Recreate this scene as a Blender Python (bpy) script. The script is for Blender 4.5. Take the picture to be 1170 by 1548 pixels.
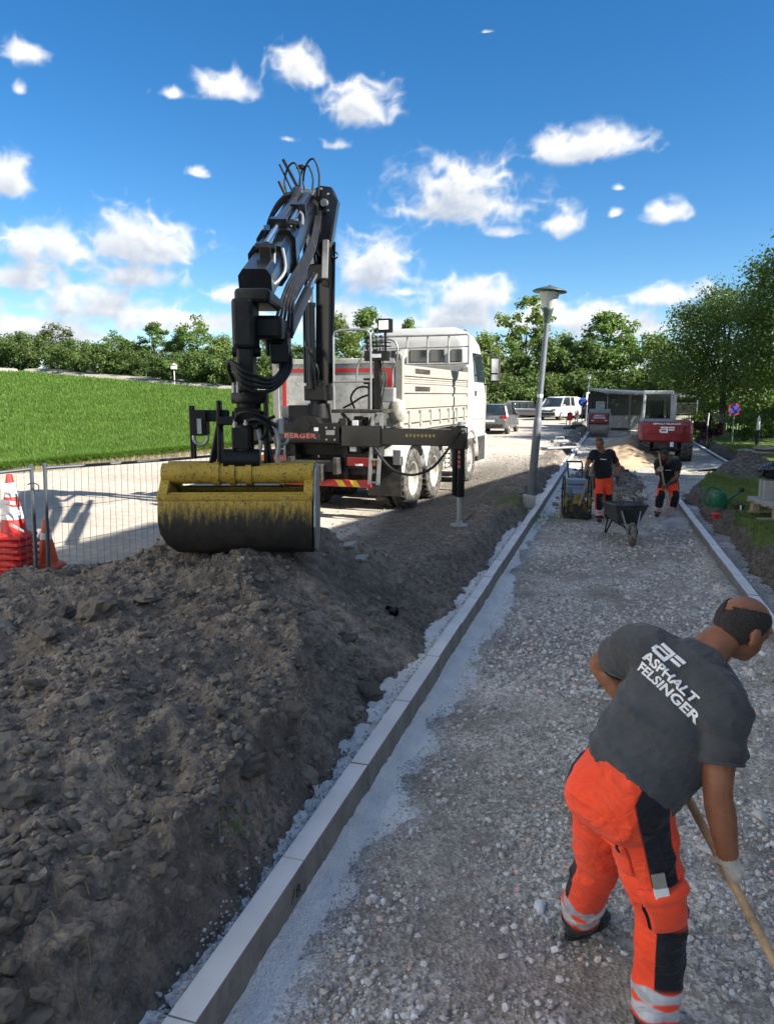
import bpy, bmesh, math, random
import numpy as np
from mathutils import Vector, Matrix, noise, Euler
from mathutils.bvhtree import BVHTree
random.seed(7); RNG = np.random.default_rng(7)
R = math.radians
for o in list(bpy.data.objects): bpy.data.objects.remove(o)
scene = bpy.context.scene
COL = scene.collection

# ------------------------------------------------------------------ camera
cam_d = bpy.data.cameras.new('camera'); cam = bpy.data.objects.new('camera', cam_d); COL.objects.link(cam)
cam_d.sensor_fit = 'VERTICAL'; cam_d.sensor_height = 24.0; cam_d.lens = 24.0 * 1100 / 1548
cam_d.clip_start = 0.05; cam_d.clip_end = 4000
PITCH = math.atan(177 / 1100)
cam.location = (0, 0, 2.1); cam.rotation_euler = (R(90) - PITCH, 0, 0)
scene.camera = cam

# ------------------------------------------------------------------ light
SUN_AZ, SUN_EL = 118.0, 36.0          # clockwise from +Y, elevation
world = bpy.data.worlds.new('World'); scene.world = world; world.use_nodes = True
sun_d = bpy.data.lights.new('sun', 'SUN'); sun_d.energy = 4.0; sun_d.angle = R(0.5); sun_d.color = (1.0, 0.945, 0.86)
sun = bpy.data.objects.new('sun', sun_d); COL.objects.link(sun)
sdir = Vector((math.sin(R(SUN_AZ)) * math.cos(R(SUN_EL)), math.cos(R(SUN_AZ)) * math.cos(R(SUN_EL)), math.sin(R(SUN_EL))))
sun.rotation_euler = sdir.to_track_quat('Z', 'Y').to_euler(); sun.location = sdir * 60
vs = scene.view_settings
vs.view_transform = 'Standard'; vs.look = 'None'; vs.gamma = 1.0; vs.use_curve_mapping = False
vs.exposure = 1.7
scene.cycles.max_bounces = 6; scene.cycles.diffuse_bounces = 3; scene.cycles.glossy_bounces = 3
scene.cycles.transmission_bounces = 4; scene.cycles.transparent_max_bounces = 8
scene.cycles.use_adaptive_sampling = True; scene.cycles.adaptive_threshold = 0.01
scene.cycles.use_denoising = True

nt = world.node_tree; nt.nodes.clear()
_o = nt.nodes.new('ShaderNodeOutputWorld'); _b = nt.nodes.new('ShaderNodeBackground'); _s = nt.nodes.new('ShaderNodeTexSky'); _h = nt.nodes.new('ShaderNodeHueSaturation')
_s.sky_type = 'NISHITA'; _s.sun_disc = False; _s.sun_elevation = R(SUN_EL); _s.sun_rotation = R(SUN_AZ)
_s.air_density = 0.9; _s.dust_density = 0.2; _s.ozone_density = 3.0; _s.altitude = 200
_h.inputs['Saturation'].default_value = 1.32; _h.inputs['Hue'].default_value = .5; _b.inputs['Strength'].default_value = 0.054
nt.links.new(_s.outputs[0], _h.inputs['Color']); nt.links.new(_h.outputs[0], _b.inputs[0]); nt.links.new(_b.outputs[0], _o.inputs[0])

# ------------------------------------------------------------------ helpers
HEAD = R(17.1)                           # heading of the path
PD = Vector((math.sin(HEAD), math.cos(HEAD), 0)); PR = Vector((math.cos(HEAD), -math.sin(HEAD), 0))
def uv(u, v, z=0.0): return PR * u + PD * v + Vector((0, 0, z))
def to_uv(x, y): return (x * PR.x + y * PR.y, x * PD.x + y * PD.y)

def link(name, mesh, parent=None):
    o = bpy.data.objects.new(name, mesh); COL.objects.link(o)
    if parent is not None: o.parent = parent
    return o
def tag(o, label=None, cat=None, group=None, kind=None):
    if label: o['label'] = label
    if cat: o['category'] = cat
    if group: o['group'] = group
    if kind: o['kind'] = kind
    return o
def thing(name, label, cat, loc=(0, 0, 0), rz=0.0, group=None):
    o = bpy.data.objects.new(name, None); COL.objects.link(o); o.location = loc; o.rotation_euler = (0, 0, rz)
    o.empty_display_size = .2
    return tag(o, label, cat, group)
def children(o): return [c for c in bpy.data.objects if c.parent == o]
def copy_tree(o, parent=None):
    c = o.copy(); COL.objects.link(c); c.parent = parent
    for ch in children(o): copy_tree(ch, c)
    return c

def np_mesh(name, co, faces_flat, sizes, mats=(), smooth=False):
    me = bpy.data.meshes.new(name); n = len(co)
    me.vertices.add(n); me.vertices.foreach_set('co', np.ascontiguousarray(co, dtype=np.float32).ravel())
    ff = np.ascontiguousarray(faces_flat, dtype=np.int32).ravel(); me.loops.add(len(ff)); me.loops.foreach_set('vertex_index', ff)
    sizes = np.asarray(sizes, dtype=np.int32); me.polygons.add(len(sizes))
    st = np.zeros(len(sizes), dtype=np.int32); st[1:] = np.cumsum(sizes)[:-1]
    me.polygons.foreach_set('loop_start', st); me.polygons.foreach_set('loop_total', sizes)
    for m in mats: me.materials.append(m)
    me.polygons.foreach_set('use_smooth', np.full(len(sizes), bool(smooth)))
    me.update(calc_edges=True); return me
def attr(me, name, vals):
    a = me.attributes.new(name, 'FLOAT', 'POINT'); a.data.foreach_set('value', np.ascontiguousarray(vals, dtype=np.float32))

def frame_from(d, ref=(0, 0, 1)):
    d = Vector(d).normalized(); r = Vector(ref)
    if abs(d.dot(r.normalized())) > .98: r = Vector((1, 0, 0)) if abs(d.x) < .9 else Vector((0, 1, 0))
    a = r.cross(d).normalized(); b = d.cross(a).normalized(); return a, b, d

class MB:
    def __init__(s): s.v = []; s.f = []; s.m = []; s.sm = []
    def add(s, vs, fs, m=0, smooth=False):
        k = len(s.v); s.v.extend([tuple(x) for x in vs]); s.f.extend([tuple(i + k for i in f) for f in fs]); s.m.extend([m] * len(fs)); s.sm.extend([smooth] * len(fs)); return s
    def box(s, c, size, m=0, rot=None):
        hx, hy, hz = size[0] / 2, size[1] / 2, size[2] / 2
        vs = [Vector((x, y, z)) for x in (-hx, hx) for y in (-hy, hy) for z in (-hz, hz)]
        if rot is not None:
            M = rot if isinstance(rot, Matrix) else Euler(rot).to_matrix()
            vs = [M @ v for v in vs]
        c = Vector(c)
        return s.add([v + c for v in vs], [(0, 1, 3, 2), (4, 6, 7, 5), (0, 4, 5, 1), (2, 3, 7, 6), (0, 2, 6, 4), (1, 5, 7, 3)], m)
    def box2(s, a, b, m=0): return s.box([(a[i] + b[i]) / 2 for i in range(3)], [abs(b[i] - a[i]) for i in range(3)], m)
    def bar(s, p0, p1, w, h, m=0, ref=(0, 0, 1)):
        p0, p1 = Vector(p0), Vector(p1); a, b, d = frame_from(p1 - p0, ref)
        vs = [p + a * (x * w / 2) + b * (y * h / 2) for p in (p0, p1) for x, y in ((-1, -1), (1, -1), (1, 1), (-1, 1))]
        return s.add(vs, [(3, 2, 1, 0), (4, 5, 6, 7), (0, 1, 5, 4), (1, 2, 6, 5), (2, 3, 7, 6), (3, 0, 4, 7)], m)
    def tube(s, pts, r, seg=8, m=0, caps=True, ref=(0, 0, 1), sx=1.0):
        pts = [Vector(p) for p in pts]; n = len(pts); rr = r if isinstance(r, (list, tuple)) else [r] * n
        vs = []; a = None
        for i, p in enumerate(pts):
            d = (pts[min(i + 1, n - 1)] - pts[max(i - 1, 0)])
            if d.length < 1e-9: d = Vector((0, 0, 1))
            d.normalize()
            if a is None: a, b, _ = frame_from(d, ref)
            else:
                a = (a - d * a.dot(d))
                if a.length < 1e-6: a, b, _ = frame_from(d, ref)
                a.normalize(); b = d.cross(a).normalized()
            for k in range(seg):
                t = 2 * math.pi * k / seg; vs.append(p + a * (math.cos(t) * rr[i] * sx) + b * (math.sin(t) * rr[i]))
        fs = [(i * seg + k, i * seg + (k + 1) % seg, (i + 1) * seg + (k + 1) % seg, (i + 1) * seg + k) for i in range(n - 1) for k in range(seg)]
        s.add(vs, fs, m, seg > 5)
        if caps:
            s.add(vs[:seg], [tuple(range(seg - 1, -1, -1))], m); s.add(vs[-seg:], [tuple(range(seg))], m)
        return s
    def cyl(s, p0, p1, r0, r1=None, seg=16, m=0, caps=True): return s.tube([p0, p1], [r0, r0 if r1 is None else r1], seg, m, caps)
    def lathe(s, prof, origin=(0, 0, 0), axis=(0, 0, 1), seg=24, m=0, smooth=True, caps=True):
        a, b, d = frame_from(axis, (0, 1, 0) if abs(Vector(axis).normalized().y) < .9 else (1, 0, 0)); o = Vector(origin); n = len(prof)
        vs = [o + d * h + (a * math.cos(2 * math.pi * k / seg) + b * math.sin(2 * math.pi * k / seg)) * r for r, h in prof for k in range(seg)]
        fs = [(i * seg + k, i * seg + (k + 1) % seg, (i + 1) * seg + (k + 1) % seg, (i + 1) * seg + k) for i in range(n - 1) for k in range(seg)]
        s.add(vs, fs, m, smooth)
        if caps:
            if prof[0][0] > 1e-5: s.add(vs[:seg], [tuple(range(seg - 1, -1, -1))], m)
            if prof[-1][0] > 1e-5: s.add(vs[-seg:], [tuple(range(seg))], m)
        return s
    def prism(s, poly, h0, h1, M=None, m=0, smooth=False):
        """poly: 2-D outline in (x, y); extruded along local z from h0 to h1; M places it."""
        n = len(poly); M = M or Matrix.Identity(4)
        vs = [M @ Vector((x, y, h)) for h in (h0, h1) for x, y in poly]
        fs = [tuple(range(n - 1, -1, -1)), tuple(range(n, 2 * n))] + [(i, (i + 1) % n, n + (i + 1) % n, n + i) for i in range(n)]
        return s.add(vs, fs, m, smooth)
    def loft(s, rings, m=0, caps=True, smooth=True):
        """rings: list of equal-length point lists"""
        n = len(rings[0]); vs = [p for r in rings for p in r]
        fs = [(i * n + k, i * n + (k + 1) % n, (i + 1) * n + (k + 1) % n, (i + 1) * n + k) for i in range(len(rings) - 1) for k in range(n)]
        s.add(vs, fs, m, smooth)
        if caps: s.add(rings[0], [tuple(range(n - 1, -1, -1))], m); s.add(rings[-1], [tuple(range(n))], m)
        return s
    def ell(s, c, r, m=0, seg=16, rings=10, rot=None):
        c = Vector(c); M = rot if rot is not None else Matrix.Identity(3); vs = []
        for i in range(rings + 1):
            th = math.pi * i / rings
            for k in range(seg):
                ph = 2 * math.pi * k / seg
                vs.append(c + M @ Vector((r[0] * math.sin(th) * math.cos(ph), r[1] * math.sin(th) * math.sin(ph), -r[2] * math.cos(th))))
        fs = [(i * seg + k, i * seg + (k + 1) % seg, (i + 1) * seg + (k + 1) % seg, (i + 1) * seg + k) for i in range(rings) for k in range(seg)]
        return s.add(vs, fs, m, True)
    def mesh(s, name, mats):
        me = bpy.data.meshes.new(name); me.from_pydata(s.v, [], s.f)
        for mt in (mats if isinstance(mats, (list, tuple)) else [mats]): me.materials.append(mt)
        me.polygons.foreach_set('material_index', s.m); me.polygons.foreach_set('use_smooth', s.sm)
        me.update(); return me
    def build(s, name, mats, parent=None, bevel=0, seg=2, fix=True):
        me = s.mesh(name, mats)
        if fix:
            bm = bmesh.new(); bm.from_mesh(me); bmesh.ops.recalc_face_normals(bm, faces=bm.faces); bm.to_mesh(me); bm.free()
        o = link(name, me, parent)
        if bevel:
            b = o.modifiers.new('bevel', 'BEVEL'); b.width = bevel; b.segments = seg; b.limit_method = 'ANGLE'; b.angle_limit = R(40); b.harden_normals = False
        return o

def arc(c, r, a0, a1, n, ax=(1, 0, 0), ay=(0, 0, 1)):
    c, ax, ay = Vector(c), Vector(ax), Vector(ay)
    return [c + ax * (r * math.cos(R(a0 + (a1 - a0) * i / n))) + ay * (r * math.sin(R(a0 + (a1 - a0) * i / n))) for i in range(n + 1)]
def catenary(p0, p1, sag, n=10, side=(0, 0, -1)):
    p0, p1, s_ = Vector(p0), Vector(p1), Vector(side)
    return [p0.lerp(p1, i / n) + s_ * (sag * 4 * (i / n) * (1 - i / n)) for i in range(n + 1)]
def spline(pts, n=6):
    P = [Vector(p) for p in pts]; out = []
    for i in range(len(P) - 1):
        a, b, c, d = P[max(i - 1, 0)], P[i], P[i + 1], P[min(i + 2, len(P) - 1)]
        for k in range(n):
            t = k / n; out.append(.5 * ((2 * b) + (c - a) * t + (2 * a - 5 * b + 4 * c - d) * t * t + (3 * b - a - 3 * c + d) * t ** 3))
    out.append(P[-1]); return out

# ------------------------------------------------------------------ materials
class MT:
    def __init__(s, name):
        s.mat = bpy.data.materials.new(name); s.mat.use_nodes = True; s.nt = s.mat.node_tree; s.N = s.nt.nodes; s.L = s.nt.links
        s.b = s.N['Principled BSDF']; s.tc = None
    def co(s, which='Object'):
        if s.tc is None: s.tc = s.N.new('ShaderNodeTexCoord')
        return s.tc.outputs[which]
    def noise(s, scale, detail=5, rough=.6, vec=None, dist=0):
        n = s.N.new('ShaderNodeTexNoise'); n.inputs['Scale'].default_value = scale; n.inputs['Detail'].default_value = detail
        n.inputs['Roughness'].default_value = rough; n.inputs['Distortion'].default_value = dist
        s.L.new(vec if vec is not None else s.co(), n.inputs['Vector']); return n.outputs[0]
    def voro(s, scale, feat='F1', vec=None, out=0):
        n = s.N.new('ShaderNodeTexVoronoi'); n.feature = feat; n.inputs['Scale'].default_value = scale
        s.L.new(vec if vec is not None else s.co(), n.inputs['Vector']); return n.outputs[out]
    def mapv(s, scale=(1, 1, 1), rot=(0, 0, 0), which='Object'):
        n = s.N.new('ShaderNodeMapping'); n.inputs['Scale'].default_value = scale; n.inputs['Rotation'].default_value = rot
        s.L.new(s.co(which), n.inputs['Vector']); return n.outputs[0]
    def math(s, op, a, b=None, clamp=False):
        m = s.N.new('ShaderNodeMath'); m.operation = op; m.use_clamp = clamp
        for i, v in enumerate((a, b)):
            if v is None: continue
            if isinstance(v, (int, float)): m.inputs[i].default_value = v
            else: s.L.new(v, m.inputs[i])
        return m.outputs[0]
    def ramp(s, v, lo, hi, t0=0., t1=1., smooth=True):
        m = s.N.new('ShaderNodeMapRange'); m.interpolation_type = 'SMOOTHSTEP' if smooth else 'LINEAR'; s.L.new(v, m.inputs[0])
        m.inputs['From Min'].default_value = lo; m.inputs['From Max'].default_value = hi; m.inputs['To Min'].default_value = t0; m.inputs['To Max'].default_value = t1
        return m.outputs[0]
    def mix(s, f, a, b, mode='MIX'):
        m = s.N.new('ShaderNodeMixRGB'); m.blend_type = mode
        for i, v in enumerate((f, a, b)):
            if isinstance(v, (int, float)): m.inputs[i].default_value = v
            elif isinstance(v, (tuple, list)): m.inputs[i].default_value = (*v[:3], 1)
            else: s.L.new(v, m.inputs[i])
        return m.outputs[0]
    def attr(s, name):
        a = s.N.new('ShaderNodeAttribute'); a.attribute_name = name; return a.outputs['Fac']
    def island(s): return s.N.new('ShaderNodeNewGeometry').outputs['Random Per Island']
    def objrand(s): return s.N.new('ShaderNodeObjectInfo').outputs['Random']
    def set(s, **k):
        names = dict(color='Base Color', rough='Roughness', metal='Metallic', spec='Specular IOR Level', trans='Transmission Weight', alpha='Alpha', sheen='Sheen Weight', coat='Coat Weight', sub='Subsurface Weight', ior='IOR', emit='Emission Color', estr='Emission Strength', normal='Normal')
        for a, v in k.items():
            i = s.b.inputs[names[a]]
            if isinstance(v, (int, float)): i.default_value = v
            elif isinstance(v, (tuple, list)): i.default_value = (*v[:3], 1)
            else: s.L.new(v, i)
        return s
    def bump(s, h, strength=.3, dist=.01):
        b = s.N.new('ShaderNodeBump'); b.inputs['Strength'].default_value = strength; b.inputs['Distance'].default_value = dist
        s.L.new(h, b.inputs['Height'])
        if s.b.inputs['Normal'].is_linked: s.L.new(s.b.inputs['Normal'].links[0].from_socket, b.inputs['Normal'])
        s.L.new(b.outputs[0], s.b.inputs['Normal']); return s
M = {}
def pm(name, c, rough=.5, metal=0., var=.12, scale=3., dirt=0., dirtc=(.16, .13, .1), bump=0., bscale=30., spec=.5, coat=0.):
    t = MT(name); n = t.noise(scale, 6, .65)
    col = t.mix(t.ramp(n, .3, .7), [x * (1 - var) for x in c], [min(1, x * (1 + var)) for x in c])
    r = rough
    if dirt > 0:
        d = t.ramp(t.noise(scale * 2.3, 8, .7), .62 - dirt * .35, .72)
        d = t.math('MULTIPLY', d, min(1., dirt * 1.6)); col = t.mix(d, col, dirtc); r = t.math('ADD', rough, t.math('MULTIPLY', d, .3))
    t.set(color=col, rough=r, metal=metal, spec=spec, coat=coat)
    if bump: t.bump(t.noise(bscale, 4, .6), bump, .005)
    M[name] = t.mat; return t
# ------------------------------------------------------------------ material set
def soil_mat():
    t = MT('soil'); n = t.noise(1.1, 6, .6); n2 = t.noise(9, 8, .72); n3 = t.noise(60, 4, .7)
    c = t.mix(t.ramp(n, .35, .68), (0.240, 0.199, 0.158), (0.380, 0.301, 0.224))
    c = t.mix(t.ramp(n2, .36, .7), (0.127, 0.104, 0.085), c)
    c = t.mix(t.ramp(n3, .66, .8), c, (0.657, 0.588, 0.479))
    big_ = t.ramp(t.noise(.75, 5, .6), .32, .68); c = t.mix(big_, t.mix(1.0, c, (.76, .8, .85), 'MULTIPLY'), t.mix(1.0, c, (1.38, 1.43, 1.5), 'MULTIPLY'))
    t.set(color=c, rough=.95, spec=.2)
    t.bump(n2, 1.0, .04); t.bump(t.voro(42), .8, .014); t.bump(t.voro(19), .6, .03); t.bump(n3, .6, .006); M['soil'] = t.mat
soil_mat()
def clod_mat():
    t = MT('clod'); r = t.island(); o = t.objrand(); n = t.noise(22, 6, .7)
    c = t.mix(t.math('FRACT', t.math('ADD', r, o)), (0.132, 0.116, 0.097), (0.305, 0.270, 0.224)); c = t.mix(t.ramp(n, .4, .7), c, t.mix(.55, c, (0.073, 0.067, 0.057)))
    t.set(color=c, rough=.95, spec=.2); t.bump(n, .8, .012); M['clod'] = t.mat
clod_mat()
def gravel_bed_mat():
    t = MT('gravel_bed'); n = t.noise(1.3, 5, .6); v = t.voro(55, 'F1', None, 1); vd = t.voro(55); n2 = t.noise(14, 8, .75)
    bw = t.N.new('ShaderNodeRGBToBW'); t.L.new(v, bw.inputs[0])
    c = t.mix(t.ramp(bw.outputs[0], .2, .8), (0.354, 0.314, 0.270), (0.816, 0.757, 0.672))
    c = t.mix(t.ramp(n, .42, .62), t.mix(.6, c, (0.286, 0.245, 0.200)), c)
    c = t.mix(t.ramp(n2, .35, .6), t.mix(.5, c, (0.204, 0.176, 0.148)), c)
    big_ = t.ramp(t.noise(.9, 6, .62), .34, .66); c = t.mix(big_, t.mix(1.0, c, (.84, .84, .82), 'MULTIPLY'), t.mix(1.0, c, (1.3, 1.34, 1.38), 'MULTIPLY'))
    t.set(color=c, rough=.95, spec=.2); t.bump(n2, .9, .025); t.bump(vd, .9, .014); M['gravel_bed'] = t.mat
gravel_bed_mat()
def stone_mat():
    t = MT('stone'); r = t.math('FRACT', t.math('ADD', t.island(), t.objrand())); n = t.noise(60, 5, .65)
    g = t.N.new('ShaderNodeValToRGB'); e = g.color_ramp.elements; t.L.new(r, g.inputs[0])
    e[0].color = (0.239, 0.228, 0.219, 1); e[1].color = (0.880, 0.880, 0.880, 1); e[1].position = 1.0
    for p, c in ((.3, (0.424, 0.404, 0.377)), (.55, (0.589, 0.562, 0.524)), (.75, (0.751, 0.729, 0.678)), (.83, (0.652, 0.619, 0.561)), (.86, (0.827, 0.481, 0.358)), (.885, (0.676, 0.645, 0.586)), (.94, (0.776, 0.759, 0.716)), (.975, (0.880, 0.880, 0.880))):
        q = e.new(p); q.color = (*c, 1)
    c = t.mix(t.ramp(n, .3, .7), t.mix(.3, g.outputs[0], (0.201, 0.175, 0.155)), g.outputs[0])
    t.set(color=c, rough=.9, spec=.25); t.bump(n, .5, .004); M['stone'] = t.mat
stone_mat()
def concrete_wet():
    t = MT('haunch_concrete'); n = t.noise(3, 6, .6); v = t.voro(75); n2 = t.noise(38, 6, .7)
    c = t.mix(t.ramp(n, .3, .7), (.72, .715, .69), (.86, .85, .82)); c = t.mix(t.ramp(n2, .55, .8), c, (0.509, 0.501, 0.479))
    t.set(color=c, rough=.95, spec=.2); t.bump(v, .8, .012); t.bump(n2, .8, .012); M['haunch_concrete'] = t.mat
concrete_wet()
def kerb_mat():
    t = MT('kerb_concrete'); n = t.noise(2.2, 6, .6); n2 = t.noise(90, 5, .7); n3 = t.noise(9, 7, .7); o = t.objrand()
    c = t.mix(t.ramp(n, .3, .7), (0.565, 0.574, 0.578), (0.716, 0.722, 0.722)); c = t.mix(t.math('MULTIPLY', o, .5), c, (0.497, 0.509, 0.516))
    c = t.mix(t.ramp(n3, .66, .74), c, (0.880, 0.880, 0.880)); c = t.mix(t.ramp(n2, .6, .75), c, (0.398, 0.404, 0.403))
    t.set(color=c, rough=.85, spec=.3); t.bump(n2, .35, .003); M['kerb_concrete'] = t.mat
kerb_mat()
pm('kerb_side_shaded', (.2, .195, .18), .95, var=.22, scale=5, dirt=.35, dirtc=(.12, .11, .1), bump=.5, bscale=110)  # coarse concrete with some dirt; shade on the sides put into its colour
pm('apron_concrete', (.3, .3, .29), .95, var=.3, scale=2.5, bump=.5, bscale=22)
def road_mat():
    t = MT('road'); n = t.noise(.35, 6, .62); n2 = t.noise(6, 8, .72); v = t.voro(38); n3 = t.noise(70, 4, .7)
    s_ = t.N.new('ShaderNodeSeparateXYZ'); t.L.new(t.co(), s_.inputs[0])
    c = t.mix(t.ramp(n, .3, .7), (.47, .41, .335), (.64, .57, .48)); c = t.mix(t.ramp(n2, .42, .68), t.mix(.45, c, (.2, .18, .155)), c)
    c = t.mix(t.ramp(n3, .62, .78), c, (.2, .185, .165))
    # bare earth verge along the trench (object x is the distance across the road, y along it)
    edge = t.math('ADD', s_.outputs[0], t.math('MULTIPLY', t.math('SUBTRACT', t.noise(.9, 6, .65), .5), 2.2))
    far = t.ramp(s_.outputs[1], 19, 27, 1, 0)
    vg = t.math('MULTIPLY', t.ramp(edge, -4.4, -3.3), far)
    c = t.mix(vg, c, t.mix(t.ramp(n2, .35, .7), (.11, .095, .078), (.2, .178, .148)))
    tr = t.noise(1.0, 4, .5, t.mapv((1.6, .05, 1))); c = t.mix(t.ramp(tr, .56, .7, 0, .5), c, (.52, .5, .46))
    t.set(color=c, rough=.96, spec=.15); t.bump(n2, .6, .03); t.bump(v, .5, .012); t.bump(n3, .5, .01); M['road'] = t.mat
road_mat()
def turf_mat():
    t = MT('turf'); g = t.attr('grass'); n = t.noise(8, 7, .7); n2 = t.noise(45, 5, .7)
    so = t.mix(t.ramp(n, .35, .7), (0.083, 0.071, 0.058), (0.203, 0.173, 0.141)); gr = t.mix(t.ramp(n, .3, .7), (0.068, 0.128, 0.030), (0.150, 0.203, 0.060))
    k = t.ramp(t.math('ADD', g, t.math('MULTIPLY', t.math('SUBTRACT', n, .5), .9)), .4, .62)
    t.set(color=t.mix(k, so, gr), rough=.95, spec=.15); t.bump(n, .8, .03); t.bump(n2, .8, .012); M['turf'] = t.mat
turf_mat()
def leaf_mat(name, dark, light, trans=.35):
    t = MT(name); r = t.island(); n = t.noise(.5, 3, .5); c = t.mix(r, dark, light); c = t.mix(t.ramp(n, .35, .65, 0, .6), c, [(a * .75 + b * .25) * 1.25 for a, b in zip(light, dark)])
    o = t.objrand(); c = t.mix(t.math('MULTIPLY', o, .35), c, [x * .6 for x in dark])
    t.set(color=c, rough=.55, spec=.35)
    tr = t.N.new('ShaderNodeBsdfTranslucent'); t.L.new(t.mix(.5, c, [light[0] * 1.3, light[1] * 1.25, light[2] * .6]), tr.inputs[0])
    mx = t.N.new('ShaderNodeMixShader'); mx.inputs[0].default_value = trans
    t.L.new(t.b.outputs[0], mx.inputs[1]); t.L.new(tr.outputs[0], mx.inputs[2]); t.L.new(mx.outputs[0], t.N['Material Output'].inputs[0]); M[name] = t.mat
leaf_mat('leaf_dark', (.045, .086, .02), (.125, .19, .045))
leaf_mat('leaf_mid', (.06, .118, .022), (.15, .235, .05))
leaf_mat('leaf_light', (.078, .13, .028), (.195, .26, .066))
leaf_mat('leaf_olive', (.055, .072, .024), (.125, .14, .05))
leaf_mat('leaf_lime', (.14, .2, .02), (.3, .38, .05)); leaf_mat('leaf_purple', (.035, .012, .018), (.085, .03, .036))
leaf_mat('crop', (.066, .14, .016), (.175, .295, .055), .5)
leaf_mat('grass', (.11, .17, .04), (.24, .3, .09), .3)
leaf_mat('straw', (.2, .17, .1), (.32, .27, .16), .2)
pm('bark', (.075, .06, .045), .95, bump=.8, bscale=14)
pm('crop_floor', (.075, .12, .028), .95, var=.4, scale=6)
pm('meadow', (.09, .12, .045), .95, var=.35, scale=.6)
pm('track', (.3, .28, .23), .95, scale=.8)

# ------------------------------------------------------------------ noise
def _h(ix, iy, seed):
    n = (ix.astype(np.int64) * 374761393 + iy.astype(np.int64) * 668265263 + seed * 974711) & 0x7fffffff
    n = (n ^ (n >> 13)) * 1274126177 & 0x7fffffff
    return ((n ^ (n >> 16)) & 0xffff) / 65535.0
def vn(x, y, seed=0):
    x0 = np.floor(x); y0 = np.floor(y); fx = x - x0; fy = y - y0; fx = fx * fx * (3 - 2 * fx); fy = fy * fy * (3 - 2 * fy)
    a, b, c, d = _h(x0, y0, seed), _h(x0 + 1, y0, seed), _h(x0, y0 + 1, seed), _h(x0 + 1, y0 + 1, seed)
    return (a * (1 - fx) + b * fx) * (1 - fy) + (c * (1 - fx) + d * fx) * fy - .5
def fbm(x, y, sc, oct=4, seed=0, gain=.55):
    s = 0; a = 1; f = sc
    for k in range(oct): s = s + a * vn(x * f + 17.3 * k, y * f + 9.1 * k, seed + k); a *= gain; f *= 2.03
    return s
def sst(x, a, b): t = np.clip((x - a) / (b - a), 0, 1); return t * t * (3 - 2 * t)
def grid_mesh(name, us, vs_, zf, mats, extra=None):
    U, V = np.meshgrid(us, vs_); Z = zf(U, V); nu, nv = len(us), len(vs_)
    X = U * PR.x + V * PD.x; Y = U * PR.y + V * PD.y
    idx = np.arange(nu * nv).reshape(nv, nu)
    q = np.stack([idx[:-1, :-1], idx[:-1, 1:], idx[1:, 1:], idx[1:, :-1]], -1).reshape(-1, 4)
    me = np_mesh(name, np.stack([X, Y, Z], -1).reshape(-1, 3), q, np.full(len(q), 4), mats, True)
    if extra:
        for k, f in extra.items(): attr(me, k, f(U, V).ravel())
    return me
def spaced(a, b, d0, d1):
    """a..b with step growing from d0 to d1"""
    out = [a]
    while out[-1] < b: t = (out[-1] - a) / (b - a); out.append(out[-1] + d0 + (d1 - d0) * t)
    return np.array(out)

# ------------------------------------------------------------------ the sky's clouds: a dome 2.9 km out, clear between the clouds
CLOUDS = [(-6.2, 22.4, 2.3, 1.5), (-11.6, 21.0, 2.2, 0.95), (-15.2, 20.3, 2.0, 0.53), (-2.2, 20.4, 3.0, 1.65), (-3.2, 17.8, 2.2, 0.54), (-7.4, 18.0, 1.1, 0.37), (5.6, 14.8, 4.9, 2.38),
              (8.6, 11.9, 2.4, 0.63), (14.1, 17.2, 4.2, 1.14), (13.0, 12.4, 1.4, 1.14), (19.9, 12.6, 1.7, 0.76), (-26.2, 14.3, 1.7, 1.49), (-13.8, 15.6, 1.2, 0.54), (-17.8, 11.0, 4.4, 2.1),
              (-24.1, 10.2, 3.9, 1.35), (-1.0, 9.9, 3.0, 2.33), (1.3, 7.9, 2.3, 0.57), (-25.1, 8.2, 2.9, 1.12), (-21.8, 6.7, 5.6, 1.43), (-18.6, 8.6, 3.6, 0.98), (6.5, 7.7, 3.5, 1.42),
              (5.3, 6.0, 5.0, 1.21), (13.2, 5.9, 5.3, 1.18), (20.7, 7.3, 3.0, 0.99), (18.3, 5.1, 5.5, 1.16), (-11.4, 7.6, 1.9, 1.03), (-16.5, 5.6, 7.0, 1.21), (-24.9, 4.6, 6.2, 1.34),
              (-3.3, 5.8, 7.5, 1.36), (-24.9, 21.5, 1.4, 0.87), (-25.1, 19.4, 0.6, 0.51), (16.7, 14.4, 0.6, 0.29), (16.6, 12.8, 0.8, 0.43), (7.1, 24.2, 0.8, 0.14)]

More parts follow.
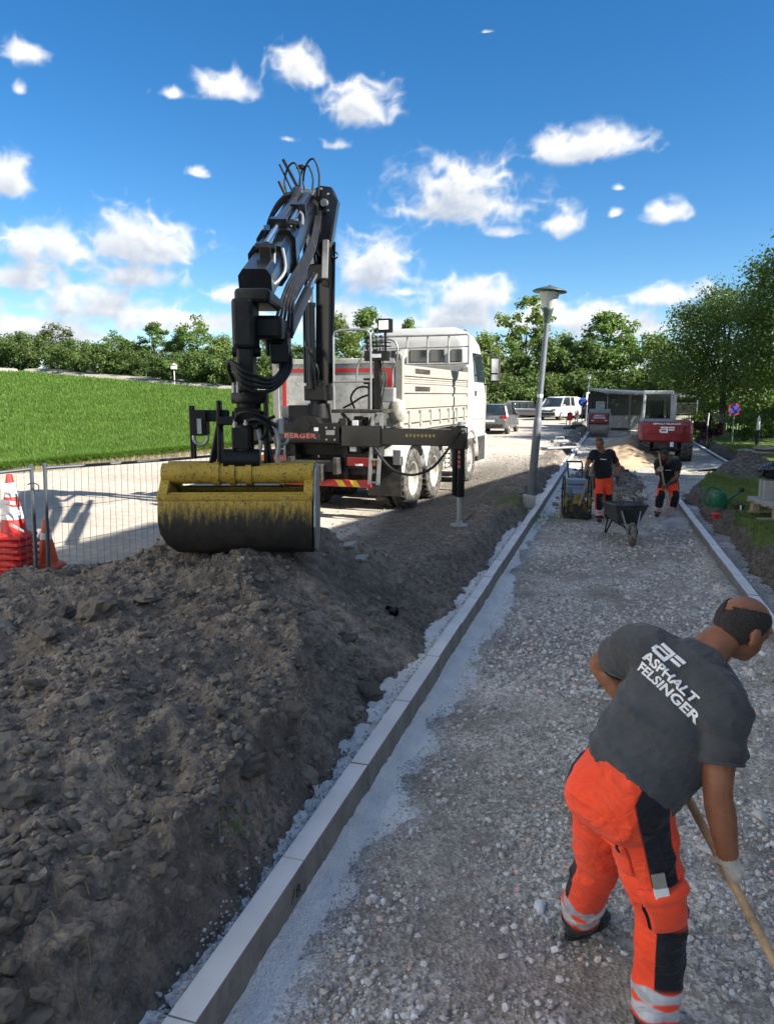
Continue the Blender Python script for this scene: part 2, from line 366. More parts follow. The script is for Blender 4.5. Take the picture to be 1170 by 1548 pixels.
def cloud_density(az, el):
    best = np.full(az.shape, -1.6)
    for a, e, w, h in CLOUDS:
        w, h = w * 1.12, h * 1.1
        dx = (az - a) / w; dy = el - (e - h * .35); d = np.sqrt(dx * dx + (np.maximum(dy, 0) / (h * 1.3)) ** 2 + (np.minimum(dy, 0) / (h * .65)) ** 2)
        best = np.maximum(best, np.clip((1.0 if h > .7 else .62) - d, -1.6, .75))
    out = (np.abs(az) > 33) | (el > 30)
    ca = np.cos(np.radians(el)); qx, qy = np.sin(np.radians(az)) * ca / (.35 + np.sin(np.radians(np.maximum(el, 0)))), np.cos(np.radians(az)) * ca / (.35 + np.sin(np.radians(np.maximum(el, 0))))
    gen = fbm(qx * 10 + 300, qy * 10 + 300, .35, 4, 900) * 3.0 - .08  # cloud cover outside the view, thickened to light the shaded ground
    sx_ = np.cos(np.radians(el)) * np.cos(np.radians(az - SUN_AZ)) * math.cos(R(SUN_EL)) + np.sin(np.radians(el)) * math.sin(R(SUN_EL)); gen = gen - 2.5 * sst(sx_, math.cos(R(24)), math.cos(R(12)))
    best = np.where(out, np.maximum(best, gen), best)
    wx = az + fbm(az, el, .5, 3, 920) * .9; wy = el + fbm(az, el, .5, 3, 930) * .8
    def bil(sc, seed): return .30 - np.abs(vn(wx * sc + 40, wy * 1.25 * sc + 40, seed)) * 1.6
    d = bil(.5, 940) * .70 + bil(1.05, 941) * .42 + bil(2.2, 942) * .22 + bil(4.6, 943) * .09
    return best * 1.15 + d * 1.15 - .10
def sky_dome():
    azs = np.concatenate([np.arange(-180, -34, 1.5), np.arange(-34, 34, .13), np.arange(34, 180.1, 1.5)]); els = np.concatenate([np.arange(-2, 29, .13), np.arange(29.2, 90.1, .9)])
    A, E_ = np.meshgrid(azs, els); d0 = cloud_density(A, E_); d1 = cloud_density(A + .35, E_ + .75); d2 = cloud_density(A + .8, E_ + 1.7)
    lit = np.clip(1 - .50 * sst(d1, -.2, 1.2) - .55 * sst(d2, -.4, 1.0), 0, 1)
    Rr = 2900.; a, e = np.radians(A), np.radians(E_); P = np.stack([Rr * np.sin(a) * np.cos(e), Rr * np.cos(a) * np.cos(e), Rr * np.sin(e)], -1).reshape(-1, 3)
    idx = np.arange(A.size).reshape(A.shape); q = np.stack([idx[:-1, :-1], idx[:-1, 1:], idx[1:, 1:], idx[1:, :-1]], -1)
    use = (np.maximum.reduce([d0[:-1, :-1], d0[:-1, 1:], d0[1:, 1:], d0[1:, :-1]]) > -.3); q = q[use]
    t = MT('cloud'); N, L = t.N, t.L; N.remove(t.b)
    n = t.noise(.035, 4, .6); dd = t.math('ADD', t.attr('cloud_amount'), t.math('MULTIPLY', t.math('SUBTRACT', n, .5), .22))
    al = t.math('POWER', t.ramp(dd, -.3, .75), 1.35); c = t.mix(t.attr('lit'), (.185, .206, .24), (.37, .367, .36))
    em = N.new('ShaderNodeEmission'); em.inputs[1].default_value = 1.0; L.new(c, em.inputs[0]); tr = N.new('ShaderNodeBsdfTransparent'); mx = N.new('ShaderNodeMixShader')
    L.new(t.math('MULTIPLY', al, .97), mx.inputs[0]); L.new(tr.outputs[0], mx.inputs[1]); L.new(em.outputs[0], mx.inputs[2]); L.new(mx.outputs[0], N['Material Output'].inputs[0])
    t.mat.cycles.emission_sampling = 'NONE'
    me = np_mesh('sky', P, q.reshape(-1, 4), np.full(len(q.reshape(-1, 4)), 4), [t.mat], True); attr(me, 'cloud_amount', d0.ravel()); attr(me, 'lit', lit.ravel())
    tag(link('sky', me), kind='structure')
sky_dome()

# ------------------------------------------------------------------ the levels of the site (u across the path, v along it)
KL = -1.37                       # face of the left kerb; its stones run 12 cm to the left of that
def kr(v): return 1.785 - .0208 * v       # face of the right kerb
def lawn_edge(v): return np.where(v < 18, kr(v) + .16, kr(18) + .16 + (3.95 - kr(18) - .16) * sst(v, 18, 27.5))
def wxy(u, v): return u * PR.x + v * PD.x, u * PR.y + v * PD.y
def soil_z(u, v, fine=True):
    x, y = wxy(u, v)
    # ridge of dug-out earth from far left to beside the grab
    rx0, ry0, rx1, ry1 = -6.0, 5.9, -.75, 7.75
    dx, dy = rx1 - rx0, ry1 - ry0; L2 = dx * dx + dy * dy; t = ((x - rx0) * dx + (y - ry0) * dy) / L2; tc_ = np.clip(t, 0, 1)
    d = ((y - ry0) * dx - (x - rx0) * dy) / math.sqrt(L2)           # + is the far side
    over = np.maximum(t - 1, 0) * math.sqrt(L2); under = np.maximum(-t, 0) * math.sqrt(L2)
    crest = np.interp(tc_, [0, .43, .53, .73, .88, 1], [.08, .17, .30, .55, .64, .78])
    z = crest * np.exp(-(np.where(d > 0, d / .75, d / 2.6)) ** 2) * np.exp(-(over / .85) ** 2) * np.exp(-(under / 2) ** 2)
    z = z - .10 * np.exp(-((x + 1.35) / .8) ** 2 - ((y - 7.2) / .5) ** 2)
    z = z + .10 * np.exp(-((x + 1.9) / 1.1) ** 2 - ((y - 3.4) / 1.5) ** 2)
    lum = fbm(x, y, 1.1, 3, 5) * .20 + fbm(x, y, 3.2, 4, 11) * .10
    inheap = sst(7.0 - (y - .3 * x), -3.2, -1.3)
    z = z * (1 + fbm(x, y, 1.7, 3, 3) * .35) + lum * inheap + .035 * inheap
    if fine: z = z + fbm(x, y, 9, 4, 21, .62) * .06 * (.35 + .65 * inheap)
    flat = -.06 + fbm(u, v, 2.5, 3, 31) * .05
    edgew = sst(u, -3.1, -2.25)
    z = np.where(inheap > .02, np.maximum(z * inheap, flat + .05 * edgew), flat + .06 * edgew + fbm(x, y, 12, 3, 77) * .02)
    # dug face down to the back of the kerb
    w = (KL - .12) - u + fbm(u * .3, v, 1.3, 4, 41) * .22 - .05
    mid = sst(v, 4.0, 5.6) * (1 - sst(v, 8.8, 10.2)); face = -.34 + np.clip(w, 0, .09) * .5 + np.maximum(w - .09, 0) * (1.35 - .72 * mid) + fbm(u, v, 6, 3, 51) * .06 + fbm(u, v, 1.7, 3, 52) * .12 * mid
    face = np.where(w > .35, face + (w - .35) * 2.5 * (1 - mid), face)
    return np.minimum(z, face)
def bed_z(u, v):
    z = -.425 + fbm(u, v, .9, 4, 61) * .05 + fbm(u, v, 5, 4, 62, .6) * .028
    z = z + .45 * np.exp(-((u + .15) / .55) ** 2 - ((v - 23.0) / 1.6) ** 2) * (1 + fbm(u, v, 2.2, 4, 9) * .8)
    z = z + .12 * np.exp(-((u + .6) / .5) ** 2 - ((v - 19.5) / 1.5) ** 2)
    z = z + .10 * sst(u, kr(v) - .32, kr(v)) * (1 - sst(v, 17, 19))
    return z + .12 * sst(v, 24, 30)
def lawn_z(u, v):
    e = lawn_edge(v); w = u - e + fbm(u * .3, v, 1.2, 4, 71) * .16
    z = .02 + fbm(u, v, .8, 4, 72) * .10 + fbm(u, v, 6, 3, 73) * .03
    z = z + .42 * np.exp(-((u - 3.5) / .95) ** 2 - ((v - 23.2) / 1.9) ** 2) * (1 + fbm(u, v, 2.5, 4, 75) * .5)
    face = -.40 + np.clip(w, 0, .22) * .15 + np.maximum(w - .22, 0) * 1.9 + fbm(u, v, 7, 3, 74) * .09 + np.minimum(u - e, 0) * 4 - .02
    return np.minimum(z, face)
def lawn_grass(u, v):
    e = lawn_edge(v); g = sst(u - e, .28, .6) + fbm(u, v, .9, 4, 81) * .7
    g = g - 1.3 * np.exp(-((u - 3.4) / 1.5) ** 2 - ((v - 22.6) / 2.6) ** 2) - .9 * np.exp(-((u - 5.5) / 3.0) ** 2 - ((v - 27.5) / 2.3) ** 2) - .45 * np.exp(-((u - 2.9) / .5) ** 2 - ((v - 14.6) / .9) ** 2)
    return g

# the ground as one sheet to the horizon, the sheets of the site above it
gm = MB(); gm.add([(-900, -300, -.75), (900, -300, -.75), (900, 1500, -.75), (-900, 1500, -.75)], [(0, 1, 2, 3)])
tag(gm.build('ground', M['meadow']), kind='structure')
# road: local x across (u), y along (v), so that its verge can be told from its carriageway
rm = MB(); us = [-46, -30, -20, -12, -8, -5, -3.4, -2.32]; vs_ = list(range(-12, 92, 4))
rm.add([(u, v, 0) for v in vs_ for u in us], [(i * 8 + k, i * 8 + k + 1, (i + 1) * 8 + k + 1, (i + 1) * 8 + k) for i in range(len(vs_) - 1) for k in range(7)])
road = tag(rm.build('road', M['road']), kind='structure'); road.rotation_euler = (0, 0, -HEAD)
us = np.concatenate([np.arange(-9, -4.5, .05), np.arange(-4.5, -1.48, .022)]); vs_ = spaced(.2, 14, .022, .05); vs_ = np.concatenate([vs_, spaced(14.06, 62, .08, .5)])
soil = tag(link('soil_heap', grid_mesh('soil_heap', us, vs_, soil_z, [M['soil']])), kind='structure')
us = np.arange(KL - .02, 4.1, .035); vs_ = np.concatenate([spaced(.2, 12, .03, .06), spaced(12.06, 64, .07, .5)])
bed = tag(link('gravel_bed', grid_mesh('gravel_bed', us, vs_, bed_z, [M['gravel_bed']])), kind='structure')
us = np.concatenate([np.arange(1.4, 4.6, .045), spaced(4.62, 40, .1, 1.5)]); vs_ = np.concatenate([spaced(1, 14, .06, .06), spaced(14.06, 66, .08, .8)])
lawn = tag(link('lawn', grid_mesh('lawn', us, vs_, lawn_z, [M['turf']], dict(grass=lawn_grass))), kind='structure')

# concrete the kerbs are set in
W = np.array([(-.32, 2.61), (-.17, 3.29), (-.10, 3.67), (.24, 4.05), (.12, 4.57), (.45, 4.9), (.36, 5.35), (.69, 5.8), (.97, 6.96), (1.53, 8.43), (2.17, 11.39), (3.22, 14.41)])
Wv = W[:, 0] * PD.x + W[:, 1] * PD.y; Ww = W[:, 0] * PR.x + W[:, 1] * PR.y - KL
Wv = np.concatenate([[0], Wv, [20, 30, 60]]); Ww = np.concatenate([[.42], Ww, [.42, .5, .5]])
def haunch_z(u, v):
    w = np.interp(v, Wv, Ww) * .93 + fbm(u, v, 4, 4, 91) * .14; d = (u - KL) / w
    return -.372 - .055 * d - .03 * np.maximum(d - .7, 0) - .5 * np.maximum(d - 1, 0) + fbm(u, v, 9, 3, 92) * .022 + fbm(u, v, 40, 2, 93) * .012
us = np.arange(KL - .01, KL + .95, .018); vs_ = np.concatenate([spaced(.3, 14, .02, .05), spaced(14.06, 60, .06, .4)])
haunch = tag(link('kerb_foundation', grid_mesh('kerb_foundation', us, vs_, haunch_z, [M['haunch_concrete']])), kind='structure')
def back_z(u, v):
    d = (KL - .12) - u; w = .20 + fbm(v, u * .2, 1.1, 4, 95) * .16
    return -.275 - .06 * d - .9 * np.maximum(d - w, 0) + fbm(u, v, 13, 3, 96) * .05 + fbm(u, v, 45, 2, 97) * .02
us = np.arange(KL - .55, KL - .11, .018)
link('concrete_backing', grid_mesh('concrete_backing', us, vs_, back_z, [M['haunch_concrete']]), haunch)
def rh_z(u, v):
    d = kr(v) - u; on = sst(v, 14.1, 14.6) * (1 - sst(v, 18.0, 18.4)); w = .42 + fbm(u, v, 3, 3, 98) * .2
    return -.30 - .22 * d - .6 * np.maximum(d - w, 0) - .6 * (1 - on) + fbm(u, v, 10, 3, 99) * .03
us = np.arange(.75, 1.5, .025); link('concrete_apron', grid_mesh('concrete_apron', us, spaced(13.6, 18.6, .03, .04), rh_z, [M['apron_concrete']]), haunch)
def fh_z(u, v):
    d = 3.79 - u; w = 1.5 * (1 - sst(v, 27, 40)) + .3 + fbm(u, v, 2, 3, 89) * .3
    return -.24 - .12 * d - .5 * np.maximum(d - w, 0) + fbm(u, v, 8, 3, 88) * .02
link('concrete_apron', grid_mesh('concrete_apron', np.arange(1.6, 3.8, .06), spaced(26.0, 44, .08, .3), fh_z, [M['apron_concrete']]), haunch)

# kerb stones, 1 m each
kb = MB(); kb.box((0, 0, 0), (.12, .9995, .26)); kb.m = [0 if i == 5 else 1 for i in range(6)]; kmesh = kb.build('kerb_stone', [M['kerb_concrete'], M['kerb_side_shaded']], haunch, .0028, 1); bev = kmesh.modifiers[0]
def kerbs(ufun, v0, n, z, first=None):
    for i in range(n):
        o = first if (first is not None and i == 0) else kmesh.copy()
        if o is not first: COL.objects.link(o)
        v = v0 + i; ua, ub = float(ufun(v - .5)), float(ufun(v + .5)); p = uv((ua + ub) / 2, v, z - .13 + random.uniform(-.004, .004))
        o.location = p + PR * random.uniform(-.004, .004); o.rotation_euler = (random.uniform(-.003, .003), random.uniform(-.01, .01), -HEAD - math.atan2(ub - ua, 1))
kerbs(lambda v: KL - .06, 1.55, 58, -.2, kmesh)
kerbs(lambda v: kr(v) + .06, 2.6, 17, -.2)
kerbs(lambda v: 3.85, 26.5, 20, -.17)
# handwritten number on the kerb face
def stroke(pts, parent, name, mat, r=.002):
    s_ = MB(); s_.tube(pts, r, 5); return s_.build(name, mat, parent, fix=False)
pm('marker_ink', (.02, .02, .022), .8)
def kf(dv, z): return uv(KL + .0035, 2.93 + dv, z)
ink = MB(); ink.tube([kf(-.045, -.325), kf(-.01, -.265)], .0022, 5)
for c0, r_ in ((-.29, .016), (-.318, .018)): ink.tube([kf(.035 + math.cos(a) * r_ * 1.1 , c0 + math.sin(a) * r_) for a in np.linspace(0, 6.28, 13)], .0022, 5)
ink.tube([kf(.075, -.34), kf(.08, -.337)], .003, 5)
mo = ink.build('handwritten_mark', M['marker_ink'], haunch, fix=False)

# ------------------------------------------------------------------ stones and clods
ico = bmesh.new(); bmesh.ops.create_icosphere(ico, subdivisions=1, radius=1); IV = np.array([v.co[:] for v in ico.verts]); IF = np.array([[v.index for v in f.verts] for f in ico.faces]); ico.free()
def rock_mesh(name, mat, seed, lump=.35, flat=.7, sub=2):
    b = bmesh.new(); bmesh.ops.create_icosphere(b, subdivisions=sub, radius=1)
    for v in b.verts:
        n = noise.noise(v.co * 1.1 + Vector((seed * 3.1, 0, 0))) * lump * 1.6 + noise.noise(v.co * 2.6 + Vector((0, seed * 1.7, 0))) * lump * .7
        v.co = v.co * (1 + n); v.co.z *= flat
        v.co.x = round(v.co.x * 3.2) / 3.2 * .35 + v.co.x * .65; v.co.y = round(v.co.y * 3.2 + .3) / 3.2 * .35 + v.co.y * .65
    me = bpy.data.meshes.new(name); b.to_mesh(me); b.free(); me.materials.append(mat); return me
def scatter(name, mat, P, S, seed, parent=None, lo=.62, hi=1.15, flat=.72):
    """many small stones in one mesh: 12-vertex, 20-face lumps"""
    g = np.random.default_rng(seed); n = len(P)
    base = IV[:12] if len(IV) >= 12 else IV
    V = np.repeat(IV[None], n, 0) * g.uniform(lo, hi, (n, len(IV), 1)); V[:, :, 2] *= g.uniform(.5, 1, (n, 1)); V[:, :, 0] *= g.uniform(.7, 1.35, (n, 1))
    a = g.uniform(0, 6.28, n); b = g.normal(0, .5, n)
    ca, sa, cb, sb = np.cos(a)[:, None], np.sin(a)[:, None], np.cos(b)[:, None], np.sin(b)[:, None]
    x, y, z = V[..., 0], V[..., 1], V[..., 2]; y, z = y * cb - z * sb, y * sb + z * cb; x, y = x * ca - y * sa, x * sa + y * ca
    V = np.stack([x, y, z], -1) * S[:, None, None] + P[:, None, :]
    F = (IF[None] + (np.arange(n) * len(IV))[:, None, None]).reshape(-1, 3)
    return link(name, np_mesh(name, V.reshape(-1, 3), F, np.full(len(F), 3), [mat], False), parent)
g = np.random.default_rng(3)
def place(u, v, zf): x, y = wxy(u, v); return np.stack([x, y, zf(u, v)], -1)
# gravel: density falls with distance from where one stands in the trench
def grav(n, v0, v1, s0, s1, seed, umin=None):
    g = np.random.default_rng(seed); v = v0 * (v1 / v0) ** g.random(n); u = g.uniform(KL + .28, 1.45, n)
    keep = (u < kr(v) - .02) & (u > KL + np.interp(v, Wv, Ww) * .8 + g.normal(0, .08, n)) & (fbm(u, v, 1.4, 3, 61) + g.normal(0, .13, n) > -.17)
    u, v = u[keep], v[keep]; s = s0 * (s1 / s0) ** (g.random(len(u)) ** 2.2); P = place(u, v, bed_z); P[:, 2] += s * .22; return P, s
P1, S1 = grav(36000, 1.6, 9, .0045, .024, 1); P2, S2 = grav(11000, 6, 22, .011, .036, 2)
tag(scatter('loose_gravel', M['stone'], np.concatenate([P1, P2]), np.concatenate([S1, S2]), 5), 'loose grey crushed gravel lying over the trench bed', 'gravel', kind='stuff')
stone_meshes = [rock_mesh('stone', M['stone'], k + 1, .3, .72) for k in range(6)]
g = np.random.default_rng(12); k = 0
while k < 220:
    v = 1.8 * (13 / 1.8) ** g.random(); u = g.uniform(KL + .5, kr(v) - .1)
    if fbm(np.array([u]), np.array([v]), 1.4, 3, 61)[0] < -.08: continue
    s = g.uniform(.014, .031) * (1 if g.random() < .88 else 1.6); o = link('stone', stone_meshes[k % 6], bed)
    x, y = wxy(u, v); o.location = (x, y, float(bed_z(np.array([u]), np.array([v]))[0]) + s * .35); o.rotation_euler = (g.normal(0, .3), g.normal(0, .3), g.uniform(0, 6.28)); o.scale = (s * g.uniform(.9, 1.5), s, s * g.uniform(.7, 1)); k += 1
# crumbs of white concrete behind the kerb
g = np.random.default_rng(31); n = 3000; v = 1.7 * (15 / 1.7) ** g.random(n); u = KL - .13 - np.abs(g.normal(0, .045, n)); P = place(u, v, lambda a, b: np.maximum(back_z(a, b), soil_z(a, b))); s = g.uniform(.004, .012, n); P[:, 2] += s * .3
pm('crumb', (.47, .46, .44), .95, var=.4, scale=40)
link_ = scatter('concrete_crumbs', M['crumb'], P, s, 8, haunch); tag(link_, kind='stuff')
n = 5000; v = 1.7 * (9 / 1.7) ** g.random(n); w = np.interp(v, Wv, Ww); u = KL + w * g.uniform(.55, 1.15, n); P = place(u, v, lambda a, b: np.maximum(haunch_z(a, b), bed_z(a, b))); s = g.uniform(.003, .009, n)
tag(scatter('concrete_crumbs', M['crumb'], P, s, 9, haunch), kind='stuff')
# clods and crumbs over the heap
g = np.random.default_rng(14); n = 34000; v = 1.6 * (12.5 / 1.6) ** g.random(n); u = g.uniform(-6.5, -1.6, n); x, y = wxy(u, v)
keep = (y < 9.3) & ((fbm(x, y, 1.3, 3, 101) + g.normal(0, .16, n)) > -.08); u, v = u[keep], v[keep]; P = place(u, v, soil_z); s = .006 * (.042 / .006) ** (g.random(len(u)) ** 2.4); P[:, 2] += s * .15
tag(scatter('earth_crumbs', M['clod'], P, s, 15, soil), kind='stuff')
clod_meshes = [rock_mesh('clod', M['clod'], 20 + k, .42, .68, 3) for k in range(6)]
g = np.random.default_rng(18)
big = [(-3.05, 4.9, .17), (-2.55, 5.3, .13), (-2.35, 5.75, .17), (-2.0, 6.0, .10), (-3.2, 5.6, .16), (-3.4, 4.4, .14), (-2.2, 4.4, .08), (-2.5, 3.9, .09), (-.75, 3.72, .085), (-.62, 4.35, .07), (-.5, 4.15, .06), (-.15, 5.5, .10), (-.35, 6.1, .07), (.2, 5.95, .06), (-.45, 5.0, .065), (-1.75, 3.15, .09), (-2.0, 3.6, .07), (-1.5, 2.45, .07), (-1.2, 3.0, .05), (-2.75, 5.9, .09), (-3.6, 5.2, .15), (-3.9, 5.0, .18), (-1.0, 5.5, .06), (-.9, 4.9, .05)]
def soil_at(x, y): u, v = to_uv(x, y); return float(soil_z(np.array([u]), np.array([v]))[0])
for k in range(290):
    if k < len(big): x, y, s = big[k]
    else:
        y = 1.9 * (8.2 / 1.9) ** g.random(); x = g.uniform(-.62 * y - .2, .32 * y - 1.55); s = .022 * (.065 / .022) ** (g.random() ** 1.6)
        if to_uv(x, y)[0] > -1.75: continue
    o = link('clod', clod_meshes[k % 6], soil); o.location = (x, y, soil_at(x, y) + s * .18)
    o.rotation_euler = (g.normal(0, .25), g.normal(0, .25), g.uniform(0, 6.28)); o.scale = (s * g.uniform(.9, 1.4), s * g.uniform(.8, 1.1), s * g.uniform(.7, 1.05))
# rubble heap in front of the excavator, lumps on the right-hand earth pile
g = np.random.default_rng(44); n = 1500; u = g.normal(-.2, .55, n); v = g.normal(21.5, 1.7, n); keep = (u > KL + .15) & (u < .9); P = place(u[keep], v[keep], bed_z); s = g.uniform(.03, .11, keep.sum()); P[:, 2] += s * .2
tag(scatter('rubble', M['clod'], P, s, 45), 'dark rubble heaped in the trench before the red excavator', 'rubble', kind='stuff')
n = 900; u = g.normal(3.4, .7, n); v = g.normal(22.6, 1.6, n); P = place(u, v, lawn_z); s = g.uniform(.015, .06, n)
tag(scatter('earth_lumps', M['clod'], P, s, 46, lawn), kind='stuff')
n = 2600; v = g.uniform(7.5, 20, n); u = lawn_edge(v) + g.uniform(.02, .32, n); P = place(u, v, lawn_z); s = g.uniform(.01, .03, n)
tag(scatter('earth_lumps', M['clod'], P, s, 47, lawn), kind='stuff')
n = 5000; v = 8 * (26 / 8) ** g.random(n); u = -1.7 - np.abs(g.normal(0, 1.3, n)); P = place(u, v, lambda a, b: np.maximum(soil_z(a, b), np.where(a < -2.3, 0, -9))); s = g.uniform(.006, .028, n); keep = P[:, 2] > -.4
tag(scatter('earth_lumps', M['clod'], P[keep], s[keep], 48, soil), kind='stuff')

# sand heap beyond the rubble
pm('sand', (.4, .29, .18), .95, var=.15, scale=6, bump=.6, bscale=25)
def sand_z(u, v): return bed_z(u, v) - .1 + .72 * np.exp(-((u - .25) / .95) ** 2 - ((v - 29.5) / 2.8) ** 2) * (1 + fbm(u, v, 1.2, 4, 9) * .6) + .45 * np.exp(-((u - 1.2) / .6) ** 2 - ((v - 31) / 2) ** 2)
tag(link('sand_heap', grid_mesh('sand_heap', np.arange(-1.3, 2.3, .07), np.arange(24.8, 37, .1), sand_z, [M['sand']])), 'yellow sand heap in the trench behind the dark rubble', 'sand heap')

# ------------------------------------------------------------------ crop field, farm track and the slope it lies on
NE = [(-46, -48), (-10.54, 19.75), (-6.4, 27.5), (2, 44), (8, 58)]            # edge along the road
FE = [(-74, 60, 4.6), (-44.6, 90, 4.75), (-16.4, 75, 2.45), (-4, 70, 1.9), (8, 66, 1.2)]
def field_pt(a, b):
    """a along 0..1, b from the road edge (0) to the far edge (1)"""
    def ev(Pl, a):
        Pl = [(*p, 0.02) if len(p) == 2 else p for p in Pl]; k = a * (len(Pl) - 1); i = np.minimum(k.astype(int), len(Pl) - 2); f = (k - i)[..., None]; Q = np.array(Pl, float); return Q[i] * (1 - f) + Q[i + 1] * f
    p, q = ev(NE, a), ev(FE, a); r_ = p * (1 - b[..., None]) + q * b[..., None]
    r_[..., 2] = p[..., 2] + (q[..., 2] - p[..., 2]) * (b ** 1.25); return r_
A, B = np.meshgrid(np.linspace(0, 1, 60), np.linspace(0, 1, 50)); Pf = field_pt(A, B); idx = np.arange(A.size).reshape(A.shape)
q = np.stack([idx[:-1, :-1], idx[:-1, 1:], idx[1:, 1:], idx[1:, :-1]], -1).reshape(-1, 4)
tag(link('field', np_mesh('field', Pf.reshape(-1, 3), q, np.full(len(q), 4), [M['crop_floor']], True)), kind='structure')
# track along the far edge and the bank beyond it
tb = MB(); FEv = [Vector(p) for p in FE]; n = len(FEv)
for i in range(n - 1):
    a, b = FEv[i], FEv[i + 1]; off = Vector((-(b - a).y, (b - a).x, 0)).normalized() * (-1 if Vector((-(b - a).y, (b - a).x, 0)).y < 0 else 1)
    tb.add([a + Vector((0, 0, .05)), b + Vector((0, 0, .05)), b + off * .8 + Vector((0, 0, .5)), a + off * .8 + Vector((0, 0, .5)), b + off * 3.6 + Vector((0, 0, .68)), a + off * 3.6 + Vector((0, 0, .68))], [(0, 1, 2, 3), (3, 2, 4, 5)])
tag(tb.build('farm_track', M['track']), kind='structure')
tb = MB()
for i in range(n - 1):
    a, b = FEv[i], FEv[i + 1]; off = Vector((-(b - a).y, (b - a).x, 0)).normalized() * (-1 if Vector((-(b - a).y, (b - a).x, 0)).y < 0 else 1)
    for k, (d0, z0, d1, z1) in enumerate(((3.6, .66, 9, 1.0), (9, 1.0, 60, 1.5), (60, 1.5, 300, 1.0))):
        tb.add([a + off * d0 + Vector((0, 0, z0)), b + off * d0 + Vector((0, 0, z0)), b + off * d1 + Vector((0, 0, z1)), a + off * d1 + Vector((0, 0, z1))], [(0, 1, 2, 3)])
tag(tb.build('meadow', M['meadow']), kind='structure')
def blades(name, mat, P, hgt, wid, seed, lean=.45, bend=True, parent=None):
    g = np.random.default_rng(seed); n = len(P); a = g.uniform(0, 6.28, n); l = np.abs(g.normal(0, lean, n)); hgt = hgt * g.uniform(.6, 1.2, n)
    dx, dy = np.cos(a), np.sin(a); w = wid * g.uniform(.7, 1.3, n)
    sx, sy = -dy * w / 2, dx * w / 2; mx, my, mz = dx * hgt * l * .3, dy * hgt * l * .3, hgt * .62; tx, ty, tz = dx * hgt * l * 1.1, dy * hgt * l * 1.1, hgt * np.cos(np.minimum(l, 1.2))
    z0 = np.zeros(n)
    V = np.stack([np.stack([-sx, -sy, z0], -1), np.stack([sx, sy, z0], -1), np.stack([mx + sx, my + sy, mz], -1), np.stack([mx - sx, my - sy, mz], -1), np.stack([tx, ty, tz], -1)], 1) + P[:, None, :]
    k = np.arange(n)[:, None] * 5; F = np.concatenate([np.concatenate([k, k + 1, k + 2, k + 3], 1).ravel(), np.concatenate([k + 3, k + 2, k + 4], 1).ravel()])
    return link(name, np_mesh(name, V.reshape(-1, 3), F, np.concatenate([np.full(n, 4), np.full(n, 3)]), [mat], False), parent)
def vis(P, m=40):
    d = P[:, 1] * math.cos(PITCH) - (P[:, 2] - 2.1) * math.sin(PITCH); x = 585 + 1100 * P[:, 0] / np.maximum(d, .1); return (d > 1) & (x > -m) & (x < 1170 + m)
g = np.random.default_rng(55); n = 620000; A = .2 + .62 * g.random(n); B = g.random(n) ** 2.2; P = field_pt(A, B); k = vis(P) & (P[:, 0] < 585); P = P[k]; dist = P[:, 1]
keep = g.random(len(P)) < np.clip(34 / dist, .25, 1) ; P = P[keep]; dist = dist[keep]
o = blades('crop', M['crop'], P, .26 + .002 * dist, .009 + .00075 * dist, 56, .6); tag(o, 'young green cereal crop covering the sloping field', 'crop', kind='stuff')
g = np.random.default_rng(57); n = 9000; A = .22 + .45 * g.random(n); B = -.012 + .018 * g.random(n); P = field_pt(A, np.clip(B, 0, 1)); off = g.normal(0, .35, n); P[:, 0] += off + .25; P[:, 1] -= off * .5; P[:, 2] = .0; P = P[vis(P)]
tag(blades('verge_grass', M['straw'], P, .16, .012, 58, .6), 'pale dry grass fringe along the field edge', 'grass', kind='stuff')
g = np.random.default_rng(59); n = 75000; v = 8 * (34 / 8) ** g.random(n); u = lawn_edge(v) + .3 + g.exponential(2.2, n); keep = lawn_grass(u, v) + g.normal(0, .15, n) > .45; u, v = u[keep], v[keep]; P = place(u, v, lawn_z); P = P[vis(P)]
tag(blades('lawn_grass', M['grass'], P, .055 + .0012 * P[:, 1], .004 + .0005 * P[:, 1], 60, .6), 'short patchy lawn grass beside the right-hand kerb', 'grass', kind='stuff')
# green tufts on the heap and on the bare verge
g = np.random.default_rng(61); tufts = []
for x, y in [(-.35, 4.15), (-.25, 4.55), (-.42, 3.95), (.05, 5.2), (-.75, 3.35), (-.6, 3.0)]:
    for i in range(14): a, b = x + g.normal(0, .04), y + g.normal(0, .04); tufts.append((a, b, soil_at(a, b)))
for i in range(1200): x, y = 2.75 + g.normal(0, .45), 14.4 + g.normal(0, .6); u_, v_ = to_uv(x, y); tufts.append((x, y, max(soil_at(x, y), 0 if u_ < -2.32 else -9)))
tag(blades('grass_tufts', M['grass'], np.array(tufts), .085, .006, 62, .8, parent=None), 'thin green grass tufts on the bare earth', 'grass', kind='stuff')
st = MB(); g = np.random.default_rng(63)
for i in range(46):
    y = 2.0 * (6 / 2.0) ** g.random(); x = g.uniform(-.55 * y, .25 * y - 1.35); a = g.uniform(0, 6.28); l = g.uniform(.03, .12); p0 = Vector((x, y, soil_at(x, y) + .012)); p1 = Vector((x + math.cos(a) * l, y + math.sin(a) * l, 0)); p1.z = soil_at(p1.x, p1.y) + .02
    st.tube([p0, p0.lerp(p1, .5) + Vector((0, 0, .015)), p1], .0022, 4)
tag(st.build('roots', M['straw'], soil, fix=False), kind='stuff')
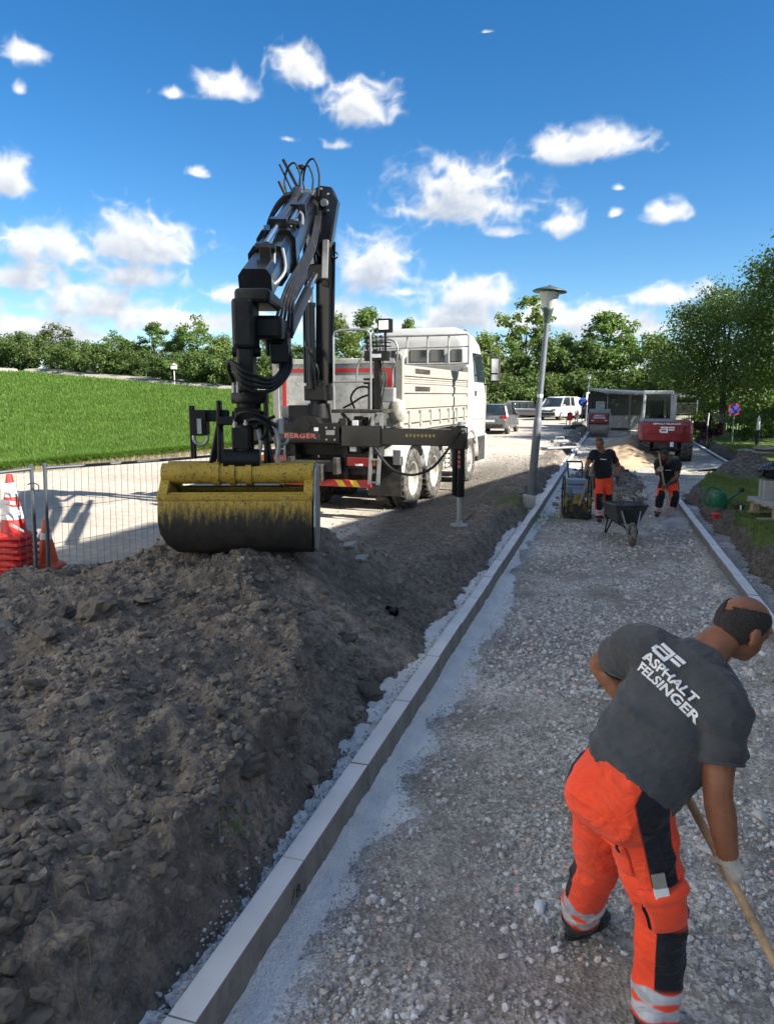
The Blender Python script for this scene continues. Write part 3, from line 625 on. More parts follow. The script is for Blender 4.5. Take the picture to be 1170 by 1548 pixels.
# ------------------------------------------------------------------ the house whose shade lies over the site (beside and behind the viewpoint)
pm('render_wall', (.76, .74, .68), .9, bump=.2, bscale=60); pm('roof_tile', (.3, .12, .08), .85, bump=.4, bscale=20); pm('window_glass', (.03, .04, .05), .08, spec=.8); pm('white_trim', (.75, .75, .73), .5)
def house(name, label, wings, front=-1):
    t = thing(name, label, 'house')
    def wing(corner, az, back, fwd, width, h, h2):
        d = Vector((math.sin(R(az)), math.cos(R(az)), 0)); r = Vector((math.cos(R(az)), -math.sin(R(az)), 0)); c = Vector((*corner, 0))
        a, b = c - d * back, c + d * fwd; m = MB(); z0, z1 = Vector((0, 0, -.7)), Vector((0, 0, h))
        m.add([p + z for z in (z0, z1) for p in (a, b, b + r * width, a + r * width)], [(0, 1, 5, 4), (1, 2, 6, 5), (2, 3, 7, 6), (3, 0, 4, 7), (4, 5, 6, 7)])
        m.build('wall', M['render_wall'], t)
        m = MB(); e = .35; q = [a - r * e - d * e, b - r * e + d * e, b + r * (width + e) + d * e, a + r * (width + e) - d * e]; rg = [(q[0] + q[3]) / 2 + Vector((0, 0, h + h2)), (q[1] + q[2]) / 2 + Vector((0, 0, h + h2))]
        zz = Vector((0, 0, h + .01)); Q = [p + zz for p in q]; m.add(Q + rg, [(0, 1, 5, 4), (2, 3, 4, 5), (1, 2, 5), (3, 0, 4), (0, 3, 2, 1)]); m.build('roof', M['roof_tile'], t)
        k = 1.6
        while k < back + fwd - 1:
            for zf in range(int((h - .6) // 2.9)):
                p = a + d * k + r * (-.02 if front < 0 else width + .02) + Vector((0, 0, 1.5 + 2.9 * zf)); w = MB(); w.bar(p - d * .55, p + d * .55, .06, 1.3); f = w.build('window', M['white_trim'], t); w = MB(); w.bar(p - d * .48 + r * .035 * front, p + d * .48 + r * .035 * front, .02, 1.16); w.build('pane', M['window_glass'], f)
            k += 2.8
    for w_ in wings: wing(*w_)
house('apartment_house', 'cream rendered apartment house with two wings standing to the right of the path', [((13.6, 2.4), 17.1, 24, 0, 9, 14.2, .3), ((9.85, 6.3), 28.5, 2.6, 14.5, 8.5, 8.4, .3)])
c_ = uv(-19.2, 4.5); house('fill_light_house', 'long white rendered house added out of view to reflect sunlight onto the site', [((c_.x, c_.y), 17.1, 30, 0, 9, 12.5, 2.5)], 1)  # added, unseen: its sunlit front reflects light into the shaded site

# ------------------------------------------------------------------ trees
def crown(name, mat, seed, h0, h1, rad, nblob, nleaf, leaf, shape=1.0, loose=0., asym=None):
    g = np.random.default_rng(seed); C, Rb = [], []
    zc, hz = (h0 + h1) / 2, (h1 - h0) / 2
    while len(C) < nblob:
        p = g.uniform(-1, 1, 3); q = np.linalg.norm(p)
        if q > 1 or q < .25: continue
        rr = 1 - .38 * max(p[2], 0) ** 1.5 * shape - .25 * max(-p[2], 0) ** 2
        lob = 1 + .22 * math.sin(3 * math.atan2(p[1], p[0]) + seed) * (1 - abs(p[2]))
        c = np.array([p[0] * rad * rr * lob, p[1] * rad * rr * lob, zc + p[2] * hz]); C.append(c); Rb.append(rad * g.uniform(.16, .30) * (1 - .3 * loose))
    C, Rb = np.array(C), np.array(Rb); k = g.choice(nblob, nleaf, p=Rb ** 2 / (Rb ** 2).sum())
    d = g.normal(0, 1, (nleaf, 3)); d /= np.linalg.norm(d, axis=1)[:, None]; d[:, 2] = d[:, 2] * .8 + .12
    rr = g.random(nleaf) ** .45 * (1 + .25 * g.random(nleaf)); P = C[k] + d * (Rb[k] * rr)[:, None]
    out = d + g.normal(0, .55, (nleaf, 3)) + np.array([0, 0, .35]); out /= np.linalg.norm(out, axis=1)[:, None]
    ref = g.normal(0, 1, (nleaf, 3)); a = np.cross(out, ref); a /= np.linalg.norm(a, axis=1)[:, None] + 1e-9; b = np.cross(out, a)
    s = leaf * g.uniform(.55, 1.25, nleaf)[:, None]; V = np.stack([P - b * s * .62, P + a * s * .36 + out * s * .08, P + b * s * .62 - out * s * .1, P - a * s * .36 + out * s * .08], 1)
    F = np.arange(nleaf * 4).reshape(-1, 4); return np_mesh(name, V.reshape(-1, 3), F, np.full(nleaf, 4), [mat], False), C
def trunk_mesh(name, C, h, r, seed):
    g = random.Random(seed); m = MB(); top = Vector((g.uniform(-.3, .3), g.uniform(-.3, .3), h * .82))
    m.tube([Vector((0, 0, -.6)), Vector((0, 0, .3)), top * .35 + Vector((.1, 0, 0)), top * .7, top], [r * 1.4, r * 1.05, r * .8, r * .5, r * .12], 8)
    for i in range(10):
        c = Vector(C[g.randrange(len(C))]); s = top * g.uniform(.25, .7); m.tube([s, s.lerp(c, .5) + Vector((0, 0, .25)), c], [r * .38, r * .22, r * .06], 5)
    me = m.mesh(name, M['bark']); return me
TREES = {}
def tree_kind(key, mat, seed, h, h0, rad, nb, nl, leaf, shape=1.0, loose=0., r=.16):
    c, C = crown('crown', M[mat], seed, h0, h, rad, nb, nl, leaf, shape, loose); TREES[key] = (trunk_mesh('trunk', C, h, r, seed), c, h)
tree_kind('round', 'leaf_mid', 1, 10, 1.0, 3.4, 70, 6500, .30); tree_kind('tall', 'leaf_mid', 2, 12, 1.2, 2.9, 75, 6500, .30, 1.3); tree_kind('light', 'leaf_light', 3, 10, .8, 3.2, 60, 6000, .30)
tree_kind('dark', 'leaf_dark', 4, 9, .4, 3.4, 65, 6500, .30); tree_kind('olive', 'leaf_olive', 5, 8, .3, 3.6, 65, 6000, .28); tree_kind('poplar', 'leaf_light', 6, 13, 4.5, 2.9, 46, 2600, .34, .9, .6)
tree_kind('bushy', 'leaf_dark', 8, 4.2, .0, 2.7, 45, 3500, .24); tree_kind('linden', 'leaf_dark', 9, 10.5, 1.6, 4.6, 150, 30000, .17, 1.1, 0, .24)
def tree(key, x, y, z, s, label, sx=None, rz=None, group=None, name='broadleaf_tree'):
    t = thing(name, label, 'tree' if 'bush' not in name and 'shrub' not in name else 'bush', (x, y, z), rz if rz is not None else random.uniform(0, 6.28), group); tr, cr, h = TREES[key]
    link('trunk', tr, t); link('crown', cr, t); t.scale = (sx or s, sx or s, s); return t
def ground_far(x, y):
    """ground level under the tree belt"""
    return float(np.interp(x / max(y, 1), [-.55, -.47, -.22, -.06, .1], [5.2, 5.3, 2.9, 2.2, -.2]))
def at(px, Y): return (px - 585) / 1100 * (Y * math.cos(PITCH) + .2)
def ztop(py, Y): return 2.1 + Y * math.tan(math.atan((774 - py) / 1100) - PITCH)
belt = [  # px, top py, Y, kind, widen
    (8, 518, 108, 'olive', 1.0), (52, 512, 104, 'light', .9), (100, 492, 100, 'olive', 1.15), (140, 515, 96, 'light', .8), (176, 500, 92, 'round', .95), (206, 518, 91, 'dark', .8), (240, 488, 89, 'tall', 1.1), (272, 506, 87, 'dark', .8), (303, 479, 85, 'round', 1.05), (338, 503, 83, 'light', .95), (372, 512, 82, 'round', .9),
    (410, 508, 80, 'light', .8), (452, 518, 80, 'light', .9), (505, 468, 78, 'light', .95), (556, 466, 82, 'tall', .95), (590, 505, 78, 'dark', .8), (618, 483, 82, 'tall', .7), (655, 502, 80, 'round', .9), (705, 492, 78, 'light', 1.0), (740, 498, 80, 'light', .9),
    (792, 440, 86, 'poplar', 1.0), (770, 520, 77, 'round', .9), (826, 512, 76, 'dark', .9), (858, 498, 79, 'light', .85), (912, 472, 76, 'tall', 1.15), (950, 488, 73, 'round', 1.0), (990, 502, 68, 'light', .95), (1030, 512, 62, 'round', .9), (890, 516, 74, 'dark', .9)]
BELT_LABELS = ['olive tree above the low grey boundary wall', 'pale tree between the grey wall and the big olive tree', 'widest olive tree behind the far corner of the crop field', 'small pale tree beside the widest olive tree', 'broad green tree behind the middle of the crop field', 'dark low tree between two broad trees behind the field', 'tall tree left of the nest box pole', 'dark tree directly behind the nest box pole', 'tallest broad tree behind the crop field', 'pale tree between the nest box pole and the crane', 'broad tree half hidden by the boom tip',
    'pale tree seen under the crane boom', 'pale tree between the boom and the crane column', 'tall pale tree just beside the crane column', 'tall green tree above the operator stand', 'dark low tree behind the tipper tailgate', 'slim tree top rising above the work lamp', 'broad tree hidden behind the truck rack', 'pale tree behind the truck cab roof', 'pale tree beside the truck mirror',
    'loose airy tree with sky showing through, tallest of the belt', 'broad tree behind the dark estate car', 'dark tree directly behind the tall street lamp', 'pale tree behind the white van', 'tallest full tree behind the far street lamp', 'broad tree behind the red roller', 'pale tree behind the carport roof', 'broad tree between the carport and the lindens', 'dark tree behind the round signs']
for i, (px_, py, Y, kd, wd) in enumerate(belt):
    x = at(px_, Y); z = ground_far(x, Y); h = ztop(py, Y) - z; s = h / TREES[kd][2]; tree(kd, x, Y, z, s, BELT_LABELS[i], sx=max(s, .6) * wd * 1.2, group='trees of the belt behind the site')
# undergrowth closing the foot of the belt
g = random.Random(5)
for i in range(41):
    px_ = -10 + i * 33 + g.uniform(-8, 8); Y = float(np.interp(px_, [0, 340, 700, 900, 1100], [97, 78, 74, 71, 58])) + g.uniform(-1.5, 1.5); x = at(px_, Y); z = ground_far(x, Y)
    s = g.uniform(.75, 1.15); lb = 'dark bush along the far edge of the crop field' if px_ < 340 else 'dark bush in the belt behind the tipper truck' if px_ < 720 else 'dark bush in the belt behind the parked cars' if px_ < 900 else 'dark bush in the belt behind the carport' if px_ < 1075 else 'dark bush closing the view behind the lindens'
    tree('bushy', x, Y, z, s, lb, sx=s * 1.1, group=lb.replace('dark bush', 'bushes'), name='bush')
tree('linden', 19.0, 31.5, 0, .92, 'big dark leafy linden overhanging the lawn on the right', rz=.4, name='linden_tree')
tree('linden', 19.2, 42, 0, .78, 'smaller dark linden behind the purple bush', rz=2.4, name='linden_tree', sx=.86)
tree('linden', 24.5, 36, 0, 1.15, 'tall dark linden behind the big overhanging linden', rz=4.1, name='linden_tree')
tree('linden', 18.6, 23.6, 0, .82, 'dark linden shading the lawn beside the house', rz=5.1, name='linden_tree')
# garden shrubs
def shrub(mat, x, y, r, h, n, leaf, label, seed, name='shrub'):
    t = thing(name, label, 'bush', (x, y, 0)); c, C = crown('foliage', M[mat], seed, .05, h, r, 26, n, leaf, .4); link('foliage', c, t)
    m = MB()
    for i in range(5): p = Vector(C[i]); m.tube([(0, 0, -.3), p * .5 + Vector((0, 0, .1)), p], [.03, .02, .008], 5)
    m.build('stem', M['bark'], t, fix=False); return t
YS = 33.0
shrub('leaf_purple', at(1072, YS), YS, .62, 1.05, 2600, .09, 'round purple leaved bush before the garden fence', 31)
shrub('leaf_lime', at(1057, YS + 2), YS + 2, .65, 1.35, 2400, .10, 'bright lime green bush behind the purple bush', 32)
shrub('leaf_mid', at(1128, YS + 1), YS + 1, .95, 1.25, 2800, .10, 'dense green bush beside the round parking sign', 33)
shrub('leaf_mid', at(1040, YS - .5), YS - .5, .4, .7, 1200, .08, 'low green bush beside the red excavator', 34)
shrub('leaf_dark', at(1160, YS + 3), YS + 3, 1.0, 1.4, 2600, .10, 'dark bush behind the red white warning board', 35)
shrub('leaf_lime', 16.3, 58.5, .55, .9, 1200, .10, 'small leafy plant at the end of the kerb by the waste bin', 36); shrub('leaf_light', 19.6, 47.5, 1.1, .7, 1500, .1, 'low green bush before the carport fence', 37)

# garden fence of thin pales between the shrubs
def garden_fence():
    Y = 36.5; x0, x1 = at(1040, Y), at(1200, Y); pm('fence_wood', (.2, .17, .13), .85)
    t = thing('garden_fence', 'grey garden fence of narrow upright pales behind the shrubs', 'fence'); m = MB()
    for z in (.35, .95): m.bar((x0, Y, z), (x1, Y, z), .04, .06)
    m.build('rail', M['fence_wood'], t); pb = MB(); pb.box((0, 0, .6), (.06, .02, 1.2)); pme = pb.mesh('pale', M['fence_wood'])
    n = int((x1 - x0) / .14)
    for i in range(n): o = link('pale', pme, t); o.location = (x0 + i * .14, Y - .035, 0)
garden_fence()

# open carport with a corrugated roof and mesh panels
def carport():
    pm('corrugated', (.36, .36, .35), .8); pm('galvanised', (.2, .21, .215), .5, metal=.6); pm('carport_board', (.42, .38, .3), .9); pm('dark_mesh', (.06, .07, .06), .8)
    Y = 46.0; x0, x1 = at(916, Y), at(1056, Y); t = thing('carport', 'low carport with white corrugated roof edge and slatted wire panels', 'carport'); m = MB(); n = 48; pts = []
    z0, z1 = 2.28, 1.98
    for i in range(n * 4 + 1): f = i / (n * 4); x = x0 + (x1 - x0) * f; pts.append((x, z0 + (z1 - z0) * f + .045 * math.sin(2 * math.pi * n * f)))
    top = [(x, Y, z) for x, z in pts]; bk = [(x, Y + 4.5, z + .25) for x, z in pts]; k = len(pts)
    m.add(top + bk + [(x, y, z - .05) for x, y, z in top + bk], [(i, i + 1, k + i + 1, k + i) for i in range(k - 1)] + [(2 * k + i, 3 * k + i, 3 * k + i + 1, 2 * k + i + 1) for i in range(k - 1)] + [(i, 2 * k + i, 2 * k + i + 1, i + 1) for i in range(k - 1)]); m.build('roof', M['corrugated'], t)
    for i in range(5):
        f = i / 4; x = x0 + .1 + (x1 - x0 - .2) * f; zt = z0 + (z1 - z0) * f - .07
        m = MB(); m.box2((x - .04, Y + .1, -.3), (x + .04, Y + .18, zt)); m.build('post', M['galvanised'], t)
    for i in range(4):
        xa, xb = x0 + .16 + (x1 - x0 - .2) * i / 4, x0 + .04 + (x1 - x0 - .2) * (i + 1) / 4; m = MB(); m.box2((xa, Y + .12, .05), (xb, Y + .15, .82)); m.build('board_panel', M['carport_board'], t)
        m = MB(); m.bar((xa, Y + .13, .95), (xb, Y + .13, .95), .04, .04); m.bar((xa, Y + .13, 1.8 - i * .07), (xb, Y + .13, 1.8 - i * .07), .04, .04)
        for q in range(22): xx = xa + (xb - xa) * q / 21; m.bar((xx, Y + .13, .95), (xx, Y + .13, 1.8 - i * .07), .008, .008)
        for q in range(14): zz = .95 + (.85 - i * .07) * q / 13; m.bar((xa, Y + .135, zz), (xb, Y + .135, zz), .008, .008)
        m.build('mesh_panel', M['dark_mesh'], t, fix=False)
    m = MB(); m.box2((x0, Y + 4.3, -.3), (x1, Y + 4.36, 2.2)); m.build('back_wall', M['dark_mesh'], t)
carport()

# low grey wall on the far left and a nest-box pole at the field's far edge
m = MB(); m.box((0, 0, 0), (13, .5, 3.0)); pm('grey_wall', (.36, .36, .37), .9); o = m.build('boundary_wall', M['grey_wall']); o.location = (-55.5, 103, 4.9); o.rotation_euler = (0, 0, .2); tag(o, 'low grey wall beyond the far left corner of the crop field', 'wall')
t = thing('nest_box_pole', 'pale thin pole with a small box at the far field edge', 'pole', (at(266, 78.5), 78.5, 2.6)); m = MB(); m.cyl((0, 0, 0), (0, 0, 2.2), .06, .05, 8); m.build('pole', M['white_trim'], t)
m = MB(); m.box((0, 0, 2.4), (.55, .4, .4)); m.prism([(-.35, 0), (.35, 0), (0, .22)], -.25, .25, Matrix.Translation((0, 0, 2.6)) @ Matrix.Rotation(R(90), 4, 'X')); m.build('box', M['white_trim'], t)
# ------------------------------------------------------------------ lettering
def text_mesh(body, size=.1, ext=.002, bold=0.0, sx=1.0, align='CENTER', spacing=1.0):
    cu = bpy.data.curves.new('lettering', 'FONT'); cu.body = body; cu.size = size; cu.extrude = ext; cu.offset = bold; cu.align_x = align; cu.align_y = 'CENTER'; cu.space_character = spacing; cu.resolution_u = 3
    o = bpy.data.objects.new('lettering', cu); COL.objects.link(o); dg = bpy.context.evaluated_depsgraph_get(); me = bpy.data.meshes.new_from_object(o.evaluated_get(dg)); bpy.data.objects.remove(o); bpy.data.curves.remove(cu)
    co = np.empty(len(me.vertices) * 3, dtype=np.float32); me.vertices.foreach_get('co', co); co = co.reshape(-1, 3); co[:, 0] *= sx; me.vertices.foreach_set('co', co.ravel()); me.update(); return me
def lettering(body, mat, parent, loc, right, up, size, name='lettering', **k):
    """stands text on a surface: right and up are the text's own axes"""
    me = text_mesh(body, size, **k); me.materials.clear(); me.materials.append(mat); o = link(name, me, parent)
    r_, u_ = Vector(right).normalized(), Vector(up).normalized(); n_ = r_.cross(u_); m = Matrix((r_, u_, n_)).transposed().to_4x4(); m.translation = Vector(loc); o.matrix_local = m; return o
def af_logo(mat, parent, loc, right, up, s, name='emblem'):
    """the rounded 'a' joined to two bars that stands on the firm's shirts and machines"""
    r_, u_ = Vector(right).normalized(), Vector(up).normalized(); n_ = r_.cross(u_); m = MB()
    def rect(x0, y0, x1, y1, sl=0.): m.add([(x0 * s, y0 * s, 0), (x1 * s, y0 * s, 0), ((x1 + sl) * s, y1 * s, 0), ((x0 + sl) * s, y1 * s, 0)], [(0, 1, 2, 3)])
    rect(-.9, .22, .12, .45); rect(-.12, -.22, .12, .22); rect(-.9, -.45, .12, -.22); rect(-1.05, -.36, -.82, .05); rect(-.9, -.02, -.12, .12); rect(.2, .22, 1.05, .45); rect(.2, -.1, 1.0, .1)
    o = m.build(name, mat, parent, fix=False); mm = Matrix((r_, u_, n_)).transposed().to_4x4(); mm.translation = Vector(loc); o.matrix_local = mm; return o

# ------------------------------------------------------------------ truck with loader crane
pm('tyre', (.028, .027, .026), .9, var=.3, scale=5, dirt=.7, dirtc=(.17, .155, .13), bump=.4, bscale=25); pm('tyre_dusty', (.06, .057, .052), .95, var=.3, scale=5, dirt=.9, dirtc=(.24, .22, .19))
pm('rim_silver', (.5, .49, .46), .5, metal=.5, dirt=.8, dirtc=(.3, .26, .2)); pm('truck_white', (.46, .455, .43), .35, var=.04, dirt=.22, dirtc=(.45, .4, .32), coat=.3); pm('tipper_white', (.34, .33, .30), .5, var=.07, dirt=.55, dirtc=(.30, .26, .2))
pm('tail_white', (.55, .55, .52), .5, var=.08, dirt=.5, dirtc=(.28, .25, .2)); pm('red_paint', (.5, .02, .02), .4, dirt=.3); pm('black_steel', (.006, .0065, .0075), .45, spec=.3, dirt=.25, dirtc=(.03, .027, .024), bump=.1, bscale=40)
pm('black_gloss', (.005, .006, .008), .22, dirt=.15, dirtc=(.02, .018, .016), spec=.4); pm('chassis_black', (.018, .018, .018), .7, dirt=.6, dirtc=(.085, .075, .06)); pm('chrome', (.8, .82, .84), .12, metal=1.); pm('steel_grey', (.33, .34, .34), .45, metal=.7, dirt=.3)
pm('rubber_hose', (.009, .009, .01), .5, spec=.3, dirt=.3, dirtc=(.06, .055, .05)); pm('grey_paint', (.3, .31, .31), .55, dirt=.4); pm('blue_paint', (.02, .05, .3), .4); pm('glass_dark', (.02, .028, .03), .05, spec=.9); pm('lamp_red', (.45, .015, .012), .2); pm('lamp_orange', (.8, .22, .02), .25)
pm('yellow_sign', (.75, .5, .02), .5, dirt=.3); pm('label_white', (.8, .8, .8), .5); pm('beige_metal', (.42, .4, .34), .6, dirt=.5); pm('label_blue', (.02, .035, .1), .4); pm('letter_red', (.5, .12, .1), .6, dirt=.5, dirtc=(.12, .1, .09)); pm('faded_yellow', (.22, .17, .05), .7)
def bucket_mat():
    t = MT('bucket_paint'); s_ = t.N.new('ShaderNodeSeparateXYZ'); t.L.new(t.co(), s_.inputs[0]); n = t.noise(7, 8, .75); n2 = t.noise(40, 6, .7); n3 = t.noise(9, 6, .7, t.mapv((3, 3, .5)))
    worn = t.math('ADD', s_.outputs[2], t.math('MULTIPLY', t.math('SUBTRACT', n3, .5), .55)); k = t.ramp(worn, -.36, -.12)
    y = t.mix(t.ramp(n, .3, .7), (.34, .22, .03), (.5, .35, .045)); y = t.mix(t.ramp(n2, .53, .64), y, (.06, .05, .04)); y = t.mix(t.ramp(n, .56, .7), y, (.14, .12, .1))
    d = t.mix(t.ramp(n, .35, .7), (.011, .01, .009), (.03, .027, .024)); t.set(color=t.mix(k, d, y), rough=.6, spec=.4); t.bump(n2, .3, .006); M['bucket_paint'] = t.mat
bucket_mat()
def clear_glass():
    t = MT('clear_glass'); t.set(color=(.02, .03, .03), rough=.03, spec=1.0); tr = t.N.new('ShaderNodeBsdfTransparent'); tr.inputs[0].default_value = (.72, .8, .8, 1); mx = t.N.new('ShaderNodeMixShader'); fr = t.N.new('ShaderNodeFresnel'); fr.inputs[0].default_value = 1.6
    t.L.new(t.math('ADD', fr.outputs[0], .12, True), mx.inputs[0]); t.L.new(tr.outputs[0], mx.inputs[1]); t.L.new(t.b.outputs[0], mx.inputs[2]); t.L.new(mx.outputs[0], t.N['Material Output'].inputs[0]); M['clear_glass'] = t.mat
clear_glass()
pm('bucket_dark', (.03, .028, .026), .6, dirt=.6, dirtc=(.07, .06, .05), bump=.3)
TA = R(19.8); TO = Vector((-.64, 14.01, 0))
truck = thing('tipper_truck', 'white three axle tipper truck with black loader crane and raised operator stand', 'truck', TO, -TA)
TI = Matrix.Translation(TO) @ Matrix.Rotation(-TA, 4, 'Z'); TINV = TI.inverted()
def T(p): return TINV @ Vector(p)                 # world point -> truck frame
def wheel_meshes(r, w, dish, rim_mat='rim_silver', tyre='tyre'):
    t = MB(); rr = r * .56
    t.lathe([(rr, -w * .40), (rr * 1.12, -w * .5), (r * .9, -w * .52), (r * .975, -w * .46), (r, -w * .34), (r, w * .34), (r * .975, w * .46), (r * .9, w * .52), (rr * 1.12, w * .5), (rr, w * .40)], axis=(1, 0, 0), seg=40, caps=False)
    for k in range(30):
        a = 2 * math.pi * k / 30; c = Vector((0, math.cos(a), math.sin(a)))
        for s_ in (-1, 1): t.bar(c * (r + .004) + Vector((s_ * w * .06, 0, 0)), c * (r + .004) + Vector((s_ * w * .42, 0, 0)) + Vector((0, -math.sin(a), math.cos(a))) * .02, .045, .02, 0, c)
    tm = t.mesh('tyre', M[tyre]); m = MB(); d = dish
    m.lathe([(rr * 1.04, w * .43), (rr * .93, w * .42), (rr * .88, w * .3), (rr * .8, d), (rr * .45, d + .01), (rr * .42, d + .05), (rr * .2, d + .07), (0.001, d + .07)], axis=(1, 0, 0), seg=32, caps=False)
    for k in range(10): a = 2 * math.pi * k / 10; m.cyl((d - .005, math.cos(a) * rr * .6, math.sin(a) * rr * .6), (d + .035, math.cos(a) * rr * .6, math.sin(a) * rr * .6), .018, seg=6)
    m.lathe([(rr * 1.0, -w * .4), (rr * .95, 0), (rr * .6, d - .02), (.001, d - .02)], axis=(1, 0, 0), seg=24, caps=False)
    return tm, m.mesh('rim', M[rim_mat])
def put_wheel(parent, ms, x, y, z, side):
    w = bpy.data.objects.new('wheel', None); COL.objects.link(w); w.parent = parent; w.location = (x, y, z); w.rotation_euler = (0, 0, 0 if side > 0 else math.pi)
    a = link('tyre', ms[0], w); b = link('rim', ms[1], w); a.rotation_euler = b.rotation_euler = (random.uniform(0, 6), 0, 0); return w
WR = wheel_meshes(.555, .30, -.07); WF = wheel_meshes(.555, .30, .10)
for y in (0, 1.40):
    for s_ in (1, -1):
        put_wheel(truck, WR, s_ * 1.075, y, .555, s_); put_wheel(truck, WR, s_ * .735, y, .555, s_)
for s_ in (1, -1): put_wheel(truck, WF, s_ * 1.06, 4.55, .555, s_)
def part(name, mat, fn, bevel=0., parent=None, seg=2):
    m = MB(); fn(m); return m.build(name, M[mat] if isinstance(mat, str) else [M[k] for k in mat], parent or truck, bevel, seg)
ch = part('chassis', 'chassis_black', lambda m: ([m.box2((s_ * .42 - .04, -1.85, .78), (s_ * .42 + .04, 6.0, 1.06)) for s_ in (1, -1)], [m.box2((-.38, y, .82), (.38, y + .08, 1.0)) for y in (-1.8, -.7, .6, 2.2, 3.6, 5.2)]), .01)
for y in (0, 1.4, 4.55): part('axle', 'chassis_black', lambda m: (m.cyl((-.9, y, .555), (.9, y, .555), .09, seg=12), m.ell((0, y, .555), (.22, .25, .22)) if y < 4 else None))
# mudguards over the rear axles, flaps behind
def mudguard(m, y, s_):
    a0 = [math.cos(R(a)) * .68 + y for a in range(12, 169, 12)]; z0 = [.56 + math.sin(R(a)) * .68 for a in range(12, 169, 12)]; n = len(a0)
    vs_ = [(s_ * x, a0[i], z0[i] + dz) for dz in (0, .025) for x in (.56, 1.25) for i in range(n)]
    m.add(vs_, [(i, i + 1, n + i + 1, n + i) for i in range(n - 1)] + [(2 * n + i, 3 * n + i, 3 * n + i + 1, 2 * n + i + 1) for i in range(n - 1)] + [(n + i, n + i + 1, 3 * n + i + 1, 3 * n + i) for i in range(n - 1)], 0, True)
for s_ in (1, -1):
    for y in (0, 1.4): part('mudguard', 'grey_paint', lambda m: mudguard(m, y, s_))
    part('mudflap', 'chassis_black', lambda m: m.box2((s_ * .58, -.74, .30), (s_ * 1.22, -.715, .86)), .004); part('flap_bracket', 'chassis_black', lambda m: m.box2((s_ * .5, -.80, .86), (s_ * 1.24, -.70, 1.02)), .01)
# side tank, ribbed guard, boxes
def ribbed(m, s_):
    m.box2((s_ * .75, 2.25, .5), (s_ * 1.17, 3.6, 1.15))
    for k in range(6): m.box2((s_ * 1.16, 2.3, .54 + k * .1), (s_ * 1.215, 3.55, .60 + k * .1))
for s_ in (1, -1): tk = part('side_tank', 'beige_metal', lambda m: ribbed(m, s_), .012)
for y in (2.75, 3.2): part('strap', 'chassis_black', lambda m: m.box2((1.21, y, .49), (1.23, y + .06, 1.16)))
# tipper body
tip = bpy.data.objects.new('tipper_body', None); COL.objects.link(tip); tip.parent = truck
y0, y1 = -.82, 4.02
part('subframe', 'chassis_black', lambda m: ([m.box2((s_ * .45 - .05, -.8, 1.08), (s_ * .45 + .05, 4.0, 1.3)) for s_ in (1, -1)], [m.box2((-1.1, y, 1.3), (1.1, y + .07, 1.42)) for y in np.linspace(-.7, 3.9, 9)]), .008, tip)
part('floor', 'tipper_white', lambda m: m.box2((-1.22, y0, 1.42), (1.22, y1, 1.52)), .01, tip)
for s_ in (1, -1):
    sd = part('side_board', 'tipper_white', lambda m: (m.box2((s_ * 1.19, y0 + .09, 1.6), (s_ * 1.235, y1 - .06, 2.62)), [m.box2((s_ * 1.23, y0 + .09, z), (s_ * 1.262, y1 - .06, z + h_)) for z, h_ in ((2.43, .19), (2.13, .14), (1.86, .20), (1.6, .16))], [m.box2((s_ * 1.23, y0 + .09, z), (s_ * 1.25, y1 - .06, z + .035)) for z in (2.335, 2.38, 2.30)]), .012, tip)
    for k in range(7):
        y = y0 + .35 + k * .68; part('hinge', 'tipper_white', lambda m: (m.box2((s_ * 1.24, y, 1.52), (s_ * 1.285, y + .05, 1.82)), m.cyl((s_ * 1.265, y - .03, 1.57), (s_ * 1.265, y + .09, 1.57), .028, seg=8)), .004, tip)
    part('sill', 'tipper_white', lambda m: m.box2((s_ * 1.18, y0, 1.46), (s_ * 1.262, y1, 1.575)), .01, tip)
    part('corner_post', 'tipper_white', lambda m: m.box2((s_ * 1.13, y0 - .02, 1.46), (s_ * 1.268, y0 + .085, 2.78)), .012, tip); part('corner_post', 'tipper_white', lambda m: m.box2((s_ * 1.13, y1 - .05, 1.46), (s_ * 1.268, y1 + .05, 2.75)), .012, tip)
    part('latch', 'tipper_white', lambda m: (m.bar((s_ * 1.19, y0 - .03, 2.74), (s_ * 1.19, y0 + .36, 2.84), .1, .13), m.cyl((s_ * 1.12, y0 + .1, 2.78), (s_ * 1.26, y0 + .1, 2.78), .07, seg=12)), .01, tip)
    for za in (2.49, 2.17): part('handle_recess', 'chassis_black', lambda m: m.box2((s_ * 1.255, -.1, za), (s_ * 1.275, .82, za + .085)), .006, tip)
tg = part('tailgate', 'tail_white', lambda m: (m.box2((-1.125, y0 - .005, 1.5), (1.125, y0 + .05, 2.70)), m.box2((-1.125, y0 - .03, 2.64), (1.125, y0 + .06, 2.735))), .01, tip)
part('red_border', 'red_paint', lambda m: (m.box2((-1.06, y0 - .016, 2.50), (1.06, y0 - .008, 2.565)), m.box2((.985, y0 - .017, 2.08), (1.06, y0 - .009, 2.50)), m.box2((-1.06, y0 - .017, 1.86), (-.985, y0 - .009, 2.50))), 0, tip)
part('headboard', 'tipper_white', lambda m: m.box2((-1.22, y1 - .02, 1.5), (1.22, y1 + .03, 2.8)), .01, tip)
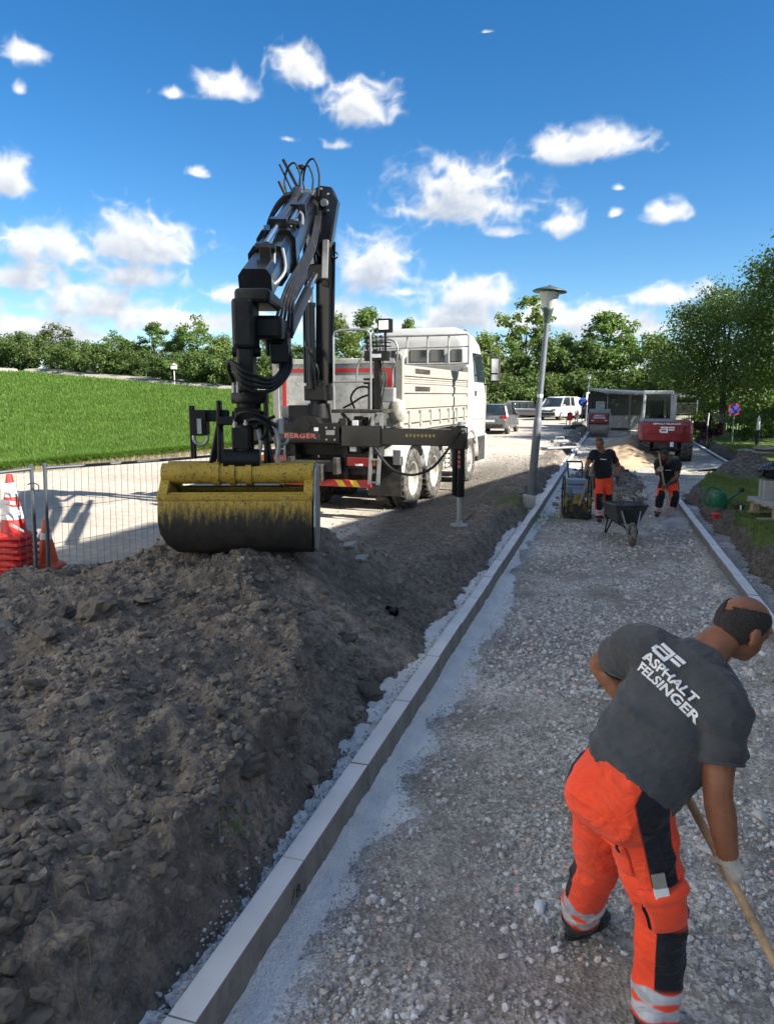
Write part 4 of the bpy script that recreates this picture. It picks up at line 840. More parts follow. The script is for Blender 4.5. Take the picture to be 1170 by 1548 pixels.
rk = part('ladder_rack', 'grey_paint', lambda m: (m.tube([(-1.22, 4.07, 2.8), (-1.22, 4.07, 3.46), (-1.18, 4.07, 3.5), (1.2, 4.07, 3.5), (1.25, 4.07, 3.46), (1.25, 4.07, 2.8)], .03, 8), m.tube([(-1.22, 4.07, 2.83), (1.25, 4.07, 2.83)], .025, 8), m.tube([(-1.22, 4.07, 3.22), (1.25, 4.07, 3.22)], .018, 8), [m.tube([(x, 4.07, 2.82), (x, 4.07, 3.5)], .022, 8) for x in (-.78, -.27, .24, .76)]), 0, tip)
# cab
cab = bpy.data.objects.new('cab', None); COL.objects.link(cab); cab.parent = truck
def cab_ring(z, x, ya, yb, c=.16):
    pts = []
    for cx, cy, a in ((x - c, yb - c, 0), (-x + c, yb - c, 90), (-x + c, ya + c * .6, 180), (x - c, ya + c * .6, 270)):
        for k in range(4): t_ = R(a + 30 * k); pts.append(Vector((cx + c * math.cos(t_), cy + (c if a < 180 else c * .6) * math.sin(t_), z)))
    return pts
part('shell', 'truck_white', lambda m: m.loft([cab_ring(1.05, 1.21, 4.2, 6.35), cab_ring(1.9, 1.22, 4.2, 6.4), cab_ring(2.35, 1.215, 4.2, 6.35), cab_ring(3.0, 1.16, 4.2, 6.12), cab_ring(3.34, 1.10, 4.22, 5.95), cab_ring(3.56, 1.0, 4.3, 5.75, .2), cab_ring(3.66, .8, 4.45, 5.5, .2)]), 0, cab)
part('roof_visor', 'truck_white', lambda m: m.loft([cab_ring(3.36, 1.05, 4.25, 5.6), cab_ring(3.62, .98, 4.3, 5.4, .2), cab_ring(3.70, .8, 4.4, 5.2, .2)]), 0, cab)
for xa, xb in ((-1.0, -.85), (-.72, -.3), (-.24, .22), (.28, .62), (.8, 1.06)): part('rear_window', 'glass_dark', lambda m: m.box2((xa, 4.165, 2.88), (xb, 4.215, 3.17)), .01, cab)
for s_ in (1, -1):
    dr = part('door', 'truck_white', lambda m: m.prism([(4.75, 1.5), (5.95, 1.5), (6.0, 2.35), (4.75, 2.35)], s_ * 1.2, s_ * 1.232, Matrix(((0, 0, 1, 0), (1, 0, 0, 0), (0, 1, 0, 0), (0, 0, 0, 1)))), .01, cab)
    part('handle', 'chassis_black', lambda m: m.box2((s_ * 1.23, 4.82, 2.08), (s_ * 1.245, 5.0, 2.2)), .01, dr)
    part('side_window', 'glass_dark', lambda m: m.add([(s_ * 1.212, 4.85, 2.42), (s_ * 1.212, 5.98, 2.42), (s_ * 1.155, 5.82, 3.12), (s_ * 1.155, 4.85, 3.12), (s_ * 1.228, 4.85, 2.42), (s_ * 1.228, 5.98, 2.42), (s_ * 1.171, 5.82, 3.12), (s_ * 1.171, 4.85, 3.12)], [(0, 1, 2, 3), (4, 7, 6, 5), (0, 4, 5, 1), (1, 5, 6, 2), (2, 6, 7, 3), (3, 7, 4, 0)]), .006, cab)
    mr = part('mirror', 'chassis_black', lambda m: m.box2((s_ * 1.36, 5.92, 2.42), (s_ * 1.62, 6.06, 3.08)), .04, cab)
    part('mirror_glass', 'chrome', lambda m: (m.box2((s_ * 1.40, 5.908, 2.66), (s_ * 1.59, 5.92, 3.02)), m.box2((s_ * 1.40, 5.908, 2.47), (s_ * 1.59, 5.92, 2.62))), .004, mr)
    part('mirror_arm', 'chassis_black', lambda m: (m.tube([(s_ * 1.18, 5.95, 3.14), (s_ * 1.38, 6.0, 3.12), (s_ * 1.45, 6.0, 3.0)], .02, 8), m.tube([(s_ * 1.2, 6.0, 2.36), (s_ * 1.4, 6.0, 2.38), (s_ * 1.45, 6.0, 2.5)], .02, 8)), 0, mr)
    # arch over the front wheel with steps ahead of it
    def arch(m):
        n = 13; prof = [(4.55 + math.cos(R(180 * k / (n - 1))) * .66, .56 + math.sin(R(180 * k / (n - 1))) * .66) for k in range(n)]; out = [(4.55 + math.cos(R(180 * k / (n - 1))) * .80, .56 + max(math.sin(R(180 * k / (n - 1))) * .86, 0)) for k in range(n)]
        a = [(s_ * 1.235, y, z) for y, z in prof]; b = [(s_ * 1.235, y, z) for y, z in out]; c = [(s_ * .72, y, z) for y, z in prof]; d = [(s_ * .72, y, z) for y, z in out]
        m.add(a + b + c + d, [(i, i + 1, n + i + 1, n + i) for i in range(n - 1)] + [(i, 2 * n + i, 2 * n + i + 1, i + 1) for i in range(n - 1)] + [(n + i, n + i + 1, 3 * n + i + 1, 3 * n + i) for i in range(n - 1)] + [(0, n, 3 * n, 2 * n), (n - 1, 3 * n - 1, 4 * n - 1, 2 * n - 1)], 0, True)
    part('wheel_arch', 'truck_white', arch, 0, cab); part('step', 'chassis_black', lambda m: m.box2((s_ * .8, 5.36, .42), (s_ * 1.22, 6.2, 1.06)), .03, cab)
part('bumper', 'truck_white', lambda m: m.box2((-1.22, 6.2, .4), (1.22, 6.45, 1.1)), .05, cab); part('windscreen', 'glass_dark', lambda m: m.add([(-1.05, 6.30, 2.3), (1.05, 6.30, 2.3), (.98, 6.09, 3.1), (-.98, 6.09, 3.1), (-1.05, 6.40, 2.3), (1.05, 6.40, 2.3), (.98, 6.15, 3.1), (-.98, 6.15, 3.1)], [(0, 1, 2, 3), (4, 5, 6, 7), (0, 1, 5, 4), (2, 3, 7, 6)]), 0, cab)
# tail: underrun bar with chevrons, lamps, plates
bar_ = part('underrun_bar', 'red_paint', lambda m: m.box2((-1.15, -1.66, .56), (.98, -1.58, .68)), .008)
for x in (.42, .68, -.95, -.7): part('chevron', 'yellow_sign', lambda m: m.prism([(x, 0), (x + .13, 0), (x + .05, .11), (x - .08, .11)], -.004, .006, Matrix.Translation((0, -1.662, .565)) @ Matrix.Rotation(R(90), 4, 'X')), 0, bar_)
for s_ in (1, -1):
    tl = part('tail_lamp', 'lamp_red', lambda m: m.box2((s_ * .56, -1.68, .92), (s_ * 1.0, -1.58, 1.07)), .015); part('indicator', 'lamp_orange', lambda m: m.box2((s_ * 1.003, -1.675, .93), (s_ * 1.07, -1.58, 1.06)), .01, tl)
    part('lens', 'label_white', lambda m: m.box2((s_ * .72, -1.688, .925), (s_ * .86, -1.681, .96)), .002, tl)
    part('tail_bracket', 'chassis_black', lambda m: (m.box2((s_ * .45, -1.57, .60), (s_ * .55, -1.2, 1.25)), m.box2((s_ * .5, -1.57, .86), (s_ * 1.08, -1.5, 1.12))), .01)
part('plate', 'label_white', lambda m: m.box2((.60, -1.63, 1.16), (.72, -1.60, 1.26)), .003); part('plate', 'label_white', lambda m: m.box2((.66, -1.66, 1.58), (.76, -1.63, 1.68)), .003); part('rear_panel', 'steel_grey', lambda m: m.box2((1.1, -.86, .88), (1.24, -.82, 1.14)), .004)
g_ = random.Random(3)
part('hitch', 'chassis_black', lambda m: (m.box2((-.2, -1.9, .66), (.2, -1.5, .95)), m.cyl((0, -2.0, .8), (0, -1.85, .8), .1, seg=12), m.box2((-.9, -1.5, .75), (.9, -1.2, 1.0)), m.box2((-1.0, -1.3, 1.05), (1.0, -1.0, 1.28))), .02)
part('reservoir', 'beige_metal', lambda m: m.cyl((-.95, -1.0, 1.78), (-.30, -1.0, 1.78), .12, seg=16), .01); part('blue_tray', 'blue_paint', lambda m: m.box2((-.98, -1.25, 1.55), (-.36, -.95, 1.66)), .01)
# crane base
cr = bpy.data.objects.new('loader_crane', None); COL.objects.link(cr); cr.parent = truck
def hump():
    pts = [(-.98, 1.30), (.46, 1.30), (.46, 1.62), (.20, 1.63)]; pts += [(-.14 + .27 * math.cos(R(a)), 1.60 + .15 * math.sin(R(a))) for a in range(10, 171, 20)]; return pts + [(-.5, 1.63), (-.98, 1.63)]
cbm = part('base_beam', 'black_steel', lambda m: m.prism(hump(), -.22, .22, Matrix.Translation((0, -1.55, 0)) @ Matrix.Rotation(R(90), 4, 'X')), .012, cr)
part('pivot_boss', 'black_steel', lambda m: m.cyl((-.14, -1.80, 1.58), (-.14, -1.76, 1.58), .09, seg=20), .006, cr)
part('name_plate', 'chassis_black', lambda m: m.box2((-.62, -1.782, 1.345), (.12, -1.772, 1.475)), .003, cr)
lettering('BERGER', M['letter_red'], cr, (-.25, -1.786, 1.41), (1, 0, 0), (0, 0, 1), .105, bold=.004, sx=1.45, spacing=1.15); 
CX_, CY_ = -.15, -1.22
part('slewing_housing', 'black_steel', lambda m: (m.cyl((CX_, CY_, 1.5), (CX_, CY_, 1.95), .24, .19, 20), m.box2((CX_ - .52, CY_ - .16, 1.55), (CX_ - .12, CY_ + .2, 1.92))), .015, cr)
part('column', 'black_steel', lambda m: (m.cyl((CX_, CY_, 1.9), (CX_, CY_, 2.35), .155, .14, 18), m.box2((CX_ - .19, CY_ - .2, 2.0), (CX_ + .2, CY_ + .18, 2.26))), .02, cr)
# inner boom, nearly upright
IB0, IB1 = Vector((CX_ + .07, CY_ + .05, 2.1)), Vector((CX_ + .16, CY_ + .0, 4.75))
part('inner_boom', 'black_gloss', lambda m: (m.bar(IB0, IB1, .15, .26, 0, (1, 0, 0)), m.bar(IB0 + Vector((.085, .02, .2)), IB1 + Vector((.085, .02, -.1)), .025, .2, 0, (1, 0, 0))), .015, cr)
lc0, lc1, lc2 = Vector((CX_ - .05, CY_ - .2, 2.2)), Vector((CX_ - .045, CY_ - .2, 3.62)), Vector((CX_ - .04, CY_ - .19, 4.12))
cyl = part('lift_cylinder', 'black_gloss', lambda m: (m.cyl(lc0, lc1, .085, seg=18), m.cyl(lc1 - Vector((0, 0, .05)), lc1 + Vector((0, 0, .02)), .095, seg=18), m.tube([lc0 + Vector((-.1, -.03, .1)), lc1 + Vector((-.1, -.03, -.05))], .022, 8)), 0, cr); part('rod', 'chrome', lambda m: m.cyl(lc1, lc2, .05, seg=16), 0, cyl)
part('knuckle', 'black_steel', lambda m: (m.box2((CX_ - .17, CY_ - .30, 4.0), (CX_ + .25, CY_ + .14, 4.24)), [m.prism([(-.16, 3.9), (.14, 3.9), (.16, 4.5), (-.02, 4.75), (-.2, 4.5)], x, x + .04, Matrix(((0, 0, 1, CX_), (1, 0, 0, CY_ - .08), (0, 1, 0, 0), (0, 0, 0, 1)))) for x in (-.13, .20)], m.cyl((CX_ - .17, CY_ - .2, 4.1), (CX_ + .27, CY_ - .2, 4.1), .06, seg=12)), .012, cr)
part('link_arm', 'steel_grey', lambda m: (m.bar((CX_ + .02, CY_ - .22, 4.25), (CX_ - .06, CY_ - .16, 4.95), .09, .12), m.cyl((CX_ - .1, CY_ - .2, 4.5), (CX_ + .14, CY_ - .2, 4.45), .05, seg=12)), .01, cr)
# goose-neck plate of the elbow
EL = T((-.93, 12.5, 5.33))
part('elbow', 'black_gloss', lambda m: m.prism([(-.34, -.58), (-.14, -.98), (.06, -.72), (.17, -.1), (.08, .10), (-.12, .13), (-.34, .0)], -.13, .15, Matrix.Translation(EL + Vector((-.02, 0, -.03))) @ Matrix.Rotation(R(14), 4, 'Z') @ Matrix.Rotation(R(90), 4, 'X')), .03, cr)
part('elbow_edge', 'steel_grey', lambda m: m.bar(EL + Vector((.0, -.17, -.75)), EL + Vector((-.03, -.17, -1.35)), .05, .1), .01, cr)
# outer boom sloping down towards the heap, telescoped
E0, E1 = T((-1.36, 12.35, 5.03)), T((-1.27, 7.1, 3.06)); BD = (E1 - E0).normalized(); BR = BD.cross(Vector((0, 0, 1))).normalized(); BU = BR.cross(BD).normalized(); BL = (E1 - E0).length
def bp(t_, r=0., u=0.): return E0 + BD * (BL * t_) + BR * r + BU * u
def sec(m, t0, t1, w, h, r=0., u=0.):
    rings = []
    for t_ in (t0, t1):
        rings.append([bp(t_, r + x * w / 2, u + y * h / 2) for x, y in ((-.7, -1), (.7, -1), (1, -.6), (1, .6), (.7, 1), (-.7, 1), (-1, .6), (-1, -.6))])
    m.loft(rings, 0, True, False)
ob = part('outer_boom', 'black_gloss', lambda m: (sec(m, -.06, .62, .42, .44), sec(m, .30, .78, .37, .38), sec(m, .6, .96, .32, .33), sec(m, .57, .64, .46, .49), sec(m, .74, .79, .41, .42)), .012, cr)
part('boom_side_plate', 'steel_grey', lambda m: (m.bar(bp(.12, .225, -.1), bp(.62, .222, -.1), .015, .16, 0, BU), m.bar(bp(.66, .195, -.06), bp(.93, .175, -.05), .012, .1, 0, BU)), .003, ob)
top = part('chevron_plate', 'black_steel', lambda m: m.prism([(-.24, -.42), (.24, -.42), (.2, .36), (-.2, .36)], 0, .05, Matrix.Translation(bp(.02, -.02, .24)) @ Matrix((BR, -BD, BU)).transposed().to_4x4()), .01, ob)
PM = Matrix.Translation(bp(.02, -.02, .292)) @ Matrix((BR, -BD, BU)).transposed().to_4x4()
part('chevron_rib', 'steel_grey', lambda m: [(m.bar(PM @ Vector((-.19, y - .12, 0)), PM @ Vector((.0, y, 0)), .02, .02, 0, BU), m.bar(PM @ Vector((.0, y, 0)), PM @ Vector((.19, y - .12, 0)), .02, .02, 0, BU)) for y in (-.26, -.14, -.02, .1, .22, .33)], 0, top)
part('boom_head_box', 'black_steel', lambda m: (sec(m, -.09, .06, .46, .30, -.03, .02), m.bar(bp(-.02, -.28, -.05), bp(.06, -.27, -.25), .05, .2)), .015, ob)
# extension cylinders lying on top of the boom, rods bright
for r_, a, b, c in ((-.13, .10, .36, .56), (-.02, .26, .60, .84)):
    xc = part('extension_cylinder', 'black_gloss', lambda m: (m.cyl(bp(a, r_, .275), bp(b, r_, .275), .066, seg=14), m.box(bp(b, r_, .265), (.2, .2, .17), 0, Matrix((BR, BD, BU)).transposed())), 0, ob); part('rod', 'chrome', lambda m: m.cyl(bp(b, r_, .275), bp(c, r_ - .02, .265), .042, seg=12), 0, xc)
    part('eye_bracket', 'black_steel', lambda m: (m.box(bp(c + .01, r_ - .02, .17), (.12, .16, .22), 0, Matrix((BR, BD, BU)).transposed()), m.cyl(bp(c + .01, r_ - .12, .25), bp(c + .01, r_ + .08, .25), .045, seg=10)), .012, xc)
for pts_, r_ in (([bp(.27, .05, .2), bp(.36, -.1, .26), bp(.44, -.22, .27), bp(.545, -.27, .22)], .017), ([bp(.3, .02, .2), bp(.4, -.12, .24), bp(.545, -.20, .2)], .014), ([bp(.83, -.2, .22), bp(.88, -.24, .05), bp(.93, -.1, -.05), bp(.95, .1, 0)], .018), ([bp(.84, -.12, .22), bp(.9, -.12, .05), bp(.95, .05, .02)], .015)): part('pipe', 'steel_grey', lambda m: m.tube(spline(pts_, 4), r_, 6), 0, ob)
# fold cylinder under the boom
f0, f1 = T((-1.14, 12.0, 3.98)), T((-1.10, 8.3, 2.78)); fc = part('fold_cylinder', 'black_steel', lambda m: m.cyl(f0.lerp(f1, .35), f1, .07, seg=14), 0, cr); part('rod', 'chrome', lambda m: m.cyl(f0, f0.lerp(f1, .4), .045, seg=12), 0, fc); part('energy_chain', 'rubber_hose', lambda m: m.bar(f0.lerp(f1, .1) + Vector((-.14, 0, .1)), f0.lerp(f1, .62) + Vector((-.12, 0, .13)), .1, .14), .02, fc)
# boom tip, hanger and rotator
tb_ = T((-1.31, 6.98, 0)); DX = (T((-.31, 6.98, 0)) - tb_).normalized(); DY = (T((-1.31, 7.98, 0)) - tb_).normalized()
def tp(x, y, z): return tb_ + DX * x + DY * y + Vector((0, 0, z))
def tbox(m, a, b): c = tp((a[0] + b[0]) / 2, (a[1] + b[1]) / 2, (a[2] + b[2]) / 2); m.box(c, [abs(b[i] - a[i]) for i in range(3)], 0, Matrix((DX, DY, Vector((0, 0, 1)))).transposed())
part('boom_tip', 'black_steel', lambda m: (tbox(m, (-.105, -.18, 2.52), (.095, .18, 2.97)), tbox(m, (.05, .05, 2.62), (.32, .55, 2.84)), tbox(m, (-.08, -.15, 2.93), (.25, .6, 3.06))), .035, cr)
part('hanger', 'black_steel', lambda m: (tbox(m, (-.08, -.12, 2.12), (.07, .12, 2.56)), m.cyl(tp(-.13, 0, 2.50), tp(.12, 0, 2.50), .05, seg=12)), .025, cr)
part('hose_manifold', 'black_steel', lambda m: (tbox(m, (.12, .3, 2.48), (.34, .6, 2.72)), tbox(m, (.18, .2, 2.4), (.36, .4, 2.6))), .02, cr)
rot = part('rotator', 'black_steel', lambda m: (m.lathe([(.155, 2.02), (.165, 2.035), (.165, 2.105), (.155, 2.12)], tp(0, 0, 0), seg=28), m.lathe([(.001, 1.87), (.07, 1.87), (.11, 1.92), (.115, 2.02)], tp(0, 0, 0), seg=24), tbox(m, (.10, -.05, 2.02), (.18, .08, 2.13))), 0, cr)
part('rotator_fitting', 'steel_grey', lambda m: [(m.cyl(tp(x, -.08, 2.12), tp(x, -.08, 2.18), .022, seg=8), m.cyl(tp(x, -.08, 2.18), tp(x, -.08, 2.24), .016, seg=8)) for x in (-.12, -.08, -.02, .04)], 0, rot)
def hose(name, pts, r=.017, mat='rubber_hose', par=None): return part(name, mat, lambda m: m.tube(spline(pts, 6), r, 7), 0, par or cr)
for k in range(4):
    x0 = -.12 + k * .05; hose('hose', [tp(x0, -.08, 2.22), tp(x0 - .03, -.14, 2.34), tp(-.10 + .01 * k, -.26, 2.40 - .02 * k), tp(.05, -.33, 2.30 - .05 * k), tp(.22 + .012 * k, -.15, 2.24 - .03 * k), tp(.29 + .03 * k, .15, 2.34), tp(.22 + .04 * k, .4, 2.56)], .019)
hose('hose', [tp(-.02, -.1, 1.84), tp(.1, -.2, 1.88), tp(.2, -.18, 1.80), tp(.12, -.12, 1.68), tp(-.04, -.1, 1.62)], .018); hose('hose', [tp(.05, -.05, 1.86), tp(.18, -.1, 1.86), tp(.24, -.05, 1.72), tp(.3, .05, 1.62)], .018)
# loops of hose above the elbow
e = E0
for dx, dh, w in ((-.26, .52, .24), (-.16, .42, .2), (.04, .46, .24)): hose('hose', [bp(.0, dx, .22), bp(-.02, dx - .02, .22 + dh * .6), bp(-.03, dx + w * .25, .22 + dh), bp(-.04, dx + w * .75, .22 + dh * .85), bp(-.03, dx + w, .22 + dh * .4), bp(.0, dx + w * .8, .22)], .016)
part('hose_clamp', 'black_steel', lambda m: (m.box(bp(-.04, .02, .62), (.12, .08, .06)), m.bar(bp(-.03, .08, .34), bp(-.06, .30, .72), .07, .05), m.bar(bp(-.02, .16, .28), bp(-.05, .36, .66), .03, .03), m.tube([bp(0, .24, .2), bp(-.02, .36, .42)], .03, 8)), .01, cr)
part('hose_bundle', 'rubber_hose', lambda m: (m.tube(spline([bp(.02, .42, -.22), bp(.04, .2, .12), bp(.08, .05, .34), bp(.14, .0, .33), bp(.22, .06, .2), bp(.32, .14, .05), bp(.4, .2, -.05)], 5), .062, 10),), 0, cr)
for k in range(4): hose('hose', [bp(.05, .1 + .03 * k, .3), bp(.05, .28 + .03 * k, .14), bp(.07, .42 + .03 * k, -.02 - .03 * k), bp(.10, .44 + .02 * k, -.12 - .03 * k)], .018)
for k in range(3): hose('hose', [Vector((CX_ - .13, CY_ - .28, 3.0 - .04 * k)), Vector((CX_ - .05 + .03 * k, CY_ - .33, 2.85)), Vector((CX_ + .08, CY_ - .33, 2.65)), Vector((CX_ + .14, CY_ - .28, 2.45 + .04 * k)), Vector((CX_ + .1, CY_ - .25, 2.25))], .014)
part('hook_eye', 'black_steel', lambda m: m.tube(arc(Vector((CX_ + .34, CY_, 4.42)), .05, 0, 340, 14), .012, 6), 0, cr)
# stabiliser, outrigger beam and leg
sb = part('outrigger_beam', 'black_gloss', lambda m: (m.box2((.62, -1.72, 1.29), (2.42, -1.54, 1.56)), m.box2((2.38, -1.75, 1.24), (2.60, -1.50, 1.60)), m.box2((.5, -1.76, 1.25), (1.2, -1.48, 1.6))), .012, cr)
tag(part('faded_mark', 'faded_yellow', lambda m: [m.box2((1.62 + k * .065, -1.724, 1.425 + .01 * (k % 2)), (1.655 + k * .065, -1.7205, 1.475)) for k in range(8)], 0, sb), kind='stuff')
leg = part('stabiliser_leg', 'black_gloss', lambda m: (m.cyl((2.51, -1.63, .48), (2.51, -1.63, 1.62), .075, seg=18), m.box2((2.40, -1.71, .5), (2.46, -1.55, 1.3))), .008, cr)
part('ram', 'steel_grey', lambda m: m.cyl((2.51, -1.63, .05), (2.51, -1.63, .5), .045, seg=16), 0, leg); part('foot', 'steel_grey', lambda m: m.lathe([(.001, .0), (.15, .0), (.15, .025), (.06, .04), (.05, .09), (.001, .09)], (2.51, -1.63, 0), seg=20), 0, leg)
part('leg_mark', 'letter_red', lambda m: [m.box2((2.49, -1.7085, .95 + k * .075), (2.53, -1.7055, 1.0 + k * .075)) for k in range(4)], 0, leg)
hose('hose', [(1.1, -1.76, 1.24), (1.25, -1.78, 1.05), (1.45, -1.78, .88), (1.75, -1.78, .82), (2.05, -1.78, .92), (2.25, -1.77, 1.12), (2.4, -1.76, 1.34), (2.48, -1.78, 1.48)], .022); hose('hose', [(2.48, -1.78, 1.48), (2.6, -1.78, 1.55), (2.63, -1.76, 1.42), (2.58, -1.72, 1.25)], .014)
part('leg_head', 'steel_grey', lambda m: (m.cyl((2.51, -1.63, 1.6), (2.51, -1.63, 1.68), .05, seg=12), m.box2((2.55, -1.76, 1.5), (2.62, -1.68, 1.58))), .006, leg)
# left leg, folded behind the grab
part('stabiliser_leg', 'black_gloss', lambda m: (m.cyl((-1.33, -1.63, .5), (-1.33, -1.63, 1.75), .075, seg=16), m.box2((-1.42, -1.75, 1.25), (-.9, -1.5, 1.6))), .008, cr)
# operator stand
opx = bpy.data.objects.new('operator_stand', None); COL.objects.link(opx); opx.parent = truck
part('platform', 'chassis_black', lambda m: (m.box2((.28, -1.66, 1.80), (1.2, -.98, 1.86)), m.bar((.45, -1.6, 1.8), (.8, -1.5, 1.35), .06, .06), m.bar((1.05, -1.6, 1.8), (.75, -1.5, 1.35), .06, .06), m.box2((.55, -1.5, 1.25), (.95, -1.2, 1.6))), .008, opx)
part('guard_rail', 'steel_grey', lambda m: (m.tube(spline([(.32, -1.62, 1.86), (.32, -1.62, 2.9), (.33, -1.62, 3.08), (.42, -1.62, 3.15), (.85, -1.62, 3.15), (.95, -1.62, 3.1), (.98, -1.62, 2.95), (.98, -1.62, 1.86)], 4), .02, 8), m.tube([(.32, -1.62, 2.32), (.98, -1.62, 2.32)], .018, 8)), 0, opx)
part('guard_rail', 'steel_grey', lambda m: (m.tube(spline([(.5, -1.05, 2.35), (.52, -1.05, 2.6), (.62, -1.05, 2.78), (.64, -1.05, 2.9), (.72, -1.05, 3.0), (.9, -1.05, 3.02), (1.14, -1.05, 3.02), (1.24, -1.05, 2.92), (1.24, -1.05, 2.7), (1.16, -1.05, 2.5), (1.16, -1.05, 2.25), (1.06, -1.05, 2.12)], 4), .018, 8)), 0, opx)
part('lever_console', 'black_steel', lambda m: (m.box2((.80, -1.45, 2.66), (1.2, -1.30, 2.82)), m.box2((.95, -1.4, 1.86), (1.05, -1.3, 2.68)), [m.cyl((.84 + k * .055, -1.4, 2.82), (.85 + k * .055 + .02 * math.sin(k * 2.1), -1.46, 3.04), .008, seg=6) for k in range(7)], [m.ell((.85 + k * .055 + .02 * math.sin(k * 2.1), -1.46, 3.05), (.016, .016, .022), 0, 8, 6) for k in range(7)]), .008, opx)
part('console_label', 'label_white', lambda m: (m.box2((.90, -1.456, 2.71), (1.10, -1.4515, 2.77))), 0, opx); part('console_basket', 'black_steel', lambda m: [m.tube([(.8, -1.5, z), (1.2, -1.5, z), (1.2, -1.25, z), (.8, -1.25, z), (.8, -1.5, z)], .008, 5) for z in (2.9, 2.96)], 0, opx)
wl = part('work_lamp', 'black_steel', lambda m: (m.box2((1.02, -1.4, 3.12), (1.24, -1.26, 3.34)), m.cyl((1.13, -1.33, 2.8), (1.13, -1.33, 3.13), .02, seg=8)), .012, opx); part('lamp_glass', 'chrome', lambda m: m.box2((1.045, -1.415, 3.16), (1.215, -1.401, 3.31)), .004, wl)
for k in range(6): hose('cable', [(.92 + .035 * k, -1.36, 2.66), (.90 + .05 * k, -1.38, 2.35), (.93 + .03 * k, -1.36, 2.05), (.9 + .035 * k, -1.3, 1.84)], .009, par=opx)
part('junction_box', 'grey_paint', lambda m: m.box2((1.06, -1.28, 1.98), (1.26, -1.14, 2.22)), .012, opx); part('seat_bracket', 'chassis_black', lambda m: (m.box2((.72, -1.3, 2.28), (1.0, -1.1, 2.38)), m.box2((.78, -1.25, 1.86), (.9, -1.15, 2.3))), .01, opx); part('sack', 'beige_metal', lambda m: (m.ell((1.22, -1.0, 1.82), (.16, .13, .22)), m.box2((1.05, -1.05, 1.56), (1.3, -.9, 1.7))), 0, opx)
ld = part('ladder', 'steel_grey', lambda m: ([m.bar((x, -1.70, .62), (x + .06, -1.66, 1.80), .035, .06) for x in (.98, 1.13)], [m.bar((.985 + .04 * k, -1.69, .66 + .38 * k), (1.145 + .02 * k, -1.69, .66 + .38 * k), .05, .025) for k in range(4)]), .004, opx)
hose('hose', [(.5, -1.15, 1.87), (.45, -1.2, 2.05), (.55, -1.2, 2.2), (.7, -1.2, 2.24), (.82, -1.2, 2.2)], .018, par=opx); hose('hose', [(.35, -1.3, 1.88), (.5, -1.3, 1.95), (.65, -1.25, 2.05), (.8, -1.25, 2.1)], .018, par=opx)
part('hydraulic_block', 'chassis_black', lambda m: [m.box((.3 + g_.uniform(0, .65), -1.45 + g_.uniform(-.15, .2), 1.2 + g_.uniform(0, .5)), (g_.uniform(.06, .2), g_.uniform(.06, .2), g_.uniform(.05, .18))) for k in range(26)], .008)
part('hydraulic_pipe', 'rubber_hose', lambda m: [m.tube(spline([(.25 + g_.uniform(0, .2), -1.6, 1.7 - .1 * k), (.4, -1.72, 1.45 - .05 * k), (.62 + g_.uniform(0, .3), -1.7, 1.5 - .06 * k), (.9, -1.6, 1.65 - .1 * k)], 5), .016, 6) for k in range(5)])

# ------------------------------------------------------------------ clamshell grab resting on the heap, hung on the rotator
GB = Vector((-1.40, 6.95, 1.30)); gr = thing('clamshell_grab', 'worn yellow and black clamshell grab resting on the earth heap', 'grab bucket', GB, R(2))
def gpart(name, mat, fn, bevel=0., parent=None): return part(name, mat, fn, bevel, parent or gr)
X0, X1 = -.715, .71
def shell(m, s_):
    # profile in (y, z), from the rim over the back to the lip
    prof = [(-.27, -.11), (-.345, -.13), (-.37, -.2), (-.385, -.34), (-.38, -.46), (-.345, -.57), (-.265, -.65), (-.13, -.69), (-.005, -.70)]; n = len(prof)
    def xl(z): return X0 + .012 + max(0, (-z - .36)) ** 2 * 1.6
    out = [(xl(z), y * s_, z) for y, z in prof] + [(X1 - .012, y * s_, z) for y, z in prof]; inn = [(xl(z) + .02, y * s_ * .94, z + .02) for y, z in prof] + [(X1 - .03, y * s_ * .94, z + .02) for y, z in prof]
    m.add(out, [(i, i + 1, n + i + 1, n + i) for i in range(n - 1)], 0, True); m.add(inn, [(i, n + i, n + i + 1, i + 1) for i in range(n - 1)], 0, True)
    for k in (0, 1): m.add([out[k * n + i] for i in range(n)] + [(out[k * n][0], 0, -.02)], [tuple(range(n + 1))], 0); m.add([inn[k * n + i] for i in range(n)] + [(inn[k * n][0], 0, -.02)], [tuple(range(n, -1, -1))], 0)
